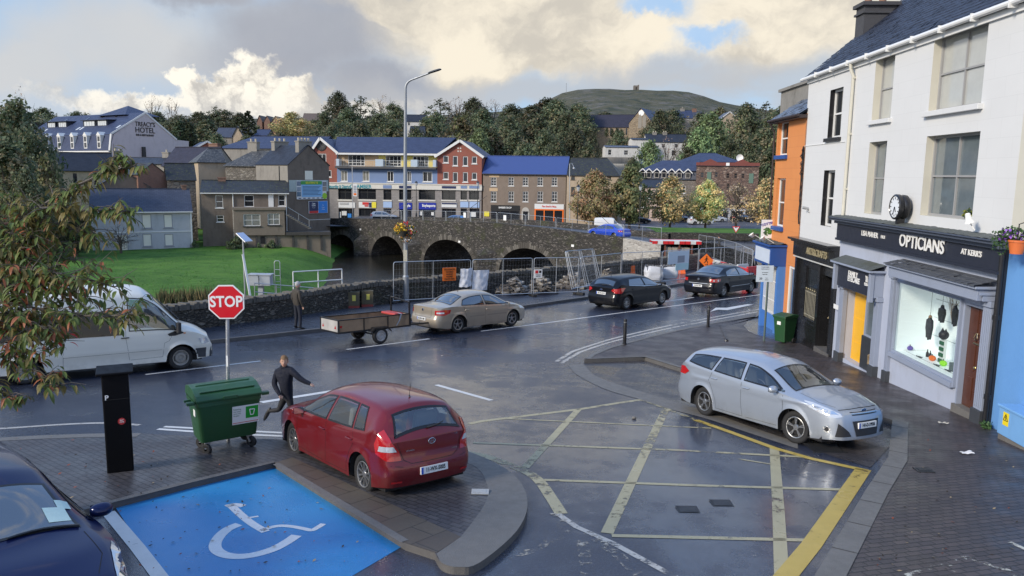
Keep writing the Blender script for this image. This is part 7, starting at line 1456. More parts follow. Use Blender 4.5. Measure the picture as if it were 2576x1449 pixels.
# --- tan saloon
meg=dict(paint_name='champagne_paint',paint=(.40,.345,.27),metal=.45,prough=.34,axles=(-1.343,1.343),track=1.63,wheel=.315,arch=.37,sill=.2,crease_z=.72,waist=.52,top=[(-2.30,.98),(-2.2,1.03),(-1.75,1.06),(-1.62,1.085),(-1.0,1.36),(-.7,1.43),(-.2,1.46),(.25,1.43),(.55,1.34),(1.28,.99),(1.4,.96),(1.8,.88),(2.0,.79),(2.1,.68)],edge=[(-2.30,.96),(-2.1,.99),(-1.7,1.01),(-1.55,1.04),(-.98,1.28),(-.7,1.345),(-.2,1.375),(.22,1.345),(.5,1.26),(1.2,.95),(1.35,.925),(1.8,.84),(2.0,.755),(2.1,.66)],belt=[(-2.30,.93),(-1.7,.99),(-1.2,.975),(0,.93),(1.1,.89),(1.35,.87),(1.8,.79),(2.1,.62)],w=W_(.888,.84,.90,-2.3,2.1),we=[(-2.3,.74),(-1.7,.72),(-1.5,.69),(-.95,.615),(-.3,.605),(.2,.59),(.5,.605),(1.2,.70),(1.4,.73),(1.8,.70),(2.1,.58)],nose=nose_std,tail=tail_std,side_windows=[(-.06,1.12,-.05,0),(-1.22,-.13,.14,-.05)],top_windows=[('windscreen',.56,1.26,.045),('rear_window',-1.62,-1.0,.05)],handles=[(.02,.80),(-.98,.83)],mirror=(.95,.92),seams=[[(1.12,.87),(1.14,.5),(1.0,.26),(.0,.24)],[(-.1,.93),(-.09,.24)],[(-1.12,.95),(-1.0,.55),(-.9,.24)]],end_seams=[((1,0,0),[(0,.5,.95),(0,.48,.62),(0,-.48,.62),(0,-.5,.95)])],decals=[('tail_light',[(-1.75,.89,.89),(-2.0,.83,.90),(-2.25,.62,.88),(-2.25,.62,.72),(-2.0,.84,.70),(-1.8,.89,.76)],(.7,-.7,0),LAMPR,True,.010),('reversing_lamp',[(-2.0,.83,.82),(-2.2,.66,.82),(-2.2,.66,.77),(-2.0,.83,.76)],(.7,-.7,0),LAMPC,True,.014),('head_light',[(1.6,.82,.80),(1.95,.64,.76),(2.1,.46,.68),(2.0,.66,.62),(1.75,.82,.68)],(-.7,-.7,0),LAMPC,True,.008),('side_strip',[(.95,.9,.60),(.0,.9,.60),(.0,.9,.56),(.95,.9,.56)],(0,-1,0),mat('tan_trim',(.26,.225,.18),.5),True,.012),('side_strip',[(-.15,.9,.60),(-.85,.9,.60),(-.85,.9,.56),(-.15,.9,.56)],(0,-1,0),MATS['tan_trim'],True,.012)],rear_plate=(.54,'05-WX-1988'),spokes=5,extra=[aerial(-.75,.2,-.2),badge(-1,.86,.05,'o'),lambda root,b:MB().tube([Vector((-2.25,0,.36)),Vector((-2.46,0,.34)),Vector((-2.5,0,.42))],.025,8).build('tow_bar',BLACK,root)])
mg_,mgb=make_car(meg,'tan saloon car towing a wooden trailer along the road','saloon_car')
smg=seat_on_road(mg_,G(1151,837),G(1287,820),-1,meg)
# --- dark hatchback and dark saloon ahead of it
import copy
fh=dict(est);fh.update(paint_name='black_blue_paint',paint=(.004,.005,.008),metal=.0,steer=0,clear=False,top=[(-2.05,.98),(-2.0,1.03),(-1.72,1.32),(-1.62,1.385),(-1.1,1.455),(-.4,1.475),(.2,1.44),(.5,1.36),(1.22,1.03),(1.34,1.0),(1.8,.93),(2.05,.84),(2.14,.74)],edge=[(-2.05,.96),(-1.98,1.0),(-1.72,1.25),(-1.55,1.315),(-1.0,1.38),(-.4,1.39),(.15,1.355),(.46,1.27),(1.15,.985),(1.3,.955),(1.8,.875),(2.05,.80),(2.14,.72)],belt=[(-2.05,.93),(-1.75,1.12),(-1.4,1.06),(-.9,1.01),(0,.965),(1.05,.925),(1.3,.895),(1.8,.83),(2.14,.68)],w=W_(.91,.82,.88,-2.05,2.14),side_windows=[(-.08,1.04,-.05,0),(-1.30,-.15,.22,-.05)],top_windows=[('windscreen',.50,1.20,.045),('rear_window',-1.98,-1.735,.07)],handles=[(.02,.86),(-.98,.89)],handle_mat=None,seams=[[(1.05,.90),(1.0,.28),(.05,.26)],[(-.12,.96),(-.07,.26)],[(-1.02,1.0),(-1.05,.75),(-.88,.45),(-.86,.26)]],end_seams=[((1,0,0),[(0,.58,.92),(0,.5,.62),(0,-.5,.62),(0,-.58,.92)])],decals=[('tail_light',[(-1.55,.91,.98),(-1.75,.86,.98),(-2.05,.60,.93),(-2.05,.52,.86),(-2.0,.66,.76),(-1.8,.90,.74)],(.7,-.7,0),LAMPR,True,.012),('head_light',est['decals'][0][1],(-.7,-.7,0),LAMPC,True,.008),('window_chrome',[(1.0,.9,.955),(-.2,.9,.99),(-1.25,.9,1.075),(-1.25,.9,1.06),(-.2,.9,.972),(1.0,.9,.94)],(0,-1,0),CHROME,True,.012)],rear_plate=(.72,'06-WX-2310'),extra=[aerial(-1.45,.2,-.2),rear_wiper(0,1.06),badge(-1,.88,.06,'oval')],spokes=10,twin=False)
fh.pop('front_plate');fh['handle_mat']=paint('black_blue_paint',(.004,.005,.008),.0)
fc_,fb_=make_car(fh,'black hatchback driving along the road behind a black saloon','hatchback_car',group='traffic on the main road')
seat_on_road(fc_,G(1575,779),G(1664,766),-1,fh)
pas=dict(meg);pas.update(paint_name='dark_navy_paint',paint=(.005,.006,.011),metal=.0,axles=(-1.355,1.355),top=[(-2.32,1.0),(-2.2,1.06),(-1.8,1.09),(-1.65,1.12),(-.95,1.40),(-.6,1.455),(-.1,1.475),(.35,1.44),(.65,1.35),(1.36,1.01),(1.48,.98),(1.9,.90),(2.15,.80),(2.26,.70)],edge=[(-2.32,.98),(-2.1,1.02),(-1.75,1.04),(-1.6,1.07),(-.95,1.31),(-.6,1.37),(-.1,1.39),(.32,1.355),(.6,1.27),(1.28,.97),(1.42,.945),(1.9,.86),(2.15,.77),(2.26,.68)],belt=[(-2.32,.95),(-1.7,1.02),(-1.2,1.0),(0,.96),(1.2,.92),(1.42,.89),(1.9,.81),(2.26,.64)],w=W_(.91,.84,.90,-2.32,2.26),we=[(-2.32,.76),(-1.75,.73),(-1.55,.70),(-.95,.625),(-.3,.615),(.3,.60),(.6,.615),(1.28,.71),(1.5,.74),(1.9,.71),(2.26,.58)],side_windows=[(-.02,1.2,-.05,0),(-1.28,-.09,.16,-.05)],top_windows=[('windscreen',.66,1.34,.045),('rear_window',-1.66,-.98,.05)],mirror=(1.02,.95),handles=[(.06,.83),(-.98,.86)],decals=[('tail_light',[(-1.85,.90,.90),(-2.05,.84,.92),(-2.3,.56,.90),(-2.3,.56,.76),(-2.05,.85,.75),(-1.9,.90,.79)],(.7,-.7,0),LAMPR,True,.010),('reversing_lamp',[(-2.2,.71+.05*math.cos(a),.83+.055*math.sin(a))for a in[i*math.pi/6 for i in range(12)]],(.7,-.7,0),LAMPC,True,.014),('reversing_lamp',[(-2.05,.86+.045*math.cos(a),.83+.055*math.sin(a))for a in[i*math.pi/6 for i in range(12)]],(.7,-.7,0),LAMPC,True,.014),('head_light',[(1.75,.82,.82),(2.1,.64,.78),(2.22,.46,.70),(2.1,.66,.64),(1.9,.82,.70)],(-.7,-.7,0),LAMPC,True,.008),('chrome_strip',[(.95,.9,.50),(-.85,.9,.50),(-.85,.9,.475),(.95,.9,.475)],(0,-1,0),CHROME,True,.010),('rear_chrome',[(-2.3,.5,.69),(-2.3,-.5,.69),(-2.3,-.5,.665),(-2.3,.5,.665)],(1,0,0),CHROME,False,.012),('window_chrome',[(1.15,.9,.95),(-1.25,.9,1.025),(-1.25,.9,1.005),(1.15,.9,.932)],(0,-1,0),CHROME,True,.012)],rear_plate=(.56,'04-WX-904'),handle_mat=None,extra=[badge(-1,.86,.06,'o')],spokes=10,seams=[[(1.2,.9),(1.05,.26)],[(-.06,.95),(-.05,.24)],[(-1.15,.98),(-.9,.24)]])
pas['handle_mat']=paint('dark_navy_paint',(.005,.006,.011),.0)
pc_,pb_=make_car(pas,'dark saloon car with round tail lamps leading the traffic','saloon_car',group='traffic on the main road')
seat_on_road(pc_,G(1819,747),G(1888,736),-1,pas)
# --- dark blue car close by at the lower left, nose towards the viewer
blu=dict(est);blu.update(paint_name='midnight_blue_paint',paint=(.006,.012,.060),metal=.3,prough=.28,steer=0,clear=False)
blu.pop('rear_plate');blu['decals']=[d for d in est['decals']if d[0]in('head_light','head_light_core','upper_grille','lower_grille','tail_light')];blu['extra']=[]
def stickers(root,b):
 for i,(x,y,w,h)in enumerate(((.98,.52,.20,.13),(.86,.40,.12,.09))):
  q=[(x-h*.8,y-w/2,0),(x-h*.8,y+w/2,0),(x+h*.8,y+w/2,0),(x+h*.8,y-w/2,0)]if i==0 else[(x-h,y+.22-w/2,0),(x-h,y+.22+w/2,0),(x+h*.4,y+.22+w/2,0),(x+h*.4,y+.22-w/2,0)]
  b.decal(q,(0,0,-1),.010,.06).build('tax_disc',mat('mint_paper',(.50,.66,.62),.5,var=.12,vs=30),root)
 q=[(.80+.05*math.cos(a),-.22+.035*math.sin(a),0)for a in[i*math.pi/8 for i in range(16)]];b.decal(q,(0,0,-1),.010,.05).build('hanging_disc',mat('disc_white',(.6,.6,.62),.5),root)
 for s_ in(-1,1):
  pts=[]
  for k in range(7):x,y=1.20-.03*math.sin(k/6*3.14),s_*.05+.62*k/6-.02;l,n_=b.cast((x,y-(.6 if s_<0 else 0),0),(0,0,-1));pts.append(l+n_*.02)
  MB().tube(pts,.012,6).build('wiper',BLACK,root)
blu['extra']=[stickers]
bc_,bb_=make_car(blu,'dark blue car with mint windscreen discs, parked left of blue bay','parked_car')
dfw=(G(425,1480)-G(272,1288)).normalized();hp=G(266,1278,1.02)
seat_on_road(bc_,Vector((0,0,0)),dfw*2.648,1,blu)
bc_.rotation_euler.z+=R(9);Mr=bc_.rotation_euler.to_matrix();bc_.scale=(1,1,1.04);bc_.location=hp-Mr@Vector((.86,1.03,1.03))
# ---- white minibus with its driver
van=dict(paint_name='minibus_cream_white',paint=(.72,.70,.62),prough=.35,dirt=.5,axles=(-1.875,1.875),track=1.80,wheel=.335,arch=.40,sill=.27,crease_z=.66,crease=.016,waist=.9,tuck=.03,lip=.03,top=[(-2.75,2.1),(-2.68,2.26),(-2.4,2.36),(-1,2.42),(.5,2.42),(.95,2.36),(1.22,2.18),(1.90,1.42),(2.0,1.35),(2.45,1.16),(2.66,.98)],edge=[(-2.75,1.98),(-2.6,2.08),(-1,2.16),(.5,2.15),(.9,2.11),(1.16,1.98),(1.84,1.34),(1.95,1.27),(2.42,1.10),(2.66,.94)],belt=[(-2.75,1.16),(0,1.16),(1.2,1.15),(1.7,1.12),(2.0,1.10),(2.4,1.02),(2.66,.88)],w=[(-2.75,.93),(-2.6,.97),(-2,.985),(1.6,.985),(2.2,.95),(2.5,.90),(2.66,.82)],we=[(-2.75,.80),(-1,.82),(.3,.81),(1.1,.81),(1.8,.84),(2.0,.80),(2.4,.72),(2.66,.58)],nose=pchip([(.2,-.06),(.35,.03),(.6,.03),(.72,-.02),(.9,-.10),(1.6,-.3)]),tail=pchip([(.2,-.05),(.4,.02),(.6,0),(2.2,-.06)]),bow_r=.04,bow_f=.22,clear=True,cabin=(-2.4,1.5),seats=(.55,-.6),side_windows=[(.52,1.76,-.02,0)],top_windows=[('windscreen',1.2,1.87,.05)],mirror=None,handles=[(.42,1.02)],handle_mat=TRIM,seams=[[(1.66,1.08),(1.55,.86),(1.42,.80),(1.38,.42),(.56,.40)],[(.44,1.85),(.44,1.0),(.53,.40)],[(-1.05,1.7),(-1.05,.36)],[(.44,1.72),(-2.6,1.74)],[(-1.05,.60),(1.36,.62)]],decals=[('cab_window_rim',[(1.50,1,1.05),(1.80,1,1.16),(1.95,1,1.05),(1.7,1,.99),(1.55,1,.99)],(0,-1,0),FRIT,True,.010),('head_light',[(2.3,.84,.86),(2.5,.70,.86),(2.56,.64,.72),(2.4,.84,.68)],(-.5,-.85,0),LAMPC,True,.008),('indicator',[(1.99,1,1.06),(1.93,1,1.06),(1.93,1,1.03),(1.99,1,1.03)],(0,-1,0),LAMPO,True,.014),('bumper',[(2.62,.95,.58),(2.3,.99,.58),(2.28,.99,.32),(2.62,.95,.30)],(-.5,-.85,0),mat('grey_bumper',(.045,.05,.058),.6),True,.012),('front_bumper',[(2.7,.82,.58),(2.7,-.82,.58),(2.7,-.82,.3),(2.7,.82,.3)],(-1,0,0),MATS['grey_bumper'],False,.012),('tail_light',[(-2.7,.95,1.1),(-2.75,.86,1.1),(-2.75,.86,.7),(-2.7,.95,.7)],(.7,-.7,0),LAMPR,True,.010),('fuel_cap',[(.33+.03*math.cos(a),1,.78+.03*math.sin(a))for a in[i*math.pi/5 for i in range(10)]],(0,-1,0),TRIM,False)],rim='steel',rimm=mat('dusty_steel_rim',(.30,.29,.27),.5,.5,var=.3,vs=8),spokes=5,front_plate=(.46,'03-WX-4410'),dirt_=1)
def van_extra(root,b):
 m=MB()
 for sd_ in(1,-1):b.decal([(.34,0,1.10),(.36,0,1.76),(-2.45,0,1.78),(-2.45,0,1.10)],(0,-sd_,0),.007,.1).build('passenger_window',mat('dark_tinted_glass',(.008,.009,.010),.06,var=0,spec=.5),root,smooth=True)
 for sd_ in(1,-1):
  l,n_=b.cast((1.70,0,1.12),(0,-sd_,0));c=l+Vector((.06,sd_*.17,.12));m=MB().box(c.x-.05,c.x+.05,c.y-.09,c.y+.09,c.z-.17,c.z+.14);m.bar(l,c-Vector((0,0,.1)),.06,.05);m.build('wing_mirror',TRIM,root,bevel=.03)
 m=MB()
 for s_ in(.18,-.42):m.tube([Vector((1.96,s_,1.40)),b.cast((1.45,s_+.35,0),(0,0,-1))[0]+Vector((0,0,.025))],.014,6)
 m.build('wiper',BLACK,root)
 m=MB()
 for i in range(3):m.box(-2.2+i*.8,-2.15+i*.8,-.7,.7,2.39,2.43)
 m.build('roof_rib',MATS['minibus_cream_white'],root)
van['extra']=[van_extra]
vn,vb=make_car(van,'white minibus with dark side glass, partly behind the autumn branches','minibus','minibus')
seat_on_road(vn,G(65,967),G(455,929),-1,van)
# ---- wooden trailer
Mm=mg_.rotation_euler.to_matrix();xd=(Mm@Vector((1,0,0))).normalized()
tw_=G(955,864);zn=Vector((0,-(zg(0,tw_.y+.5)-zg(0,tw_.y-.5)),1)).normalized();yd_=zn.cross(xd).normalized();zn=xd.cross(yd_)
tr_=thing('car_trailer','wooden sided trailer with black frame hitched to tan saloon','trailer',tw_+yd_*.70,rot=Matrix(((xd.x,yd_.x,zn.x),(xd.y,yd_.y,zn.y),(xd.z,yd_.z,zn.z))).to_euler())
PLY=mat('weathered_plywood',(.30,.20,.12),.75,var=.45,vs=2.2,bump=.3,bs=40,dirt=.5);PALE=mat('pale_tailboard',(.40,.39,.37),.7,var=.25,vs=3,dirt=.4)
x0,x1,hw,z0,z1=-1.55,1.35,.60,.50,.93
m=MB();m.box(x0,x1,-hw+.02,hw-.02,z0-.02,z0+.01)
for s_ in(-1,1):m.box(x0+.02,x1-.02,s_*hw-.012,s_*hw+.012,z0+.012,z1-.01)
m.box(x1-.03,x1-.01,-hw+.02,hw-.02,z0+.012,z1-.01);m.build('side_boards',PLY,tr_)
tb=MB().box(x0-.012,x0+.012,-hw+.04,hw-.04,z0+.012,z1-.02).build('tailboard',PALE,tr_)
m=MB()
for s_ in(-1,1):
 m.prism([(x0-.02,s_*.42-.06,z0+.13),(x0-.02,s_*.42+.06,z0+.13),(x0-.02,s_*.42,z0+.24)],(.006,0,0))
m.build('reflector',LAMPR,tb)
m=MB().box(x0+.05,x0+.12,-hw-.045,-hw-.016,z0+.17,z0+.25);m.build('side_marker_lamp',LAMPR,tr_)
m=MB()
for s_ in(-1,1):
 m.bar((x0,s_*hw,z1),(x1,s_*hw,z1),.045,.035);m.bar((x0,s_*hw,z0),(x1,s_*hw,z0),.05,.06)
 for xx in(x0,x0+.98,x0+1.95,x1):m.bar((xx,s_*(hw+.018),z0-.02),(xx,s_*(hw+.018),z1),.045,.03)
for xx in(x0,x1):m.bar((xx,-hw,z0),(xx,hw,z0),.05,.06);m.bar((xx,-hw,z1),(xx,hw,z1),.04,.035)
for s_ in(-1,1):m.bar((x1-.02,s_*hw,z0),(x1-.02,s_*hw,z1+.52 if s_>0 else z1+.42),.05,.05)
m.bar((x1-.02,-hw,z1+.42),(x1-.02,hw,z1+.52),.05,.05);m.bar((0,-hw-.1,.28),(0,hw+.1,.28),.05,.05)
m.bar((x1,-.35,z0),(x1+.95,0,.42),.05,.07);m.bar((x1,.35,z0),(x1+.95,0,.42),.05,.07);m.bar((x1+.9,0,.42),(x1+1.25,0,.42),.06,.06);m.build('frame',BLACK,tr_)
for s_ in(-1,1):
 m=MB();m.strip([(-.42,s_*(hw+.03),z0-.04),(-.26,s_*(hw+.03),z0+.09),(.26,s_*(hw+.03),z0+.09),(.42,s_*(hw+.03),z0-.06)],[(-.42,s_*(hw+.24),z0-.04),(-.26,s_*(hw+.24),z0+.09),(.26,s_*(hw+.24),z0+.09),(.42,s_*(hw+.24),z0-.06)])
 m.strip([(-.42,s_*(hw+.24),z0-.04),(-.26,s_*(hw+.24),z0+.09),(.26,s_*(hw+.24),z0+.09),(.42,s_*(hw+.24),z0-.06)],[(-.40,s_*(hw+.24),z0-.09),(-.24,s_*(hw+.24),z0+.04),(.24,s_*(hw+.24),z0+.04),(.40,s_*(hw+.24),z0-.11)]);m.build('mudguard',BLACK,tr_)
 wheel_parts(tr_,(0,s_*(hw+.13),.285),.285,s_,dict(rim='steel',rimm=mat('silver_steel_rim',(.45,.46,.48),.35,.7,var=.2),spokes=8),.16)
m=MB();m.box(x1-.62,x1-.25,-hw+.05,hw-.25,z1-.03,z1+.05);o=m.build('folded_tarp',mat('red_strap_bag',(.42,.05,.045),.6,var=.2),tr_,bevel=.03)
m=MB();m.strip([(x1-.5,-hw+.1,z1+.06),(x1-.42,-hw-.035,z1+.03),(x1-.5,-hw-.035,z1-.2),(x1-.62,-hw-.035,z0+.05)],[(x1-.44,-hw+.1,z1+.06),(x1-.36,-hw-.035,z1+.03),(x1-.45,-hw-.035,z1-.2),(x1-.58,-hw-.035,z0+.05)]);m.build('ratchet_strap',mat('grey_strap',(.35,.38,.42),.7),tr_)
# ---- smaller cars far off: same bodies, fewer details
def far_car(base,label,pname,col,px,py,Y,head,s=1.0,group='cars parked in the square',cat='car',metal=.2,zoff=None,name='parked_car',**over):
 sp=dict(base);sp.update(paint_name=pname,paint=col,metal=metal,clear=False,extra=[],seams=[],end_seams=[],handles=[],steer=0,**over)
 for k in('front_plate','rear_plate'):sp.pop(k,None)
 sp['handle_mat']=None;sp['mirror_mat']=None
 sp['mirror_mat']=paint(pname,col,metal);p=at(px,py,Y)if zoff is None else Vector((at(px,py,Y).x,Y,zoff))
 r,b=make_car(sp,label,name,cat,group,p,detail=1);r.rotation_euler=(0,0,head);r.scale=(s,s,s);return r,b
# ---------------------------------------------------------------- quay wall, works, street furniture
STONE=rubble('dark_quay_stone',((.05,.043,.034),(.095,.082,.066),(.19,.17,.14)),(.02,.018,.015),5.0,2.6,moss=.5)
COPE=mat('coping_stone',(.105,.098,.085),.85,var=.5,vs=6,bump=.7,bs=25,dirt=.5)
qw=thing('quay_wall','long dark rubble stone wall with upright coping along the quay footpath','wall',wb[4])
wq=resample(wb,120);mb=MB();tops=[]
for i,p in enumerate(wq):
 t=wq[min(i+1,119)]-wq[max(i-1,0)];nrm_=Vector((-t.y,t.x,0)).normalized();tops.append((p,nrm_,t.normalized()))
hh_=lambda i:.92+.05*mnoise.noise(Vector((i*.3,0,0)))
A=[p+n_*.0+Vector((0,0,-.1))for p,n_,t in tops];B=[p+Vector((0,0,hh_(i)))for i,(p,n_,t)in enumerate(tops)];C_=[p+n_*.45+Vector((0,0,hh_(i)))for i,(p,n_,t)in enumerate(tops)];D_=[Vector((p.x+n_.x*.45,p.y+n_.y*.45,-11.6))for p,n_,t in tops]
mb.strip(A,B);mb.strip(B,C_);mb.strip(C_,D_);wb_(mb,'masonry',STONE,qw)
rnd=random.Random(2);cm=MB();L=sum((b-a).length for a,b in zip(wq,wq[1:]));s=0.0
acc=[0.0]
for a,b in zip(wq,wq[1:]):acc.append(acc[-1]+(b-a).length)
while s<L-.3:
 w_=rnd.uniform(.07,.17);k=min(118,max(i for i in range(120)if acc[i]<=s));p,n_,t=tops[k];c=p+t*(s-acc[k]);h0=hh_(k)-.02;hgt=rnd.uniform(.16,.27)
 M=Matrix.Translation(c+n_*.22+Vector((0,0,h0)))@frame(Vector((0,0,0)),t,(0,0,1))@Matrix.Rotation(rnd.uniform(-.25,.25),4,'Y')
 cm.box(-w_/2,w_/2,-.24-rnd.uniform(0,.04),.22,0,hgt,0,M);s+=w_*1.06
wb_(cm,'coping',COPE,qw,bevel=.015)
FB=[(988,765),(1186,753),(1340,745),(1456,741),(1561,722),(1662,714),(1755,703),(1862,693)]
fpn=[G(x,y,.125)for x,y in FB]
fl=['steel site fence panel with orange footpath closed notice','steel site fence panel with white sacks at its left end','steel site fence panel with small white notice, behind the tan saloon','steel site fence panel in front of the leaning spare panels','steel site fence panel behind the black hatchback','steel site fence panel with pale plastic board, by the bulk bag','steel site fence panel beside the orange diamond sign']
for i in range(7):
 o=fence_panel(fpn[i],fpn[i+1]-(fpn[i+1]-fpn[i]).normalized()*.05,fl[i],'site fence panels along the quay')
back=[at(1759,584.6,73),at(1799,590.7,68),at(1853,604,59.6),at(1895,622,50.8)]
bk_=[Vector((p.x,p.y,zg(p.x,p.y)))for p in back];bl_=['leftmost fence panel at the back of the works','middle fence panel at the back of the works, below the yield sign','nearest fence panel closing the works on the road side']
for i in range(3):fence_panel(bk_[i],bk_[i+1],bl_[i],'site fence panels at the back of the works')
fence_panel(bk_[3],fpn[7]+Vector((.15,.2,0)),'fence panel at the corner of the works nearest the road','site fence panels at the back of the works')
for k,(dx,ln)in enumerate(((0,-.22),(.22,-.25),(.5,-.30))):
 a=G(1440,737,.125)+Vector((dx*.6,.45+.25*k,0));sp_r=fence_panel(a,a+(fpn[4]-fpn[3]).normalized()*3.0+Vector((0,.1,0)),['front spare','middle spare','rear spare'][k]+' fence panel leaning against the quay wall','spare fence panels leaning on the wall',h=2.25,feet=False);xx=(fpn[4]-fpn[3]).normalized();sp_r.rotation_euler=Matrix.Rotation(R(-14-2*k),3,xx).to_euler()
def on_fence(i,px,py):
 a,b=fpn[i],fpn[i+1];n_=Vector((-(b-a).y,(b-a).x,0)).normalized();v=ray(px,py);t=a.dot(n_)/v.dot(n_);return v*t-n_*.04,(b-a).normalized(),-n_
ORS=mat('orange_sign',(.80,.17,.02),.45,var=.06)
def flat_sign(name,label,cat,i,tl,br,m,group=None):
 p,x,n_=on_fence(i,*tl);q=on_fence(i,*br)[0];c=(p+q)/2;w_=abs((q-p).dot(x));h=abs(p.z-q.z);root=thing(name,label,cat,c,group=group)
 M=frame(Vector((0,0,0)),x,(0,0,1));MB().box(-w_/2,w_/2,-.012,.012,-h/2,h/2,0,M).build('panel',m,root,bevel=.004);return root,M,w_,h
def sign_text(root,M,lines,m,off=-.02):
 for txt,x,z,sz in lines:place(text_mb(txt,sz,.004,bold=sz*.02),M@Matrix.Translation((x,off,z))).build('lettering',m,root)
o,M,w_,h=flat_sign('works_notice','orange notice with black lettering on the site fence','sign',0,(1113,674),(1146,705),ORS)
sign_text(o,M,[('FOOTPATH',0,h*.36,h*.17),('CLOSED',0,h*.18,h*.17),('AHEAD',0,0,h*.17),('PLEASE',0,-h*.18,h*.17),('CROSS HERE',0,-h*.36,h*.15)],PLATET)
o,M,w_,h=flat_sign('site_notice','small white notice with red and black marks on the site fence','sign',2,(1343,678),(1363,699),WHITE)
MB().box(-w_*.36,-w_*.02,-.018,-.012,.02,h*.40,0,M).build('red_mark',mat('sign_red',(.55,.03,.03),.5),o);MB().box(w_*.1,w_*.36,-.018,-.012,.04,h*.38,0,M).build('black_mark',PLATET,o)
sign_text(o,M,[('WARNING',0,-h*.12,h*.12),('KEEP OUT',0,-h*.30,h*.12)],PLATET)
SACK=mat('white_woven_sack',(.62,.64,.68),.75,var=.12,vs=6,bump=.5,bs=30)
def sack(px0,py0,px1,py1,i,label,seed):
 p,x,n_=on_fence(i,px0,py0);q=on_fence(i,px1,py1)[0];w_=abs((q-p).dot(x));h=abs(q.z-p.z);c=(p+q)/2;M=frame(Vector((0,0,0)),x,(0,0,1));root=thing('hanging_sack',label,'sack',c,group='white sacks hung over the site fence')
 def fn(u,v):
  s_=1+.15*mnoise.noise(Vector((v*3,seed,0)));k=mnoise.noise(Vector((u*4+seed,v*4,3)));return M@Vector(((u-.5)*w_*s_+.1*w_*(v-.5),-.10*math.sin(u*math.pi)*(1-.5*v)-.05*k-.02,(v-.5)*h+.08*h*mnoise.noise(Vector((u*3,seed,1)))))
 m=MB().grid(fn,16,18);m.grid(lambda u,v:Vector(fn(u,v))+M.to_3x3()@Vector((0,.05,0)),16,18);m.build('fabric',SACK,root,smooth=True)
sack(1157,676,1185,720,0,'left white woven sack hung over the site fence',3);sack(1188,680,1226,728,1,'right white woven sack hung over the site fence',8)
def bulk_bag(c,w_,h,label,seed):
 root=thing('bulk_bag',label,'bag',c,group='white bulk bags in the works');rnd=random.Random(seed)
 def fn(u,v):
  a=u*2*math.pi;sx=abs(math.cos(a))**.45*(1 if math.cos(a)>=0 else-1);sy=abs(math.sin(a))**.45*(1 if math.sin(a)>=0 else-1);k=1+.12*math.sin(v*math.pi)+.07*mnoise.noise(Vector((math.cos(a)*2+seed,math.sin(a)*2,v*4)))
  return Vector((sx*w_/2*k,sy*w_/2*k,h*v*(1+.06*math.sin(a*3+seed)*v)))
 MB().grid(fn,40,12).build('bag',SACK,root,smooth=True)
 m=MB()
 for i in range(26):
  p=Vector((rnd.uniform(-.36,.36)*w_,rnd.uniform(-.36,.36)*w_,h*.86+rnd.uniform(0,.12)));m.sph(p,(rnd.uniform(.06,.14),rnd.uniform(.06,.12),rnd.uniform(.05,.1)),7,5)
 m.build('stone_fill',mat('grey_fill',(.12,.115,.11),.9,var=.5,vs=6),root)
 for sx in(-1,1):
  for sy in(-1,1):MB().tube([Vector((sx*w_*.46,sy*w_*.46,h*.55)),Vector((sx*w_*.49,sy*w_*.49,h*.98)),Vector((sx*w_*.33,sy*w_*.33,h*1.10)),Vector((sx*w_*.44,sy*w_*.40,h*.9))],.02,5).build('lifting_loop',mat('dark_strap',(.05,.05,.06),.8),root)
bulk_bag(G(1650,707,.13)+Vector((0,.9,0)),1.05,.85,'plump white bulk bag of stone behind the black hatchback',1);bulk_bag(G(1690,703,.13)+Vector((0,1.0,0)),1.0,.75,'second white bulk bag beside the fence foot, right of the plump one',5)
pz=lambda px,Y,dz=0:Vector((at(px,600,Y).x,Y,zg(0,Y)+dz))
bulk_bag(pz(1822,52),1.1,.95,'white bulk bag with dark straps behind the orange diamond sign',2);bulk_bag(pz(1860,50),1.2,.8,'slumped white bulk bag at the corner of the works',3)
o,M,w_,h=flat_sign('plastic_board','pale white and turquoise plastic board tied to the site fence','board',5,(1680,634),(1731,660),mat('pale_turquoise',(.55,.66,.72),.4,var=.1,vs=2))
MB().box(-w_*.12,w_*.5,-.012,.012,-h*.5-.42,-h*.5,0,M).build('lower_panel',mat('turquoise_plastic',(.40,.64,.66),.4,var=.1),o,bevel=.004);MB().box(-w_*.05,w_*.28,-.02,-.013,-h*.42,h*.12,0,M).build('grey_mark',mat('grey_mark',(.25,.29,.33),.5),o)
dc=at(1777,656,46.0);o=thing('diversion_sign','orange diamond sign with black walking figure and arrow','sign',Vector((dc.x,dc.y,zg(0,dc.y)+.12)))
m=MB();r_=.43;m.prism([(dc.x+r_*math.cos(a),dc.y,dc.z+r_*math.sin(a))for a in(0,math.pi/2,math.pi,3*math.pi/2)],(0,.02,0));pn=wb_(m,'panel',ORS,o,bevel=.004)
m=MB();P_=lambda x,z:Vector((dc.x+x,dc.y-.008,dc.z+z));m.lathe([(.001,0),(.04,0)],12,frame(P_(.01,.24),(1,0,0),(0,-1,0)))
for a,b,t in(((.01,.19),(-.01,.02),.065),((.01,.17),(.10,.07),.03),((.0,.17),(-.10,.06),.03),((-.01,.04),(.07,-.07),.04),((.07,-.07),(.07,-.16),.035),((-.01,.04),(-.07,-.07),.04),((-.07,-.07),(-.13,-.13),.035),((-.08,-.235),(.10,-.235),.028),((.10,-.235),(.05,-.20),.025),((.10,-.235),(.05,-.27),.025)):m.bar(P_(*a),P_(*b),t,.006,up=(0,1,0))
wb_(m,'walking_figure',PLATET,pn)
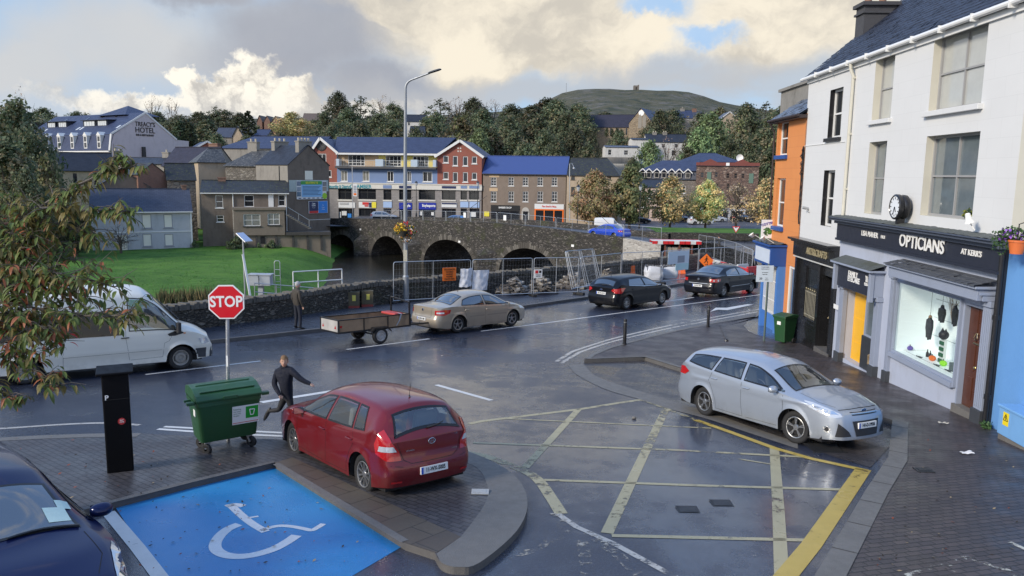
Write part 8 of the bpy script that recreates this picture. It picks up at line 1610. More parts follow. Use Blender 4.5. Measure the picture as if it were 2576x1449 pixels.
m=MB();wb_(m.tube([P_(0,-.1)+Vector((0,.05,0)),Vector((dc.x,dc.y+.04,zg(0,dc.y)+.12))],.025,8),'post',FRAMEM,o);m=MB();wb_(m.box(dc.x-.3,dc.x+.3,dc.y-.02,dc.y+.02,dc.z-.62,dc.z-.46),'lower_plate',ORS,o)
REDP=mat('red_plastic',(.55,.02,.025),.4,var=.12,dirt=.3);WHP=mat('white_plastic',(.62,.62,.60),.45,var=.1,dirt=.4);ORP2=mat('orange_plastic',(.78,.13,.015),.45,var=.1)
def barrier(p,x,label,m,L=1.35,h=.95,group='red and white plastic road barriers'):
 root=thing('road_barrier',label,'barrier',p,group=group);M=frame(Vector((0,0,0)),x,(0,0,1));b=MB();pr=[(-.22,0),(-.22,.16),(-.08,.34),(-.06,h),(.06,h),(.08,.34),(.22,.16),(.22,0)]
 b.prism([M@Vector((-L/2+.02,y,z))for y,z in pr],(M.to_3x3()@Vector((L-.04,0,0))));b.build('body',m,root,bevel=.02)
 k=MB()
 for i in(-1,0,1):k.box(i*L*.28-.09,i*L*.28+.09,-.088,.088,.42,.72,0,M)
 k.build('recess',m,root,bevel=.01)
ba,bb=pz(1746,62),pz(1886,48.6);n_=7
for i in range(n_):
 c=ba+(bb-ba)*((i+.5)/n_);c.z=zg(0,c.y);barrier(c,(bb-ba).normalized(),('red' if i%2==0 else 'white')+' plastic barrier in the row at the back of the works, '+['furthest','second','third','fourth','fifth','sixth','nearest'][i]+' in the row',REDP if i%2==0 else WHP,(bb-ba).length/n_)
for px,py,mm,lab in((1866,699,WHP,'white plastic barrier just ahead of the dark saloon'),(1891,706,REDP,'red plastic barrier at the kerb ahead of the dark saloon')):barrier(G(px,py),(fpn[7]-fpn[6]).normalized(),lab,mm,1.3)
c=pz(1708,53.5,.0);barrier(c,(1,.1,0),'orange plastic barrier lying in front of the stone pallets',ORP2,1.1,.5)
c=G(1586,700,.13)+Vector((0,.6,0));barrier(c,(1,.3,0),'small orange plastic barrier behind the roof of the black hatchback',ORP2,.8,.75)
o=thing('block_shelter','stack of stone blocks on pallets under red and white boards','stone stack',pz(1700,58));pc=o.location.copy();o.scale=(.82,1,1)
m=MB();rnd=random.Random(6)
for k in range(4):
 for j in range(3):
  xx=-.95+.55*k;m.box(xx,xx+.5,-.5,.1,.2+.52*j,.66+.52*j)
m.build('stone_blocks',mat('sawn_stone',(.34,.30,.24),.8,var=.4,vs=3,bump=.4,dirt=.4),o,bevel=.02)
m=MB()
for z in(.0,.14):m.box(-1.1,1.35,-.6,.2,z,z+.05)
for xx in(-1.0,.0,1.2):m.box(xx,xx+.1,-.6,.2,.05,.14)
m.build('pallet',PLY,o)
for i,xx in enumerate((-1.15,.15,1.3)):MB().box(xx,xx+.13,-.62,-.5,0,2.05).build('post',[mat('rust_brown_post',(.14,.05,.03),.7),MATS['rust_brown_post'],MATS['rust_brown_post']][i],o)
m=MB()
for i in range(9):m.box(-2.3+.5*i,-1.84+.5*i,-.75,-.70,1.98,2.20,0 if i%3!=1 else 1)
for i in range(9):m.box(-2.3+.5*i,-1.84+.5*i,.35,.40,2.05,2.25,0)
m.box(-2.3,2.2,-.70,.35,2.20,2.23,1);m.build('board_roof',[REDP,WHP],o)
m=MB();m.box(-2.6,-1.3,-.7,.3,.0,.12);
for k in range(5):m.box(-2.6+.25*k,-2.4+.25*k,-.7+.02*k,.3,.12,.55+.1*(k%2))
m.build('stacked_slabs',mat('slab_grey',(.22,.20,.18),.85,var=.3),o)
m=MB().grid(lambda u,v:Vector((-2.7+1.5*u,-.8+1.2*v,.72+.2*mnoise.noise(Vector((u*3,v*3,4)))-.3*(1-v)*(u))),14,10);m.build('blue_sheet',mat('blue_grey_sheet',(.20,.25,.38),.5,var=.2),o,smooth=True)
def heap(px,py,w_,h,label,seed,n=90,dy=.7):
 rnd=random.Random(seed);c=G(px,py,.12)+Vector((0,dy,0));m=MB()
 for i in range(n):
  r_=rnd.random();a=rnd.uniform(0,6.28);x=math.cos(a)*r_*w_/2;y=math.sin(a)*r_*.45;z=h*(1-r_)*rnd.uniform(.3,1)
  M=Matrix.Translation((x,y,z+.05))@Matrix.Rotation(rnd.uniform(0,3.1),4,'Z')@Matrix.Rotation(rnd.uniform(-.45,.45),4,'X')@Matrix.Rotation(rnd.uniform(-.4,.4),4,'Y')
  m.box(-rnd.uniform(.1,.28),rnd.uniform(.1,.28),-rnd.uniform(.08,.2),rnd.uniform(.08,.2),-.04,rnd.uniform(.02,.07),rnd.choice((0,0,1)),M)
 tag(m.build('rubble_heap',[mat('rubble_dark',(.12,.105,.09),.85,var=.4,vs=6),mat('rubble_pale',(.30,.28,.25),.85,var=.3,vs=6)],loc=c),label,'rubble','heaps of old wall stones behind the fence')
heap(1292,744,1.9,.85,'heap of flat stones behind the roof of the tan saloon',4);heap(1362,742,1.8,.95,'heap of pale flat stones under the small white notice',5);heap(1065,752,1.6,.35,'low scatter of stones and timber beside the lamp post',6,50);heap(1440,728,2.0,.8,'heap of flat stones beside the leaning spare panels',9);heap(1530,712,2.0,.7,'heap of stones against the wall behind the black hatchback',12)
for i,(x0_,x1_,yb)in enumerate(((873,905,776),(907,937,774))):
 a,b=G(x0_,yb,.12),G(x1_,yb-1,.12);b.y=a.y+(b.x-a.x)*.18;sh_=Vector((.1,-.45 if i==0 else-.25,0));a,b=a+sh_,b+sh_;a.z=b.z=zg(a.x,a.y)+.12;o=thing('utility_cabinet',('left' if i==0 else 'right')+' brown utility cabinet with red base against the quay wall','cabinet',(a+b)/2,group='brown utility cabinets on the quay');w_=(b-a).length;M=frame(Vector((0,0,0)),b-a,(0,0,1));hh=.62
 MB().box(-w_/2,w_/2,0,.3,.18,.76,0,M).build('body',mat('olive_brown_cabinet',(.10,.085,.05),.6,var=.2,dirt=.3),o,bevel=.015);MB().box(-w_/2-.01,w_/2+.01,-.01,.31,.762,.80,0,M).build('lid',MATS['olive_brown_cabinet'],o,bevel=.01);MB().box(-w_/2,w_/2,0,.3,-.02,.178,0,M).build('base',mat('brick_red_base',(.27,.05,.04),.6),o)
 MB().box(-w_*.08,w_*.2,-.006,-.001,.40,.66,0,M).build('warning_label',mat('yellow_label',(.72,.62,.12),.5,var=.2,vs=40),o)
p=G(836,783,.12);MB_=MB().box(-.09,.09,0,.12,.25,.62);tag(MB_.build('service_box',mat('yellow_box',(.5,.42,.15),.6,dirt=.4),loc=p),'small yellowed service box low on the quay wall','box')
lp=G(1021,760,.12);Yp=lp.y;top_=at(1020,203,Yp);arm=at(1108,175,Yp-.6);o=thing('street_lamp','tall grey steel street lamp with curved arm on the quay','street lamp',lp)
m=MB();H_=top_.z;m.tube([lp,lp+Vector((0,0,1.25))],.145,16);m.tube([lp+Vector((0,0,1.25)),lp+Vector((0,0,1.32))],[.145,.105],16);m.tube([lp+Vector((0,0,1.3)),lp+Vector((0,0,5.5)),Vector((top_.x,top_.y,H_-.35))],[.105,.09,.062],14)
bend=[Vector((top_.x,top_.y,H_-.36))]+[Vector((top_.x+.45*(1-math.cos(a)),top_.y-.05*(1-math.cos(a)),H_-.35+.42*math.sin(a)))for a in(.3,.6,.9,1.2)]+[arm-(arm-top_).normalized()*.55]
m.tube(bend,[.062,.06,.055,.05,.047,.045],12);wb_(m,'pole',mat('dull_galvanised',(.30,.32,.34),.5,.55,var=.3,vs=2,dirt=.25),o,smooth=True)
dx=(arm-top_);dx.z*=1;dx.normalize();Mh=frame(arm-dx*.30,dx,(0,0,1));m=MB();m.grid(lambda u,v:Mh@Vector((.36*(u*2-1),.12*math.cos(v*6.283)*(1-(u*2-1)**4)**.5,(.07 if math.sin(v*6.283)>0 else.03)*math.sin(v*6.283)*(1-(u*2-1)**4)**.5)),14,14);wb_(m,'lamp_head',mat('dark_lamp_head',(.06,.065,.07),.45),o,smooth=True)
m=MB();m.box(-.09,.09,-.004,0,2.0,2.55);m.v=[(v[0]+lp.x,v[1]+lp.y-.105,v[2]+lp.z)for v in m.v];wb_(m,'stickers',mat('sticker_mix',(.45,.42,.33),.6,var=.6,vs=14),o)
bc=at(1016,580,Yp);fo=thing('flower_basket','hanging baskets of yellow and red flowers on the lamp post','flower basket',bc)
rnd=random.Random(12);fm=MB()
def petals(m,c,r,n,cols,s0,s1,rnd,squash=.85):
 for i in range(n):
  d=Vector((rnd.gauss(0,1),rnd.gauss(0,1),rnd.gauss(0,1))).normalized()*r*(rnd.random()**.35);d.z*=squash;p=c+d;s=rnd.uniform(s0,s1);a=Vector((rnd.gauss(0,1),rnd.gauss(0,1),rnd.gauss(0,1))).normalized();b=a.cross(Vector((rnd.gauss(0,1),rnd.gauss(0,1),rnd.gauss(0,1)))).normalized()
  m.add([p-a*s,p+b*s*.7,p+a*s,p-b*s*.7],[(0,1,2,3)],rnd.choice(cols))
petals(fm,Vector((-.12,-.15,.1)),.36,420,[1,1,1,2,0],.03,.06,rnd);petals(fm,Vector((.28,-.05,.0)),.34,420,[0,0,0,1,3,4],.03,.06,rnd);petals(fm,Vector((.1,-.05,.36)),.13,60,[3],.03,.05,rnd);petals(fm,Vector((.1,-.05,-.3)),.3,260,[0,0,4,2],.025,.05,rnd,1.2)
fm.build('blooms',[mat('basket_leaf',(.035,.07,.02),.7),mat('yellow_bloom',(.75,.50,.03),.6),mat('orange_bloom',(.6,.22,.02),.6),mat('red_bloom',(.55,.03,.03),.6),mat('white_bloom',(.6,.55,.52),.6)],fo,fix=False)
MB().lathe([(.001,-.28),(.16,-.24),(.24,0)],16,Matrix.Translation((.0,-.2,0))).build('basket',mat('dark_basket',(.03,.028,.02),.8),fo,smooth=True);MB().bar((0,0,.1),(0,-.3,.25),.03).build('bracket',BLACK,fo)
sp_=at(613,640,34.5);base=Vector((sp_.x,sp_.y,-6.9));o=thing('solar_mast','white solar panel tilted on a slim grey mast behind the quay wall','solar panel',base)
wb_(MB().tube([base,at(611,600,34.5)],.035,10),'mast',FRAMEM,o,smooth=True);q=[at(594,586,34.2),at(617,608,33.8),at(636,606,34.6),at(612,584.5,35.0)];nn=(q[1]-q[0]).cross(q[3]-q[0]).normalized();wb_(MB().prism(q,nn*-.04 if nn.z>0 else nn*.04),'solar_frame',WHITE,o)
cq=sum(q,Vector((0,0,0)))/4;qq=[cq+(a-cq)*.93+nn*(.006 if nn.z>0 else-.006)for a in q];wb_(MB().sheet(qq),'solar_cells',mat('solar_cells',(.10,.16,.40),.15,var=.1,coat=1),o)
wb_(MB().bar(at(611,640,34.4),at(630,748,33.9),.09,.05),'strut',WHITE,o)
c=at(656,703,34.8);o=thing('gauge_cabinet','pale grey metal cabinet on a post behind the quay wall','cabinet',Vector((c.x,c.y,-7.2)));wb_(MB().box(c.x-.5,c.x+.5,c.y-.25,c.y+.25,c.z-.26,c.z+.22),'body',mat('pale_grey_cabinet',(.40,.43,.46),.45,.2),o,bevel=.015);wb_(MB().box(c.x-.54,c.x+.54,c.y-.29,c.y+.29,c.z+.222,c.z+.26),'lid',MATS['pale_grey_cabinet'],o);wb_(MB().box(c.x-.11,c.x+.11,c.y-.1,c.y+.1,-7.2,c.z-.262),'post',MATS['pale_grey_cabinet'],o);wb_(MB().box(c.x-.02,c.x+.0,c.y-.262,c.y-.251,c.z-.22,c.z+.2),'door_gap',SEAM,o)
c=at(698,690,35.5);m=MB()
for sx in(-.13,.13):m.tube([Vector((c.x+sx,c.y,-7.8)),Vector((c.x+sx,c.y,c.z+.55))],.018,6)
m.tube([Vector((c.x-.13,c.y,c.z+.55)),Vector((c.x-.08,c.y,c.z+.63)),Vector((c.x+.08,c.y,c.z+.63)),Vector((c.x+.13,c.y,c.z+.55))],.018,6)
for k in range(5):m.tube([Vector((c.x-.13,c.y,c.z-.9+.28*k)),Vector((c.x+.13,c.y,c.z-.9+.28*k))],.012,6)
tag(m.build('ladder',FRAMEM),'short grey ladder with hoop top behind the quay wall','ladder')
for(pts,lab)in((((737,684),(860,677)),'white painted hand rail over the river behind the quay wall'),):
 a,b=at(*pts[0],38.0),at(*pts[1],40.0);m=MB();
 for dz in(0,-.55):m.tube([a+Vector((0,0,dz)),b+Vector((0,0,dz))],.03,8)
 for k in range(3):p=a+(b-a)*(k/2);m.tube([p,p-Vector((0,0,1.7))],.03,8)
 tag(m.build('hand_rail',WHITE,smooth=True),lab,'railing')
m=MB();a,b=at(640,712,34.0),at(800,725,35.5)
for dz in(0,-.4):m.tube([a+Vector((0,0,dz)),b+Vector((0,0,dz))],.022,6)
for k in range(4):p=a+(b-a)*(k/3);m.tube([p,p-Vector((0,0,1))],.022,6)
tag(m.build('hand_rail',FRAMEM,smooth=True),'low grey hand rail around the gauge cabinet','railing')
def tuft(o_name,lab,cat,P_,n,r,cols,s0,s1,seed,squash=.8,group=None):
 rnd=random.Random(seed);m=MB();petals(m,Vector((0,0,r*.6)),r,n,list(range(len(cols))),s0,s1,rnd,squash);return tag(m.build(o_name,cols,fix=False,loc=P_),lab,cat,group)
WEED=[mat('weed_green',(.05,.075,.02),.8),mat('weed_tan',(.17,.13,.055),.8),mat('weed_dark',(.03,.045,.015),.8)]
rnd=random.Random(21);m=MB()
for i in range(1500):
 k=rnd.random();px=395+175*k;p=at(px,748-20*rnd.random()**2-6*k,31.5+1.6*rnd.random());a=rnd.uniform(0,6.28);h=rnd.uniform(.12,.4);d=Vector((math.cos(a),math.sin(a),0))*.02;m.add([p-d-Vector((0,0,.4)),p+d-Vector((0,0,.4)),p+Vector((rnd.gauss(0,.1),rnd.gauss(0,.1),h-.15))],[(0,1,2)],rnd.choice((0,1,1,2)))
tag(m.build('weeds',WEED,fix=False),kind='stuff')
# ---- STOP sign
p=G(574,1109,.10);c=at(571,759,p.y);o=thing('stop_sign','red octagonal STOP sign on a grey post behind the green bin','sign',p);wb_(MB().tube([p,c+Vector((0,.03,.1))],.033,12),'post',GALV,o,smooth=True)
r_=.305/math.cos(math.pi/8);yw=R(8)
def oct_(r,off):return[c+Vector((r*math.cos(a)*math.cos(yw),r*math.cos(a)*math.sin(yw)-off,r*math.sin(a)))for a in[math.pi/8+k*math.pi/4 for k in range(8)]]
pn=wb_(MB().prism(oct_(r_,.035),(0,.018,0)),'panel',LET,o);wb_(MB().prism(oct_(r_*.925,.0385),(0,.003,0)),'red_field',mat('stop_red',(.62,.012,.022),.35,var=.05),pn)
wb_(place(text_mb('STOP',.272,.003,bold=.007,sx=.86),frame(c+Vector((0,-.042,0)),(math.cos(yw),math.sin(yw),0),(0,0,1))),'lettering',LET,pn)
z_=at(571,905,p.y).z;k_=(z_-p.z)/(c.z+.1-p.z);qx,qy=p.x+(c.x-p.x)*k_,p.y+(c.y+.03-p.y)*k_;wb_(MB().box(qx-.016,qx+.016,qy-.040,qy-.034,z_-.12,z_+.08),'sticker',LET,o)
# ---- large green wheeled bin
a,b=G(502,1124,.26),G(657,1102,.26);xb=(b-a);xb.z=0;w_=xb.length;xb.normalize();yb_=Vector((-xb.y,xb.x,0));mid=(a+b)/2+yb_*.37
gz=zg(mid.x,mid.y)+.10;BZ=Vector((mid.x,mid.y,gz));o=thing('wheeled_bin','large green four wheeled bin with recycling label on the pavement','bin',BZ,rot=(0,0,math.atan2(xb.y,xb.x)));o.scale=(1,1,.95)
BIN=mat('bin_green',(.018,.075,.026),.42,var=.10,vs=3,bump=.08,bs=70,dirt=.18,dcol=(.05,.06,.04));hw,z0,z1=w_/2,.24,1.02
def binring(z,k):
 x,y=(hw-.05)*(1-k)+(hw+.02)*k,.30*(1-k)+.40*k;r=.07;out=[]
 for cx,cy,a0 in((x-r,y-r,0),(-x+r,y-r,90),(-x+r,-y+r,180),(x-r,-y+r,270)):out+=[(cx+r*math.cos(R(a0+t)),cy+r*math.sin(R(a0+t)),z)for t in(0,30,60,90)]
 return out
rings=[binring(z0,.0),binring(z0+.06,.12),binring(z0+.45,.55),binring(z1-.08,.97),binring(z1-.078,1.12),binring(z1,1.14)];nR=len(rings[0]);m=MB();vs=[q for r in rings for q in r]
m.add(vs,[(i*nR+j,i*nR+(j+1)%nR,(i+1)*nR+(j+1)%nR,(i+1)*nR+j)for i in range(len(rings)-1)for j in range(nR)]+[tuple(range(nR))[::-1]]);m.box(-hw-.14,hw+.14,-.02,.02,z1-.06,z1-.02)
m.build('body',BIN,o,smooth=True,ang=50)
m=MB();prof=[(-.43,z1+.002),(-.44,z1+.05),(-.36,z1+.12),(-.1,z1+.20),(.15,z1+.215),(.38,z1+.16),(.42,z1+.05),(.42,z1+.002)]
m.prism([(-hw-.03,y,z)for y,z in prof],(2*hw+.06,0,0));m.box(-.12,.12,-.47,-.43,z1+.02,z1+.09);m.box(-hw-.17,-hw-.04,-.38,-.28,z1-.03,z1+.03);m.box(hw+.04,hw+.17,-.38,-.28,z1-.03,z1+.03)
m.box(-hw+.06,hw-.06,-.30,-.26,z1+.145,z1+.175);m.box(-hw+.06,hw-.06,.0,.04,z1+.20,z1+.225)
m.build('lid',BIN,o,bevel=.012)
for sx in(-1,1):
 for sy in(-1,1):
  cx,cy=sx*(hw-.17),sy*.2;k=MB();k.lathe([(.03,-.03),(.085,-.032),(.1,-.02),(.1,.02),(.085,.032),(.03,.03)],20,Matrix.Translation((cx+.03*sx,cy-.05,.1))@Matrix.Rotation(.6,4,'Z')@Matrix.Rotation(R(90),4,'Y'));wo_=k.build('wheel',RUBBER,o,smooth=True)
  k=MB();k.box(cx-.05,cx+.05,cy-.06,cy+.06,.205,.245);k.bar((cx,cy,.22),(cx+.03*sx,cy-.05,.1),.09,.03);k.build('castor',GALV,wo_)
def face_y(x,z):k=(z-z0)/(z1-.08-z0)*.97;return-(.30*(1-k)+.40*k)-.006
def decal_rect(x0,x1,za,zb,off,name,mm,par=o):return MB().prism([(x0,face_y(x0,za)-off,za),(x1,face_y(x1,za)-off,za),(x1,face_y(x1,zb)-off,zb),(x0,face_y(x0,zb)-off,zb)],(0,.004,0)).build(name,mm,par)
lab_=decal_rect(.04,.50,.50,.86,.0,'label',WHITE);decal_rect(.27,.485,.60,.83,.004,'green_field',mat('label_green',(.01,.30,.03),.5,var=0),lab_)
m=MB();g=[(.335,.77),(.35,.66),(.40,.66),(.42,.765)]
for(x1_,zA),(x2_,zB)in zip(g,g[1:]+g[:1]):m.bar((x1_,face_y(x1_,zA)-.011,zA),(x2_,face_y(x2_,zB)-.011,zB),.014,.004,up=(0,1,0))
m.build('cup_symbol',LET,lab_);decal_rect(.05,.49,.525,.535,.004,'red_line',mat('sign_red',(.55,.03,.03),.5),lab_)
for k,(txt,zz,s_)in enumerate((('Recycling',.80,.035),('Dry mixed',.755,.03),('waste only',.715,.03),('No glass',.675,.03))):place(text_mb(txt,s_,.002,'LEFT'),Matrix.Translation((.055,face_y(.1,zz)-.008,zz))).build('lettering',mat('label_ink',(.12,.25,.14),.6,var=0),lab_)
MB().box(-hw-.012,-hw+.0,-.2,-.08,.72,.84,0,Matrix.Identity(4)).build('side_sticker',LET,o)
# ---- parking meter
p=G(304,1181,.10);o=thing('parking_meter','tall black parking ticket machine seen from behind, round red sticker','parking meter',p,rotz=R(26));zt=at(290,928,p.y).z-p.z
hw=.19;MB().box(-hw,hw,-.15,.13,0,zt-.06).build('cabinet',mat('meter_black',(.005,.005,.006),.5,var=.2,spec=.12),o,bevel=.02)
m=MB();m.prism([(-hw-.07,-.2,zt-.058),(-hw-.07,.2,zt-.058),(-hw-.07,.2,zt+.03),(-hw-.07,-.2,zt-.02)],(2*hw+.14,0,0));m.build('cap',MATS['meter_black'],o,bevel=.012)
MB().box(-hw-.004,hw+.004,-.155,.155,zt-.46,zt-.452).build('joint',SEAM,o)
zs_=at(303,1054,p.y).z-p.z;m=MB().lathe([(.001,0),(.055,0)],20,frame(Vector((.06,-.152,zs_)),(1,0,0),(0,-1,0)));s_=m.build('round_sticker',mat('sticker_red',(.45,.03,.03),.5),o);sign_text(s_,Matrix.Translation((.06,-.150,zs_)),[('SAY',0,.016,.03),('VOTE',0,-.014,.026)],LET,-.004)
sign_text(o,Matrix.Translation((-hw+.06,-.15,zt-.42)),[('P',0,0,.11)],LET,-.003)
# ---- green wheelie bin and information sign by the blue shop
p=onpave(1972,862);o=thing('wheelie_bin','green two wheeled household bin beside the black shopfront','bin',p,rotz=FA*0-R(60));k=1.0
m=MB();m.add([(-.22,-.24,.06),(.22,-.24,.06),(.22,.22,.06),(-.22,.22,.06),(-.27,-.33,.98),(.27,-.33,.98),(.27,.33,.98),(-.27,.33,.98)],[(0,3,2,1),(0,1,5,4),(1,2,6,5),(2,3,7,6),(3,0,4,7)]);m.box(-.29,.29,-.35,.35,.93,.99);m.build('body',BIN,o,bevel=.02)
m=MB();m.prism([(-.3,-.38,.992),(-.3,-.36,1.03),(-.3,.1,1.09),(-.3,.36,1.05),(-.3,.38,.992)],(.6,0,0));m.build('lid',BIN,o,bevel=.015)
for sx in(-1,1):MB().lathe([(.001,-.03),(.1,-.03),(.1,.03),(.001,.03)],18,Matrix.Translation((sx*.24,.24,.1))@Matrix.Rotation(R(90),4,'Y')).build('wheel',RUBBER,o,smooth=True)
MB().box(-.09,.07,-.325,-.30,.70,.82).build('label',LET,o)
p=onpave(1922,858);o=thing('information_sign','white traffic notice with number 20 on a green grey post','sign',p);tl,br=at(1903,667,p.y),at(1943,709,p.y)
wb_(MB().tube([p,Vector((p.x,p.y,tl.z+.05))],.038,10),'post',mat('green_grey_post',(.12,.16,.15),.5,.3),o,smooth=True);pn=wb_(MB().box(tl.x,br.x,p.y-.06,p.y-.04,br.z,tl.z),'panel',mat('pale_blue_white',(.60,.68,.76),.4,var=.03),o);cxm=(tl.x+br.x)/2;hp_=tl.z-br.z
for txt,x,z,s_ in(('TO LIGHT TRAFFIC',0,.40,.07),('DIVERSION AHEAD VIA',0,.28,.06),('via Templeshannon',0,.08,.06),('HEIGHT LIMIT',0,-.04,.06),('20',-.26*(br.x-tl.x)/.5*.9,-.30,.22),('tonnes',.14,-.26,.06),('weight limit',.14,-.37,.055)):wb_(place(text_mb(txt,s_*hp_*.8,.003,bold=.001),Matrix.Translation((cxm+x*(br.x-tl.x)*.8,p.y-.064,(tl.z+br.z)/2+z*hp_))),'lettering',PLATET,pn)
# ---- bollards
for i,(x,yb,yt)in enumerate(((1571,866,800),(1781,822,768))):
 p=onpave(x,yb);h=at(x,yt,p.y).z-p.z;o=thing('bollard',('near' if i==0 else 'far')+' slim black bollard at the edge of the wet apron','bollard',p,group='black bollards on the apron');MB().lathe([(.075,0),(.075,.05),(.06,.06),(.06,h-.06),(.052,h-.03),(.001,h)],20).build('post',BLACK,o,smooth=True);MB().lathe([(.0615,h-.16),(.0615,h-.13)],20).build('band',mat('grey_band',(.16,.17,.18),.4),o,smooth=True)
a,b=onpave(1827,858),onpave(1810,818);m=MB().tube([a+Vector((0,0,.06)),b+Vector((0,0,.02))],[.012,.006],6);m.lathe([(.09,0),(.07,.05),(.015,.08)],12,Matrix.Translation(a));tag(m.build('cable_stub',BLACK,smooth=True),'thin dark rod with round foot lying on the wet apron','rod')
# ---- utility box and flower pot at the right edge
Bq=S.rect((2503,1020),(2560,1085),.5);pb=onpave(2545,1098);ux=(pb-FO).dot(FD);o=thing('utility_box','light blue utility cabinet with yellow danger label at the right edge','cabinet',pb)
b0=fbase(ux)+.02;u1_=S.uz(2510,1060,.45)[0];zt_b=S.uz(2508,1018,.45)[1];m=MB();S.box(m,u1_-.95,u1_,b0+.12,zt_b,.06,.45);wb_(m,'body',mat('pale_blue_cabinet',(.17,.37,.66),.45,var=.08,dirt=.2),o,bevel=.015);m=MB();S.box(m,u1_-.97,u1_+.02,zt_b+.001,zt_b+.05,.05,.48);wb_(m,'lid',MATS['pale_blue_cabinet'],o,bevel=.01);m=MB();S.box(m,u1_-.93,u1_-.02,b0-.2,b0+.119,.08,.43);wb_(m,'plinth',CONC,o)
lu,lz=S.uz(2532,1057,.455);lu=u1_-.25;m=MB();S.box(m,lu-.09,lu+.09,lz-.12,lz+.14,.4505,.456);yl=wb_(m,'danger_label',mat('danger_yellow',(.80,.62,.02),.4,var=.05),o)
m=MB()
for a,c2 in(((-.07,-.02),(.07,-.02)),((.07,-.02),(0,.11)),((0,.11),(-.07,-.02)),((.01,.07),(-.015,.035)),((-.015,.035),(.015,.03)),((.015,.03),(-.005,-.005))):m.bar(S.P(lu-a[0],lz+a[1],.459),S.P(lu-c2[0],lz+c2[1],.459),.012,.004,up=S.n)
wb_(m,'warning_triangle',PLATET,yl)
fu_,fz2=S.uz(2558,622,.35);pb=S.P(fu_,fz2,.35);o=thing('flower_pot','orange hanging pot with trailing green leaves at the right edge','flower pot',pb);MB().lathe([(.001,-.13),(.11,-.13),(.15,.1),(.165,.1),(.165,.14),(.13,.14)],20).build('pot',mat('terracotta_orange',(.62,.15,.04),.55),o,smooth=True)
m=MB();rnd=random.Random(5);petals(m,Vector((-.05,.1,.22)),.26,260,[0,0,0,1,2],.02,.05,rnd,.7);petals(m,Vector((-.2,.2,.1)),.2,120,[0,0,2],.02,.045,rnd,1.3);m.build('plant',[mat('pot_leaf',(.045,.10,.03),.7),mat('violet_flower',(.25,.08,.5),.6),mat('pot_leaf_dark',(.02,.05,.02),.7)],o,fix=False)
m=MB();wb_(m.tube([S.P(fu_,fz2+.45,0),S.P(fu_,fz2+.5,.2),S.P(fu_,fz2+.45,.35),S.P(fu_,fz2+.14,.35)],.012,6),'bracket',BLACK,o)
tuft('window_plant','yellow green potted plant behind the glass of the lower large window','plant',S.P(S.uz(*C4(1425,1370))[0],S.uz(*C4(1425,1385))[1],-.20),120,.16,[mat('lime_leaf',(.22,.24,.03),.7),mat('pot_leaf_dark',(.02,.05,.02),.7)],.03,.06,3)
tuft('weeds','small weeds growing at the foot of the wall beside the blue box','weeds',onpave(2480,1078),80,.13,[mat('pot_leaf',(.045,.10,.03),.7)],.02,.05,4)
# ---------------------------------------------------------------- trees
def leafmat(name,c1,c2_,rough=.65,trans=.3,sat=.72,val=2.9):
 m,n=newmat(name);b=n.b;t=n.add('ShaderNodeTexCoord').outputs['Object'];oi=n.add('ShaderNodeObjectInfo').outputs['Random']
 cc=n.mix(n.noise(t,.9,3,.6),c1,c2_);k=n.math('MULTIPLY_ADD',oi,.7,.65);hs=n.add('ShaderNodeHueSaturation',{'Hue':n.math('MULTIPLY_ADD',oi,.05,.475),'Saturation':sat,'Value':n.math('MULTIPLY',k,val),'Color':cc})
 n.set(b.inputs['Base Color'],hs.outputs[0]);b.inputs['Roughness'].default_value=rough;b.inputs['Specular IOR Level'].default_value=.25
 tr=n.add('ShaderNodeBsdfTranslucent',{'Color':hs.outputs[0]});ms=n.add('ShaderNodeMixShader',{0:trans,1:b.outputs[0],2:tr.outputs[0]});n.l.new(ms.outputs[0],n.out.inputs[0]);MATS[name]=m;return m
LD=[leafmat('leaf_dark_olive',(.030,.040,.016),(.055,.062,.024)),leafmat('leaf_deep_green',(.018,.032,.012),(.035,.050,.018)),leafmat('leaf_brown_olive',(.065,.055,.022),(.090,.070,.028))]
LG=[leafmat('leaf_mid_green',(.045,.075,.018),(.07,.105,.026)),leafmat('leaf_fresh_green',(.07,.115,.028),(.10,.15,.04)),LD[0]]
LA=[leafmat('leaf_olive_yellow',(.13,.12,.022),(.20,.165,.03)),leafmat('leaf_amber',(.21,.12,.025),(.27,.16,.03)),leafmat('leaf_moss_green',(.06,.075,.018),(.09,.10,.025))]
LB=[leafmat('twig_brown',(.10,.065,.045),(.13,.09,.065),.9,0),leafmat('leaf_rust',(.15,.085,.035),(.19,.11,.045))]
BARK=mat('tree_bark',(.075,.062,.05),.9,var=.4,vs=5,bump=.7,bs=14)
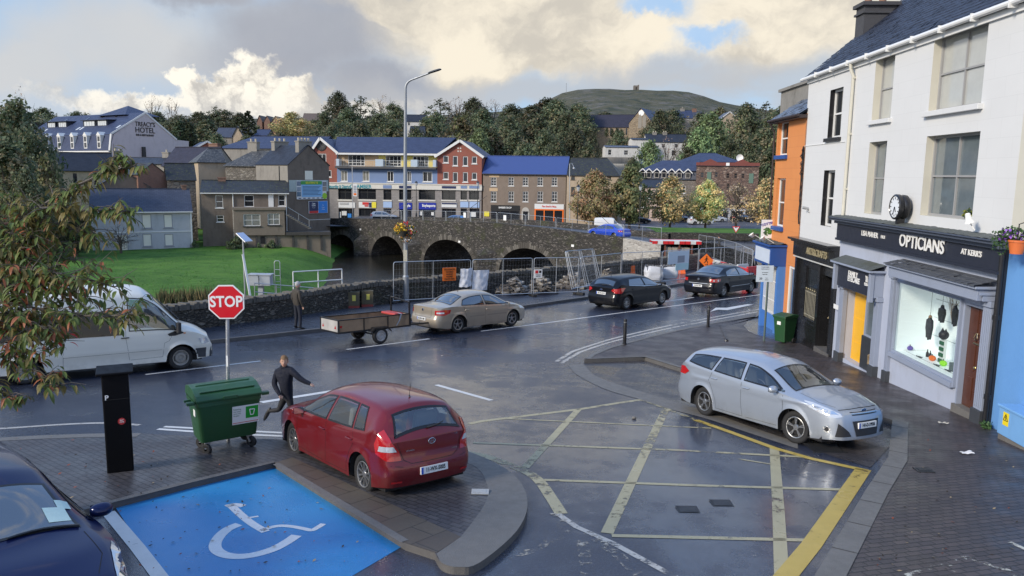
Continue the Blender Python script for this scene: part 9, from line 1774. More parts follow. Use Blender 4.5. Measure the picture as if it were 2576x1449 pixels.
def tree_mesh(kind,seed,n_cl,per,leaf,h=10.0,w=8.0,trunk_h=.22,ragged=.3):
 rnd=random.Random(seed);tr=MB();cr=MB();r0=.028*h
 tr.tube([(0,0,-.6),(0,0,0),(rnd.uniform(-.1,.1)*h*.1,rnd.uniform(-.1,.1)*h*.1,trunk_h*h),(rnd.uniform(-.3,.3),rnd.uniform(-.3,.3),.62*h)],[r0*1.3,r0,r0*.75,r0*.25],8)
 cl=[]
 tries=0
 while len(cl)<n_cl and tries<n_cl*40:
  tries+=1;a=rnd.uniform(0,6.283);zz=rnd.uniform(trunk_h*.75,1.0);rr=rnd.random()**.45
  prof=math.sin(math.pi*min(1,max(0.02,(zz-trunk_h*.6)/(1.04-trunk_h*.6)))**(.75 if kind!='conifer' else.45))
  if kind=='conifer':prof=min(1,(1.02-zz)*2.2)**.7*min(1,(zz-.02)*6)
  p=Vector((math.cos(a)*rr*prof*w/2,math.sin(a)*rr*prof*w/2,zz*h))
  if mnoise.noise(p*(2.6/w*2)+Vector((seed*7.3,0,0)))<-ragged*.35 and rr>.35:continue
  cl.append(p)
 nb=10 if kind!='bare' else 26
 for p in rnd.sample(cl,min(nb,len(cl))):
  s=Vector((0,0,rnd.uniform(trunk_h,.55)*h));mid=(s+p)/2+Vector((0,0,.06*h));tr.tube([s,mid,p],[r0*.42,r0*.22,r0*.06],5,caps=False)
  if kind=='bare':
   for k in range(7):
    q=p+Vector((rnd.gauss(0,.09)*w,rnd.gauss(0,.09)*w,rnd.uniform(.0,.16)*h));tr.tube([mid+(p-mid)*rnd.random(),(p+q)/2,q],[r0*.12,r0*.07,r0*.03],4,caps=False)
 nm=3 if kind!='bare' else 2
 for p in cl:
  r=rnd.uniform(.07,.13)*w if kind!='conifer' else rnd.uniform(.05,.09)*w;m_=rnd.choices(range(nm),(5,3,2)[:nm])[0];out=Vector((p.x,p.y,(p.z-.5*h)*.7));out=out.normalized()if out.length>.01 else Vector((0,0,1))
  for i in range(per):
   d=Vector((rnd.gauss(0,1),rnd.gauss(0,1),rnd.gauss(0,.8))).normalized()*r*rnd.random()**.5;c=p+d;s=leaf*rnd.uniform(.6,1.3)
   n_=(out*.8+Vector((rnd.gauss(0,.6),rnd.gauss(0,.6),rnd.gauss(.25,.6)))).normalized();a=n_.cross(Vector((rnd.gauss(0,1),rnd.gauss(0,1),rnd.gauss(0,1)))).normalized()*s;b=n_.cross(a)*rnd.uniform(.5,.8)
   cr.add([c-a,c+b,c+a,c-b],[(0,1,2,3)],m_ if rnd.random()<.75 else rnd.randrange(nm))
 return tr,cr
PROT={}
def proto(key,kind,seed,n_cl,per,leaf,h,w,mats,**k):
 tr,cr=tree_mesh(kind,seed,n_cl,per,leaf,h,w,**k);o=thing('tree','tree','tree');t=tr.build('trunk',BARK,o,smooth=True,ang=60);c=cr.build('crown',mats,o,fix=False);PROT[key]=[o,h,w,False]
proto('dark1','leafy',1,190,30,.30,15,12,LD,trunk_h=.15);proto('dark2','leafy',2,210,30,.30,15,13,LD,trunk_h=.12,ragged=.6);proto('dark3','leafy',3,180,30,.29,15,10,[LD[1],LD[0],LD[2]],trunk_h=.18,ragged=.8)
proto('green','leafy',4,170,32,.27,12,11,LG,trunk_h=.12);proto('amber','leafy',5,170,32,.27,11,11,LA,trunk_h=.12);proto('brown','leafy',6,150,18,.36,13,12,[LD[2],LA[2],LD[0]],trunk_h=.12,ragged=.5)
proto('bare','bare',7,60,4,.22,14,12,LB,trunk_h=.25);proto('conifer','conifer',8,190,16,.34,12,5.2,[LD[1],LD[1],LD[0]],trunk_h=.03);proto('thin','leafy',9,80,14,.34,16,11,[LD[0],LD[2],LD[1]],trunk_h=.3,ragged=1.3)
proto('street_a','leafy',11,260,26,.20,8.2,8.4,LA,trunk_h=.22);proto('street_g','leafy',12,260,26,.20,8.4,7.6,[LG[0],LA[2],LA[0]],trunk_h=.22);proto('street_b','leafy',13,240,24,.20,8,8.4,[LA[1],LD[2],LA[2]],trunk_h=.25);proto('street_y','leafy',14,220,24,.20,7.4,6.6,[LA[0],LG[1],LA[1]],trunk_h=.25);proto('street_bare','bare',15,90,12,.14,7.6,7.4,LB,trunk_h=.25)
proto('bush','leafy',16,90,22,.16,2.2,3.6,[LD[1],LG[0],LD[0]],trunk_h=.02)
def plant(key,px,ytop,Y,wpx,label,group=None,cat='tree',zb=None,name='tree',rot=None):
 o,h,w,used=PROT[key];X=at(px,ytop,Y).x;zt=at(px,ytop,Y).z;zb=terrain(X,Y)if zb is None else zb;H=zt-zb;W_m=wpx/FPX*Y
 if used:c=copy_tree(o)
 else:c=o;PROT[key][3]=True
 c.name=name;c.location=(X,Y,zb);c.scale=(W_m/w,W_m/w,H/h);c.rotation_euler=(0,0,(px*1.7)%6.28 if rot is None else rot);tag(c,label,cat,group);return c
TW='trees of the wooded slope behind the town'
wood=[('dark2',850,236,330,105),('thin',905,246,340,95),('bare',965,240,345,105),('dark1',990,262,330,90),('dark1',880,275,280,120),('dark3',820,285,270,90),('dark2',950,290,270,130),('dark1',830,315,220,100),('dark2',905,312,225,130),('dark3',985,310,225,110),('dark1',1050,322,220,100),('dark3',1070,300,270,80),('thin',1110,252,345,110),('bare',1150,244,350,110),('dark2',1190,250,345,110),('bare',1240,250,350,90),('dark1',1095,285,280,100),('dark2',1215,280,290,130),('dark1',1290,264,330,110),('dark3',1340,268,320,100),('dark2',1400,256,320,130),('dark1',1455,262,320,110),('dark3',1375,250,340,110),('dark2',1280,300,240,130),('dark1',1350,295,245,130),('dark2',1425,290,245,130),('dark3',1300,335,195,120),('dark1',1375,330,195,120),('dark2',1445,325,200,110),('dark3',1240,330,195,100),('dark1',1490,340,215,70),('dark2',1400,358,180,110),('dark1',1320,362,178,110),('dark3',1480,365,190,80),('dark1',1060,345,185,120),('dark3',960,345,185,120),('dark2',860,342,190,130)]
for k,x,y,Y,w_ in wood:
 plant(k,x,y,Y,w_,{'bare':'bare topped tree rising above the wood behind the coloured block','thin':'thin crowned dark tree on the skyline behind the coloured block'}.get(k,'dark olive tree of the wood behind the coloured block and brown house'),TW)
plant('brown',1160,300,215,150,'brownish autumn tree behind the right red brick gable');plant('green',1205,335,190,110,'olive green tree just behind the right red brick gable')
rgt=[('dark1',1520,282,420,90),('dark2',1660,282,300,100),('dark1',1690,276,330,90),('dark3',1640,330,255,80),('dark3',1765,285,310,80),('brown',1815,275,360,90),('dark2',1880,266,300,120),('thin',1925,262,310,110),('dark1',1960,270,290,110),('brown',1870,310,240,130),('dark1',1930,320,230,120),('dark2',1890,360,200,130),('dark3',1940,380,190,110),('dark1',1840,350,215,90),('brown',1960,340,210,110),('dark2',1740,345,230,90),('dark1',1560,330,290,70),('dark3',1735,375,205,80),('dark1',2000,300,250,120)]
for k,x,y,Y,w_ in rgt:plant(k,x,y,Y,w_,'dark tree on the slope to the right of the church' if k!='brown' else 'brownish tree on the slope to the right of the church','trees on the slope right of the church')
plant('green',1790,292,240,150,'large light green tree on the slope right of the white houses');plant('green',1760,330,215,120,'light green tree below the large one right of the white houses');plant('green',1635,362,185,115,'rounded green tree in front of the white hillside houses',zb=-8);plant('dark1',1590,398,178,60,'dark shrub like tree at the end of the garden wall',zb=-7)
plant('bare',1680,345,200,110,'bare branched tree in front of the white gabled house',zb=-6)
for i,x in enumerate((1527,1540,1552,1563)):plant('conifer',x,322+2*(i%2),300,12,'small dark conifer before the church nave','small conifers before the church',zb=at(x,345,300).z)
lft=[('dark2',500,285,300,110),('dark1',560,278,330,110),('thin',545,270,340,80),('dark3',600,285,330,70),('dark1',450,290,285,110),('dark2',395,285,290,100),('dark3',520,305,255,100),('dark1',470,330,215,100),('dark2',545,340,200,90),('brown',720,320,240,80),('dark1',740,300,320,90),('dark3',650,320,235,60),('dark2',790,305,300,80),('dark1',700,335,200,120),('dark2',620,345,195,90),('dark1',200,282,310,110),('dark2',110,275,300,120),('dark1',30,268,260,130),('dark3',330,288,330,90)]
for k,x,y,Y,w_ in lft:plant(k,x,y,Y,w_,'dark tree on the rising ground behind the hotel and terrace roofs' if k!='brown' else 'brownish tree behind the terrace roofs','trees behind the hotel and terrace')
plant('bare',385,240,300,60,'left of two tall bare trees behind the hotel gable');plant('bare',428,246,300,62,'right of two tall bare trees behind the hotel gable')
plant('conifer',623,280,205,42,'tall dark columnar conifer beside the cream gable end',zb=at(623,345,205).z);plant('conifer',450,304,190,40,'left dark yew behind the hotel extension',zb=at(450,372,190).z);plant('conifer',476,310,190,34,'right dark yew behind the hotel extension',zb=at(476,372,190).z)
plant('amber',735,286,235,112,'round yellow autumn tree above the long blue roof',zb=at(735,352,235).z)
for x,y,Y,w_,k in((40,262,100,210,'dark2'),(-60,232,95,220,'thin'),(75,330,88,150,'dark1'),(10,360,80,190,'dark3'),(110,405,86,120,'brown'),(-110,330,84,200,'dark1'),(60,430,78,130,'dark2'),(150,470,88,80,'dark3'),(185,520,84,90,'dark1')):
 plant(k,x,y,Y,w_,{'thin':'tall dark tree with bare top at the left edge'}.get(k,'large dark tree at the left edge beyond the grass bank'),'large dark trees left of the hotel',zb=-9.6)
plant('bare',45,228,104,90,'bare topped tree above the dark trees at the left edge',zb=-9.6)
plant('bare',300,560,88,105,'small bare tree growing against the pale blue house',zb=-9.7)
for k,x,y,w_,lab,Y in(('street_a',1497,436,126,'round amber and green street tree before the dark roofed house',124),('street_g',1588,428,122,'tall green street tree between the amber and the brown ones',124),('street_b',1690,450,122,'orange brown street tree before the mansard building',126),('street_y',1780,455,100,'yellow green street tree before the stone warehouse',128),('street_bare',1857,466,110,'nearly bare brown street tree right of the yellow green one',128),('street_b',1932,455,110,'dark brown street tree beside the orange house',126)):
 plant(k,x,y,Y,w_,lab,'street trees of the square',zb=-8.5)
for x,y,Y,w_,lab in((595,598,96,60,'reddish bramble bush at the foot of the brown house'),(685,607,97,44,'dark bush against the river terrace wall'),(650,615,97,30,'low dark bush left of the larger one by the terrace wall'),(489,606,96,24,'dark ivy bush between the pale house and the brown house'),(1600,412,165,70,'dark bush beside the garden wall')):plant('bush',x,y,Y,w_,lab,cat='bush',name='bush',zb=(at(x,y,Y).z-(1.7 if Y<120 else 5)))
# ---- near autumn branches hanging in at the left
CHL=[leafmat('cherry_leaf_green',(.06,.10,.024),(.10,.15,.038),.5,.35,.95,2.35),leafmat('cherry_leaf_olive',(.10,.10,.028),(.15,.13,.038),.5,.35,.95,2.35),leafmat('cherry_leaf_dark',(.04,.072,.022),(.065,.105,.03),.5,.35,.95,2.35),leafmat('cherry_leaf_rust',(.19,.085,.03),(.26,.12,.04),.5,.35,.95,2.35),leafmat('cherry_leaf_red',(.36,.06,.022),(.44,.10,.035),.5,.35,.95,2.35)]
ct=thing('cherry_tree','near autumn cherry branches with drooping green and rust leaves at the left','tree',(-7.2,6.8,zg(0,6.8)))
rnd=random.Random(31);bm_=MB();lf=MB()
def leaf3(p,d,L,wd,m):
 d=d.normalized();pts=[p];dd=d.copy()
 for k in range(4):dd=(dd+Vector((0,0,-.38))).normalized();pts.append(pts[-1]+dd*L/4)
 s=d.cross(Vector((0,0,1)));
 if s.length<.1:s=Vector((1,0,0))
 s=(s.normalized()+Vector((rnd.gauss(0,.25),rnd.gauss(0,.25),rnd.gauss(0,.35)))).normalized();up=Vector((0,0,1));ws=[0,.75,1,.7,0];vs=[]
 for q,w_ in zip(pts,ws):vs+=[q-s*wd*w_+up*wd*w_*.35,q,q+s*wd*w_+up*wd*w_*.35]
 lf.add(vs,[(i*3+j,i*3+j+1,i*3+j+4,i*3+j+3)for i in range(4)for j in(0,1)],m)
def hue(px,py):
 r=rnd.random();low=sst(560,700,py)*sst(260,120,px)
 if r<.02+.13*low:return 4 if rnd.random()<.12 else 3
 return rnd.choices((0,1,2),(4,3,3)if py>640 else(3,4,.8))[0]
def branch(px_pts,Ys,r0,r1,dens=1.0,tw=(.12,.34)):
 n_=len(px_pts);P=[at(x,y,Ys[0]+(Ys[1]-Ys[0])*i/(n_-1))for i,(x,y)in enumerate(px_pts)];P=[Vector(p)for p in smooth_pts([tuple(p)for p in P],5)]
 bm_.tube(P,[r0+(r1-r0)*i/(len(P)-1)for i in range(len(P))],6);L=sum((b-a).length for a,b in zip(P,P[1:]));k=int(L*40*dens)
 for i in range(k):
  t=(i+rnd.random())/k;j=min(len(P)-2,int(t*(len(P)-1)));p=P[j]+(P[j+1]-P[j])*rnd.random();d=(P[j+1]-P[j]).normalized();px=W0/2+FPX*p.x/p.y;py=442-FPX*p.z/p.y
  s=(Vector((rnd.gauss(0,1),rnd.gauss(0,1),rnd.gauss(.25,.6)))+d*.6).normalized();tl=rnd.uniform(*tw);q=p+s*tl;bm_.tube([p,(p+q)/2+Vector((0,0,.02)),q],[.004,.003,.0015],4,caps=False)
  for u in range(rnd.randint(4,7)):
   b=p+s*tl*(.25+.75*u/6);a=rnd.uniform(0,6.28);leaf3(b,Vector((math.cos(a),math.sin(a),rnd.uniform(-.5,.25)))+s*.5,rnd.uniform(.07,.115),rnd.uniform(.011,.017),hue(px,py))
bs_=[([(-140,640),(-40,590),(66,549),(123,507),(198,465),(262,434),(290,405)],(6.4,6.0),.022,.005,.55,(.08,.22)),([(262,434),(300,426),(335,420)],(6.0,6.0),.006,.003,2.2,(.06,.16)),([(40,560),(82,527),(154,523),(220,531),(276,531),(345,533)],(6.1,5.9),.012,.004,1.2,(.08,.24)),([(66,550),(110,561),(170,575),(235,590)],(6.1,6.1),.009,.003,1.4,(.1,.26)),([(-90,690),(0,684),(88,679),(160,690),(226,705),(290,722)],(5.9,5.7),.014,.004,1.25,(.1,.3)),([(-90,760),(0,760),(90,775),(180,792),(260,795),(325,792)],(5.8,5.6),.013,.004,1.3,(.1,.28)),([(-80,800),(7,869),(45,900),(81,928),(120,955),(150,975)],(5.7,5.5),.011,.004,.9,(.08,.2)),([(-90,840),(20,830),(80,850),(125,880)],(5.7,5.6),.01,.004,1.3,(.1,.28)),([(-90,600),(0,600),(60,610),(120,640),(190,655)],(6.2,6.1),.012,.004,1.3,(.1,.3)),([(-90,520),(-10,520),(50,515),(110,540)],(6.3,6.3),.012,.004,1.3,(.1,.28)),([(-80,740),(20,730),(110,735),(200,745)],(6.0,5.9),.01,.004,1.5,(.1,.28)),([(-80,960),(0,985),(30,1000)],(5.5,5.4),.008,.003,1.4,(.06,.16)),([(-60,640),(30,645),(110,690)],(6.0,5.9),.01,.003,1.6,(.1,.3)),([(-90,560),(-20,575),(40,590),(90,600)],(6.2,6.0),.01,.003,1.8,(.1,.3)),([(-90,720),(-10,715),(60,720),(130,712)],(5.9,5.8),.01,.003,1.8,(.1,.3)),([(-90,800),(-10,790),(50,800),(110,830)],(5.7,5.6),.01,.003,1.8,(.1,.3)),([(-90,640),(-20,625),(50,635)],(6.1,5.9),.01,.003,1.8,(.1,.3)),([(-60,880),(10,900),(60,890)],(5.6,5.6),.01,.003,1.3,(.1,.25)),([(123,507),(160,480),(190,500)],(6.1,6.1),.006,.003,.8,(.06,.16))]
for b in bs_:branch(*b)
tk=MB();tb_=Vector((-7.2,6.8,zg(0,6.8)))
tk.tube([tb_-Vector((0,0,.3)),tb_+Vector((.1,0,2.0)),tb_+Vector((.5,-.2,3.6)),tb_+Vector((.8,-.3,5.4))],[.17,.13,.10,.05],10)
for(x,y),Y in(((-140,640),6.4),((-90,690),5.9),((-90,760),5.8),((-80,800),5.7),((-90,840),5.7),((-90,600),6.2),((-90,520),6.3),((-80,740),6.0),((-80,960),5.5),((-60,640),6.0),((-60,880),5.6)):
 e=at(x,y,Y);k=min(5.3,max(1.6,(e.z-tb_.z)*.85));tk.tube([tb_+Vector((.1+k*.12,-.05*k,k)),(tb_+Vector((.1+k*.12,0,k))+e)/2+Vector((0,0,.15)),e],[.04,.025,.012],6,caps=False)
bm_.add(tk.v,tk.f);wb_(bm_,'branches',mat('cherry_bark',(.10,.085,.07),.8,var=.35,vs=12,bump=.5),ct,smooth=True);wb_(lf,'leaves',CHL,ct,fix=False)
def lantern(px,ybase,ytop,Y,label):
 zt,zb_,X=at(px,ytop,Y).z,at(px,ybase,Y).z,at(px,ytop,Y).x;h=zt-zb_;o=thing('lantern_post',label,'street lamp',(X,Y,zb_),group='lantern posts of the square');m=MB();m.lathe([(.14,0),(.14,.7),(.09,.75),(.06,1.0),(.05,h-1.0),(.09,h-.95),(.04,h-.9)],10);m.build('post',BLACK,o,smooth=True)
 m=MB();m.lathe([(.12,h-.85),(.26,h-.3)],6);m.build('lamp_glass',mat('lantern_glass',(.45,.47,.48),.25,var=.1),o);m=MB();m.lathe([(.30,h-.3),(.10,h-.08),(.03,h)],6);m.build('hood',BLACK,o)
lantern(1455,600,464,100,'black lantern post before the amber street tree');lantern(1612,575,464,112,'black lantern post before the green street tree');lantern(1047,548,455,126,'dark lantern post before the betting shop');lantern(1202,548,455,128,'dark lantern post before the right red brick gable')
for(px,yb,yt,Y,lab)in((1433,556,412,124,'slim grey pole with curved lamp before the cream house'),):
 a,b=at(px,yb,Y),at(px,yt,Y);o=thing('street_lamp',lab,'street lamp',a);m=MB();wb_(m.tube([a,b,b+Vector((.4,0,.05)),b+Vector((.7,0,-.6))],[.09,.06,.05,.05],8),'pole',FRAMEM,o);m=MB();wb_(m.sph(b+Vector((.7,0,-.7)),(.22,.2,.14),10,6),'lamp_head',FRAMEM,o)
a,b=at(888,548,128),at(886,418,128);o=thing('banner_pole','pole with hanging white and orange banner before the chamber sign','pole',a);m=MB();wb_(m.tube([a,b],.06,8),'pole',FRAMEM,o);q=cC(482,840),cC(538,1010);p0,p1=at(*q[0],127.8),at(*q[1],127.8);m=MB();wb_(m.box(p0.x,p1.x,127.76,127.8,p1.z,p0.z),'banner',LET,o);m=MB()
for i in range(4):m.box(p0.x+.1,p1.x-.1,127.74,127.755,p0.z-(p0.z-p1.z)*(.15+.2*i)-.35,p0.z-(p0.z-p1.z)*(.15+.2*i),i//3)
wb_(m,'banner_print',[mat('banner_grey',(.35,.38,.42),.5),ORS],o)
for(x1_,y1_,x2_,y2_,lab)in((1545,575,1455,490,'thin stay cable rising left from the white van'),(965,555,1040,495,'thin stay cable beside the lantern before the betting shop'),(1155,545,1225,492,'thin stay cable before the right brick gable')):tag(MB().tube([at(x1_,y1_,112),at(x2_,y2_,112)],.035,5).build('stay_cable',DKF),lab,'cable')
o=thing('yield_sign','red edged triangular YIELD sign on a dark post by the lawn','sign',(at(1851,590,74).x,74,zg(0,74)));c=at(1851.5,575,74);r_=.38
tri=lambda k,dy:[Vector((c.x-r_*k,74-dy,c.z+r_*.55*k)),Vector((c.x+r_*k,74-dy,c.z+r_*.55*k)),Vector((c.x,74-dy,c.z-r_*1.15*k))]
pn=wb_(MB().prism(tri(1,.03),(0,.02,0)),'panel',mat('stop_red',(.62,.012,.022),.35),o);wb_(MB().prism(tri(.72,.034),(0,.003,0)),'white_field',LET,pn);wb_(place(text_mb('YIELD',.15,.003,bold=.004,sx=.8),Matrix.Translation((c.x,73.96,c.z+.1))),'lettering',PLATET,pn);wb_(MB().tube([Vector((c.x,74,zg(0,74)-.1)),Vector((c.x,74,c.z))],.035,8),'post',DKF,o)
tag(MB().strip([at(1640+27*i,584+.4*i,100)for i in range(11)],[at(1640+27*i,584+.4*i,100)+Vector((0,0,-.9))for i in range(11)]).strip([at(1640+27*i,584+.4*i,100)for i in range(11)],[at(1640+27*i,584+.4*i,100)+Vector((0,.4,0))for i in range(11)]).build('lawn_kerb_wall',STONE),'low dark stone edging wall in front of the square lawn','wall')
# ---- cars in the distance
fhx={k:v for k,v in fh.items()};zb_sq=-8.5
SV,WHT,NAVYC,BLUC=(.45,.48,.52),(.68,.68,.67),(.012,.014,.02),(.02,.075,.55)
far_car(i30,'silver car passing behind the left end of the bridge parapet','far_silver_paint',SV,965,560,125,R(4),zoff=-7.6,group='cars beyond the bridge parapet')
far_car(fhx,'mid blue hatchback behind the bridge parapet near the brown house','far_sky_blue_paint',(.06,.20,.45),1142,560,122,R(170),zoff=-7.9,group='cars beyond the bridge parapet')
ubl=U(BF,1531,590,-3.4);pbl=BF.P(ubl,lerp_list(ptop,ubl)-.60,-3.4);r_,_=far_car(pas,'vivid blue saloon on the bridge beside the works','vivid_blue_paint',BLUC,1531,600,pbl.y,math.atan2(-BF.d.y,-BF.d.x),zoff=pbl.z,group='cars beyond the bridge parapet',name='saloon_car')
r_.location=pbl
vv2=dict(van);vv2['side_windows']=[(1.05,1.62,0,0)];far_car(vv2,'white panel van parked in front of the street trees','far_white_paint',WHT,1530,560,118,R(-4),s=.78,zoff=zb_sq+.35,name='parked_van',cat='van',metal=0)
far_car(est,'dark navy estate parked under the green street tree','far_navy_paint',NAVYC,1605,560,141,R(3),zoff=zb_sq);far_car(fhx,'black hatchback parked by the blue shop front','far_black_paint',(.01,.01,.012),1717,560,146,R(8),zoff=zb_sq)
far_car(est,'white estate parked nearest the lawn','far_white_paint',WHT,1762,560,140,R(6),zoff=zb_sq,metal=0);far_car(est,'silver estate parked behind the white one','far_silver_paint',SV,1797,560,150,R(-5),zoff=zb_sq);far_car(fhx,'dark car with glowing red lamps beside the orange house','far_navy_paint',NAVYC,1908,555,150,R(160),zoff=zb_sq);far_car(pas,'dark saloon under the nearly bare street tree','far_black_paint',(.01,.01,.012),1868,555,152,R(2),zoff=zb_sq)
# ---------------------------------------------------------------- people
SKIN=mat('skin',(.50,.30,.22),.55,var=.06);HAIRB=mat('sandy_hair',(.17,.10,.05),.8,var=.3,vs=40);HAIRG=mat('grey_hair',(.38,.37,.36),.8,var=.25,vs=40);NAVYF=mat('navy_fleece',(.004,.006,.016),.9,var=.2,vs=9);BLKT=mat('black_trousers',(.012,.012,.015),.8);BRJ=mat('brown_jacket',(.045,.038,.030),.8,var=.25,vs=7);NVT=mat('navy_trousers',(.014,.017,.028),.85);SHOE=mat('black_shoe',(.010,.010,.011),.45);EYE=mat('dark_eye',(.02,.015,.012),.2);LIPS=mat('lips',(.36,.13,.11),.5);SHIRT=mat('pale_collar',(.42,.42,.42),.8);BLUT=mat('blue_jacket',(.03,.07,.16),.8);SOCK=mat('pale_sock',(.45,.42,.38),.8)
def figure(label,loc,rotz,J,Rd,mats,hair,hair_m,head_dir=(0,1,0),group=None,scale=1.0,hand_curl=.6,sub=2,fingers=True):
 """J: joints in metres (x right, y ahead, z up) -> one skinned body mesh, coloured by the nearest bone"""
 root=thing('person',label,'person',loc,rotz,group);root.scale=(scale,)*3
 bones=[('pelvis','spine'),('spine','chest'),('chest','neck'),('neck','skull')]+[(a+s,b+s)for s in 'LR' for a,b in(('hip','knee'),('knee','ankle'),('ankle','toe'),('shoulder','elbow'),('elbow','wrist'),('wrist','palm'))]+[('pelvis','hipL'),('pelvis','hipR'),('chest','shoulderL'),('chest','shoulderR')]
 names=list(J);me=bpy.data.meshes.new('body');V={n_:Vector(J[n_])for n_ in names};vl=[V[n_]for n_ in names];ed=[(names.index(a),names.index(b))for a,b in bones];rad=[Rd[n_]for n_ in names]
 if fingers:
  for s in 'LR':
   w,p=V['wrist'+s],V['palm'+s];d=(p-w).normalized();side=d.cross(Vector((0,0,1))if abs(d.z)<.8 else Vector((0,1,0))).normalized();nrm=side.cross(d)
   for k,(off,L)in enumerate(((-.030,.062),(-.010,.074),(.010,.070),(.028,.056))):
    i0=len(vl);b=p+side*off;vl+=[b,b+d*L*.5-nrm*L*.12,b+d*L*.85-nrm*L*.48*hand_curl*1.4];rad+=[(.0095,.0095)]*2+[(.0075,.0075)];ed+=[(names.index('palm'+s),i0),(i0,i0+1),(i0+1,i0+2)]
   i0=len(vl);b=w+(p-w)*.45-side*.032;vl+=[b,b-side*.022+d*.030,b-side*.022+d*.056-nrm*.02];rad+=[(.011,.011),(.010,.010),(.008,.008)];ed+=[(names.index('wrist'+s),i0),(i0,i0+1),(i0+1,i0+2)]
 me.from_pydata(vl,ed,[]);o=bpy.data.objects.new('body',me);COL.objects.link(o);sk=o.modifiers.new('skin','SKIN');sk.use_smooth_shade=True
 for i,v in enumerate(me.skin_vertices[0].data):v.radius=rad[i]if isinstance(rad[i],tuple)else(rad[i],rad[i]);v.use_root=(i==names.index('pelvis'))
 sb=o.modifiers.new('sub','SUBSURF');sb.levels=sub;sb.render_levels=sub
 m2=bpy.data.meshes.new_from_object(o.evaluated_get(bpy.context.evaluated_depsgraph_get()));bpy.data.objects.remove(o)
 mb=MB();
 seg={'head':[('neck','skull')],'hand':[('wristL','palmL'),('wristR','palmR')],'top':[('pelvis','spine'),('spine','chest'),('chest','neck'),('chest','shoulderL'),('chest','shoulderR')]+[(a+s,b+s)for s in 'LR' for a,b in(('shoulder','elbow'),('elbow','wrist'))],'legs':[(a+s,b+s)for s in 'LR' for a,b in(('hip','knee'),('knee','ankle'))],'foot':[(a+s,b+s)for s in 'LR' for a,b in(('ankle','toe'),)]}
 order=['head','hand','top','legs','foot']
 def dist(p,a,b):ab=b-a;t=max(0,min(1,(p-a).dot(ab)/max(1e-9,ab.length_squared)));return(p-a-ab*t).length
 hem=V['pelvis'].z-.06;idx=[]
 for f in m2.polygons:
  c=f.center;best=min(((min(dist(c,V[a],V[b])for a,b in seg[k])-(.03 if k=='top' else 0)-(.02 if k=='legs' else 0),i)for i,k in enumerate(order)))[1]
  if order[best]=='head' and c.z<V['neck'].z+.015:best=2
  if order[best]=='hand' and min((c-V['wristL']).dot((V['palmL']-V['wristL']).normalized()),9)<.0 and min((c-V['wristR']).dot((V['palmR']-V['wristR']).normalized()),9)<0:best=2
  if order[best]=='legs' and c.z>hem and abs(c.x-V['pelvis'].x)<.22:best=2
  idx.append(best)
 mb.add([tuple(v.co)for v in m2.vertices],[list(p.vertices)for p in m2.polygons]);mb.m=idx;bpy.data.meshes.remove(m2)
 hc=V['skull']+Vector((0,0,.02));D=Vector(head_dir).normalized();Mh=frame(hc,D.cross(Vector((0,0,1))),Vector((0,0,1)))
 if(Mh.to_3x3()@Vector((0,1,0))).dot(D)<0:Mh=Mh@Matrix.Rotation(math.pi,4,'Z')
 def hp(u,v):
  a,b=2*math.pi*u,math.pi*(v-.5);x,y,z=math.cos(a)*math.cos(b),math.sin(a)*math.cos(b),math.sin(b);jaw=1-.28*max(0,-z)**1.2;y2=y*(.098 if y>0 else.102);
  if y>0:y2+=.012*math.exp(-((z+.15)/.16)**2)*math.exp(-(x/.16)**2)*1.6-.006*math.exp(-((z-.12)/.12)**2)*math.exp(-((abs(x)-.4)/.16)**2)*2+.005*math.exp(-((z+.75)/.2)**2)
  return Mh@Vector((x*.076*jaw,y2*(1-.12*max(0,-z)),z*.122))
 i0=len(mb.m);h=MB().grid(hp,28,20);h.v=h.v;mb.add(h.v,h.f,0)
 for s in(-1,1):
  e=MB().sph(Mh@Vector((s*.030,.088,.012)),(.0125,.006,.0065),8,6,M=Mh.to_3x3());mb.add(e.v,e.f,5);e=MB().sph(Mh@Vector((s*.077,-.004,-.005)),(.011,.02,.031),8,6,M=Mh.to_3x3());mb.add(e.v,e.f,0)
  e=MB().bar(Mh@Vector((s*.016,.093,.033)),Mh@Vector((s*.045,.084,.034)),.008,.006);mb.add(e.v,e.f,6)
 e=MB().sph(Mh@Vector((0,.107,-.022)),(.013,.014,.016),8,6,M=Mh.to_3x3());mb.add(e.v,e.f,0);e=MB().sph(Mh@Vector((0,.090,-.058)),(.024,.008,.0065),10,6,M=Mh.to_3x3());mb.add(e.v,e.f,7)
 mb.build('body',mats[:5]+[EYE,hair_m,LIPS],root,smooth=True,fix=False,ang=80)
 def hr(u,v):
  a,b=2*math.pi*u,math.pi/2*(1-v*1.12);x,y,z=math.cos(a)*math.cos(b),math.sin(a)*math.cos(b),math.sin(b);front=max(0,y)*max(0,.62-z)*.9;k=1.06+.07*mnoise.noise(Vector((x*9,y*9,z*9)))+(.07 if y>.1 and z>.7 else 0)*hair
  drop=0 if y>.25 else.0
  z2=max(z,(.42+.12*abs(x))if y>.35 else(.0 if y>-.1 else-.55));return Mh@Vector((x*.078*k,(y*.104)*k-.004,z2*.124*(k if z2>.3 else 1.02)))
 MB().grid(hr,26,12).build('hair',hair_m,root,smooth=True,ang=80)
 cp=V['neck']+Vector((0,0,-.005));MB().tube([cp+Vector((.062*math.cos(a),.058*math.sin(a),.012*math.sin(a)))for a in[i*math.pi/8 for i in range(16)]],.022,8,closed=True).build('collar',mats[2],root,smooth=True)
 for s in 'LR':
  a,t=V['ankle'+s],V['toe'+s];d=(t-a).normalized();dn_=(t-a);m=MB();Ms=frame(a+dn_*.42-Vector((0,0,.0)),d,Vector((0,0,1)));m.sph((0,0,0),(dn_.length*.5+.085,.048,.042),14,9);m=place(m,Ms);m.build('shoe',mats[4],root,smooth=True)
 return root
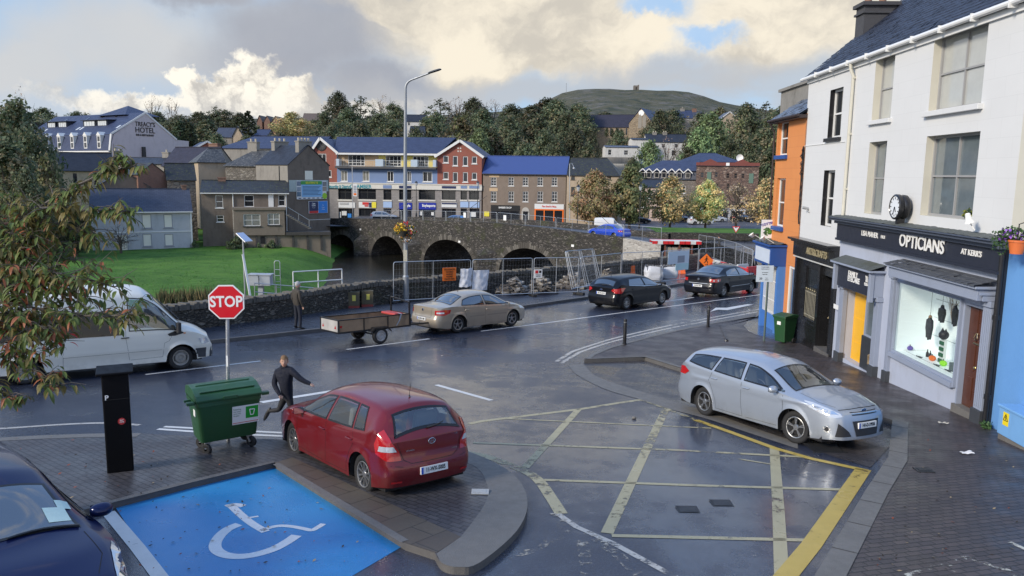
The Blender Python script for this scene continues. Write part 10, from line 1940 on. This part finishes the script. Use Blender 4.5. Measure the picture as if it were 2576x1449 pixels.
mp=G(750,828,.12);mh=at(752,707,mp.y).z-mp.z;k=mh/1.78
J=dict(pelvis=(0,0,.97),spine=(0,-.01,1.12),chest=(0,-.01,1.34),neck=(0,.015,1.50),skull=(0,.035,1.62),hipL=(-.10,0,.93),hipR=(.10,0,.93),kneeL=(-.115,.02,.50),kneeR=(.12,.03,.50),ankleL=(-.12,-.02,.085),ankleR=(.135,.0,.085),toeL=(-.15,.12,.035),toeR=(.19,.13,.035),shoulderL=(-.185,-.02,1.40),shoulderR=(.185,-.02,1.40),elbowL=(-.25,-.05,1.13),elbowR=(.25,-.04,1.13),wristL=(-.245,.05,.90),wristR=(.25,.06,.90),palmL=(-.24,.07,.82),palmR=(.245,.08,.82))
Rd=dict(pelvis=(.165,.125),spine=(.165,.13),chest=(.175,.13),neck=.06,skull=.07,hipL=.10,hipR=.10,kneeL=.072,kneeR=.072,ankleL=.052,ankleR=.052,toeL=.035,toeR=.035,shoulderL=.080,shoulderR=.080,elbowL=.058,elbowR=.058,wristL=.040,wristR=.040,palmL=(.034,.018),palmR=(.034,.018))
figure('grey haired man in brown jacket and dark trousers standing on the quay footpath',mp,R(-42),J,Rd,[SKIN,SKIN,BRJ,NVT,SHOE],.2,HAIRG,head_dir=(.12,1,0),scale=k)
bp_=G(728,1088,.0);bh=at(715,899,bp_.y).z-bp_.z;k=bh/1.60
def im(px,py,dy=0.0):
 p=at(px,py,bp_.y+dy)-bp_;return(p.x/k,p.y/k,p.z/k)
J=dict(pelvis=im(722,993),spine=im(718,968),chest=im(714,942),neck=im(714.5,922),skull=im(715,911.5,-.03),hipL=im(727,998,-.05),hipR=im(717,997,.06),kneeL=im(733,1030,-.10),kneeR=im(702,1031,.05),ankleL=im(730,1068,.0),ankleR=im(676,1034,.10),toeL=im(742,1083,-.08),toeR=im(667,1052,.12),shoulderL=im(733,932,-.05),shoulderR=im(697,936,.06),elbowL=im(755,953,-.14),elbowR=im(689,966,-.02),wristL=im(777,965,-.20),wristR=im(702,991,-.16),palmL=im(784,967.5,-.22),palmR=im(705.5,997,-.19))
Rd=dict(pelvis=(.15,.115),spine=(.155,.12),chest=(.155,.12),neck=.055,skull=.06,hipL=.088,hipR=.088,kneeL=.058,kneeR=.058,ankleL=.042,ankleR=.042,toeL=.03,toeR=.03,shoulderL=.078,shoulderR=.078,elbowL=.062,elbowR=.062,wristL=.044,wristR=.044,palmL=(.028,.017),palmR=(.028,.017))
figure('smiling sandy haired boy in navy fleece running across the road',bp_,0,J,Rd,[SKIN,SKIN,NAVYF,BLKT,SHOE],1.0,HAIRB,head_dir=(.18,-1,-.05),scale=k)
J0=dict(pelvis=(0,0,.97),spine=(0,-.01,1.12),chest=(0,-.01,1.34),neck=(0,.015,1.50),skull=(0,.035,1.62),hipL=(-.10,0,.93),hipR=(.10,0,.93),kneeL=(-.11,.10,.50),kneeR=(.11,-.02,.50),ankleL=(-.11,.12,.085),ankleR=(.11,-.22,.10),toeL=(-.12,.26,.035),toeR=(.12,-.08,.035),shoulderL=(-.185,-.02,1.40),shoulderR=(.185,-.02,1.40),elbowL=(-.24,-.10,1.13),elbowR=(.24,.05,1.13),wristL=(-.22,.0,.92),wristR=(.22,.16,.95),palmL=(-.22,.03,.84),palmR=(.22,.2,.88))
Rd0=dict(pelvis=(.165,.125),spine=(.165,.13),chest=(.175,.13),neck=.06,skull=.07,hipL=.10,hipR=.10,kneeL=.072,kneeR=.072,ankleL=.052,ankleR=.052,toeL=.035,toeR=.035,shoulderL=.080,shoulderR=.080,elbowL=.058,elbowR=.058,wristL=.040,wristR=.040,palmL=(.034,.018),palmR=(.034,.018))
p=Vector((at(1811,590,76).x,76,zg(0,76)));figure('person in black walking behind the works fence below the lawn',p,R(70),J0,Rd0,[SKIN,SKIN,BLKT,BLKT,SHOE],.2,EYE,sub=1,fingers=False)
p=Vector((at(1906,600,60).x,60,zg(0,60)));figure('pale haired person in blue jacket beside the hanging white sign',p,R(100),J0,Rd0,[SKIN,SKIN,BLUT,NVT,SHOE],.2,HAIRG,sub=1,fingers=False)
Mv=Matrix.Translation(vn.location)@vn.rotation_euler.to_matrix().to_4x4()@Matrix.Diagonal((*vn.scale,1))
Js=dict(pelvis=(0,0,0),spine=(0,-.03,.16),chest=(0,-.05,.38),neck=(0,-.02,.54),skull=(0,.01,.66),hipL=(-.10,.04,-.02),hipR=(.10,.04,-.02),kneeL=(-.12,.46,.06),kneeR=(.12,.46,.06),ankleL=(-.12,.58,-.34),ankleR=(.12,.58,-.34),toeL=(-.12,.72,-.37),toeR=(.12,.72,-.37),shoulderL=(-.18,-.05,.44),shoulderR=(.18,-.05,.44),elbowL=(-.26,.12,.24),elbowR=(.26,.12,.24),wristL=(-.16,.34,.34),wristR=(.16,.34,.34),palmL=(-.13,.41,.37),palmR=(.13,.41,.37))
dl=Mv@Vector((.72,-.36,.98));dr=figure('driver in dark jacket seated at the wheel of the white minibus',dl,vn.rotation_euler.z-R(90),Js,Rd0,[SKIN,SKIN,NAVYF,NVT,SHOE],.2,HAIRG,scale=vn.scale[0]*.98,sub=1)
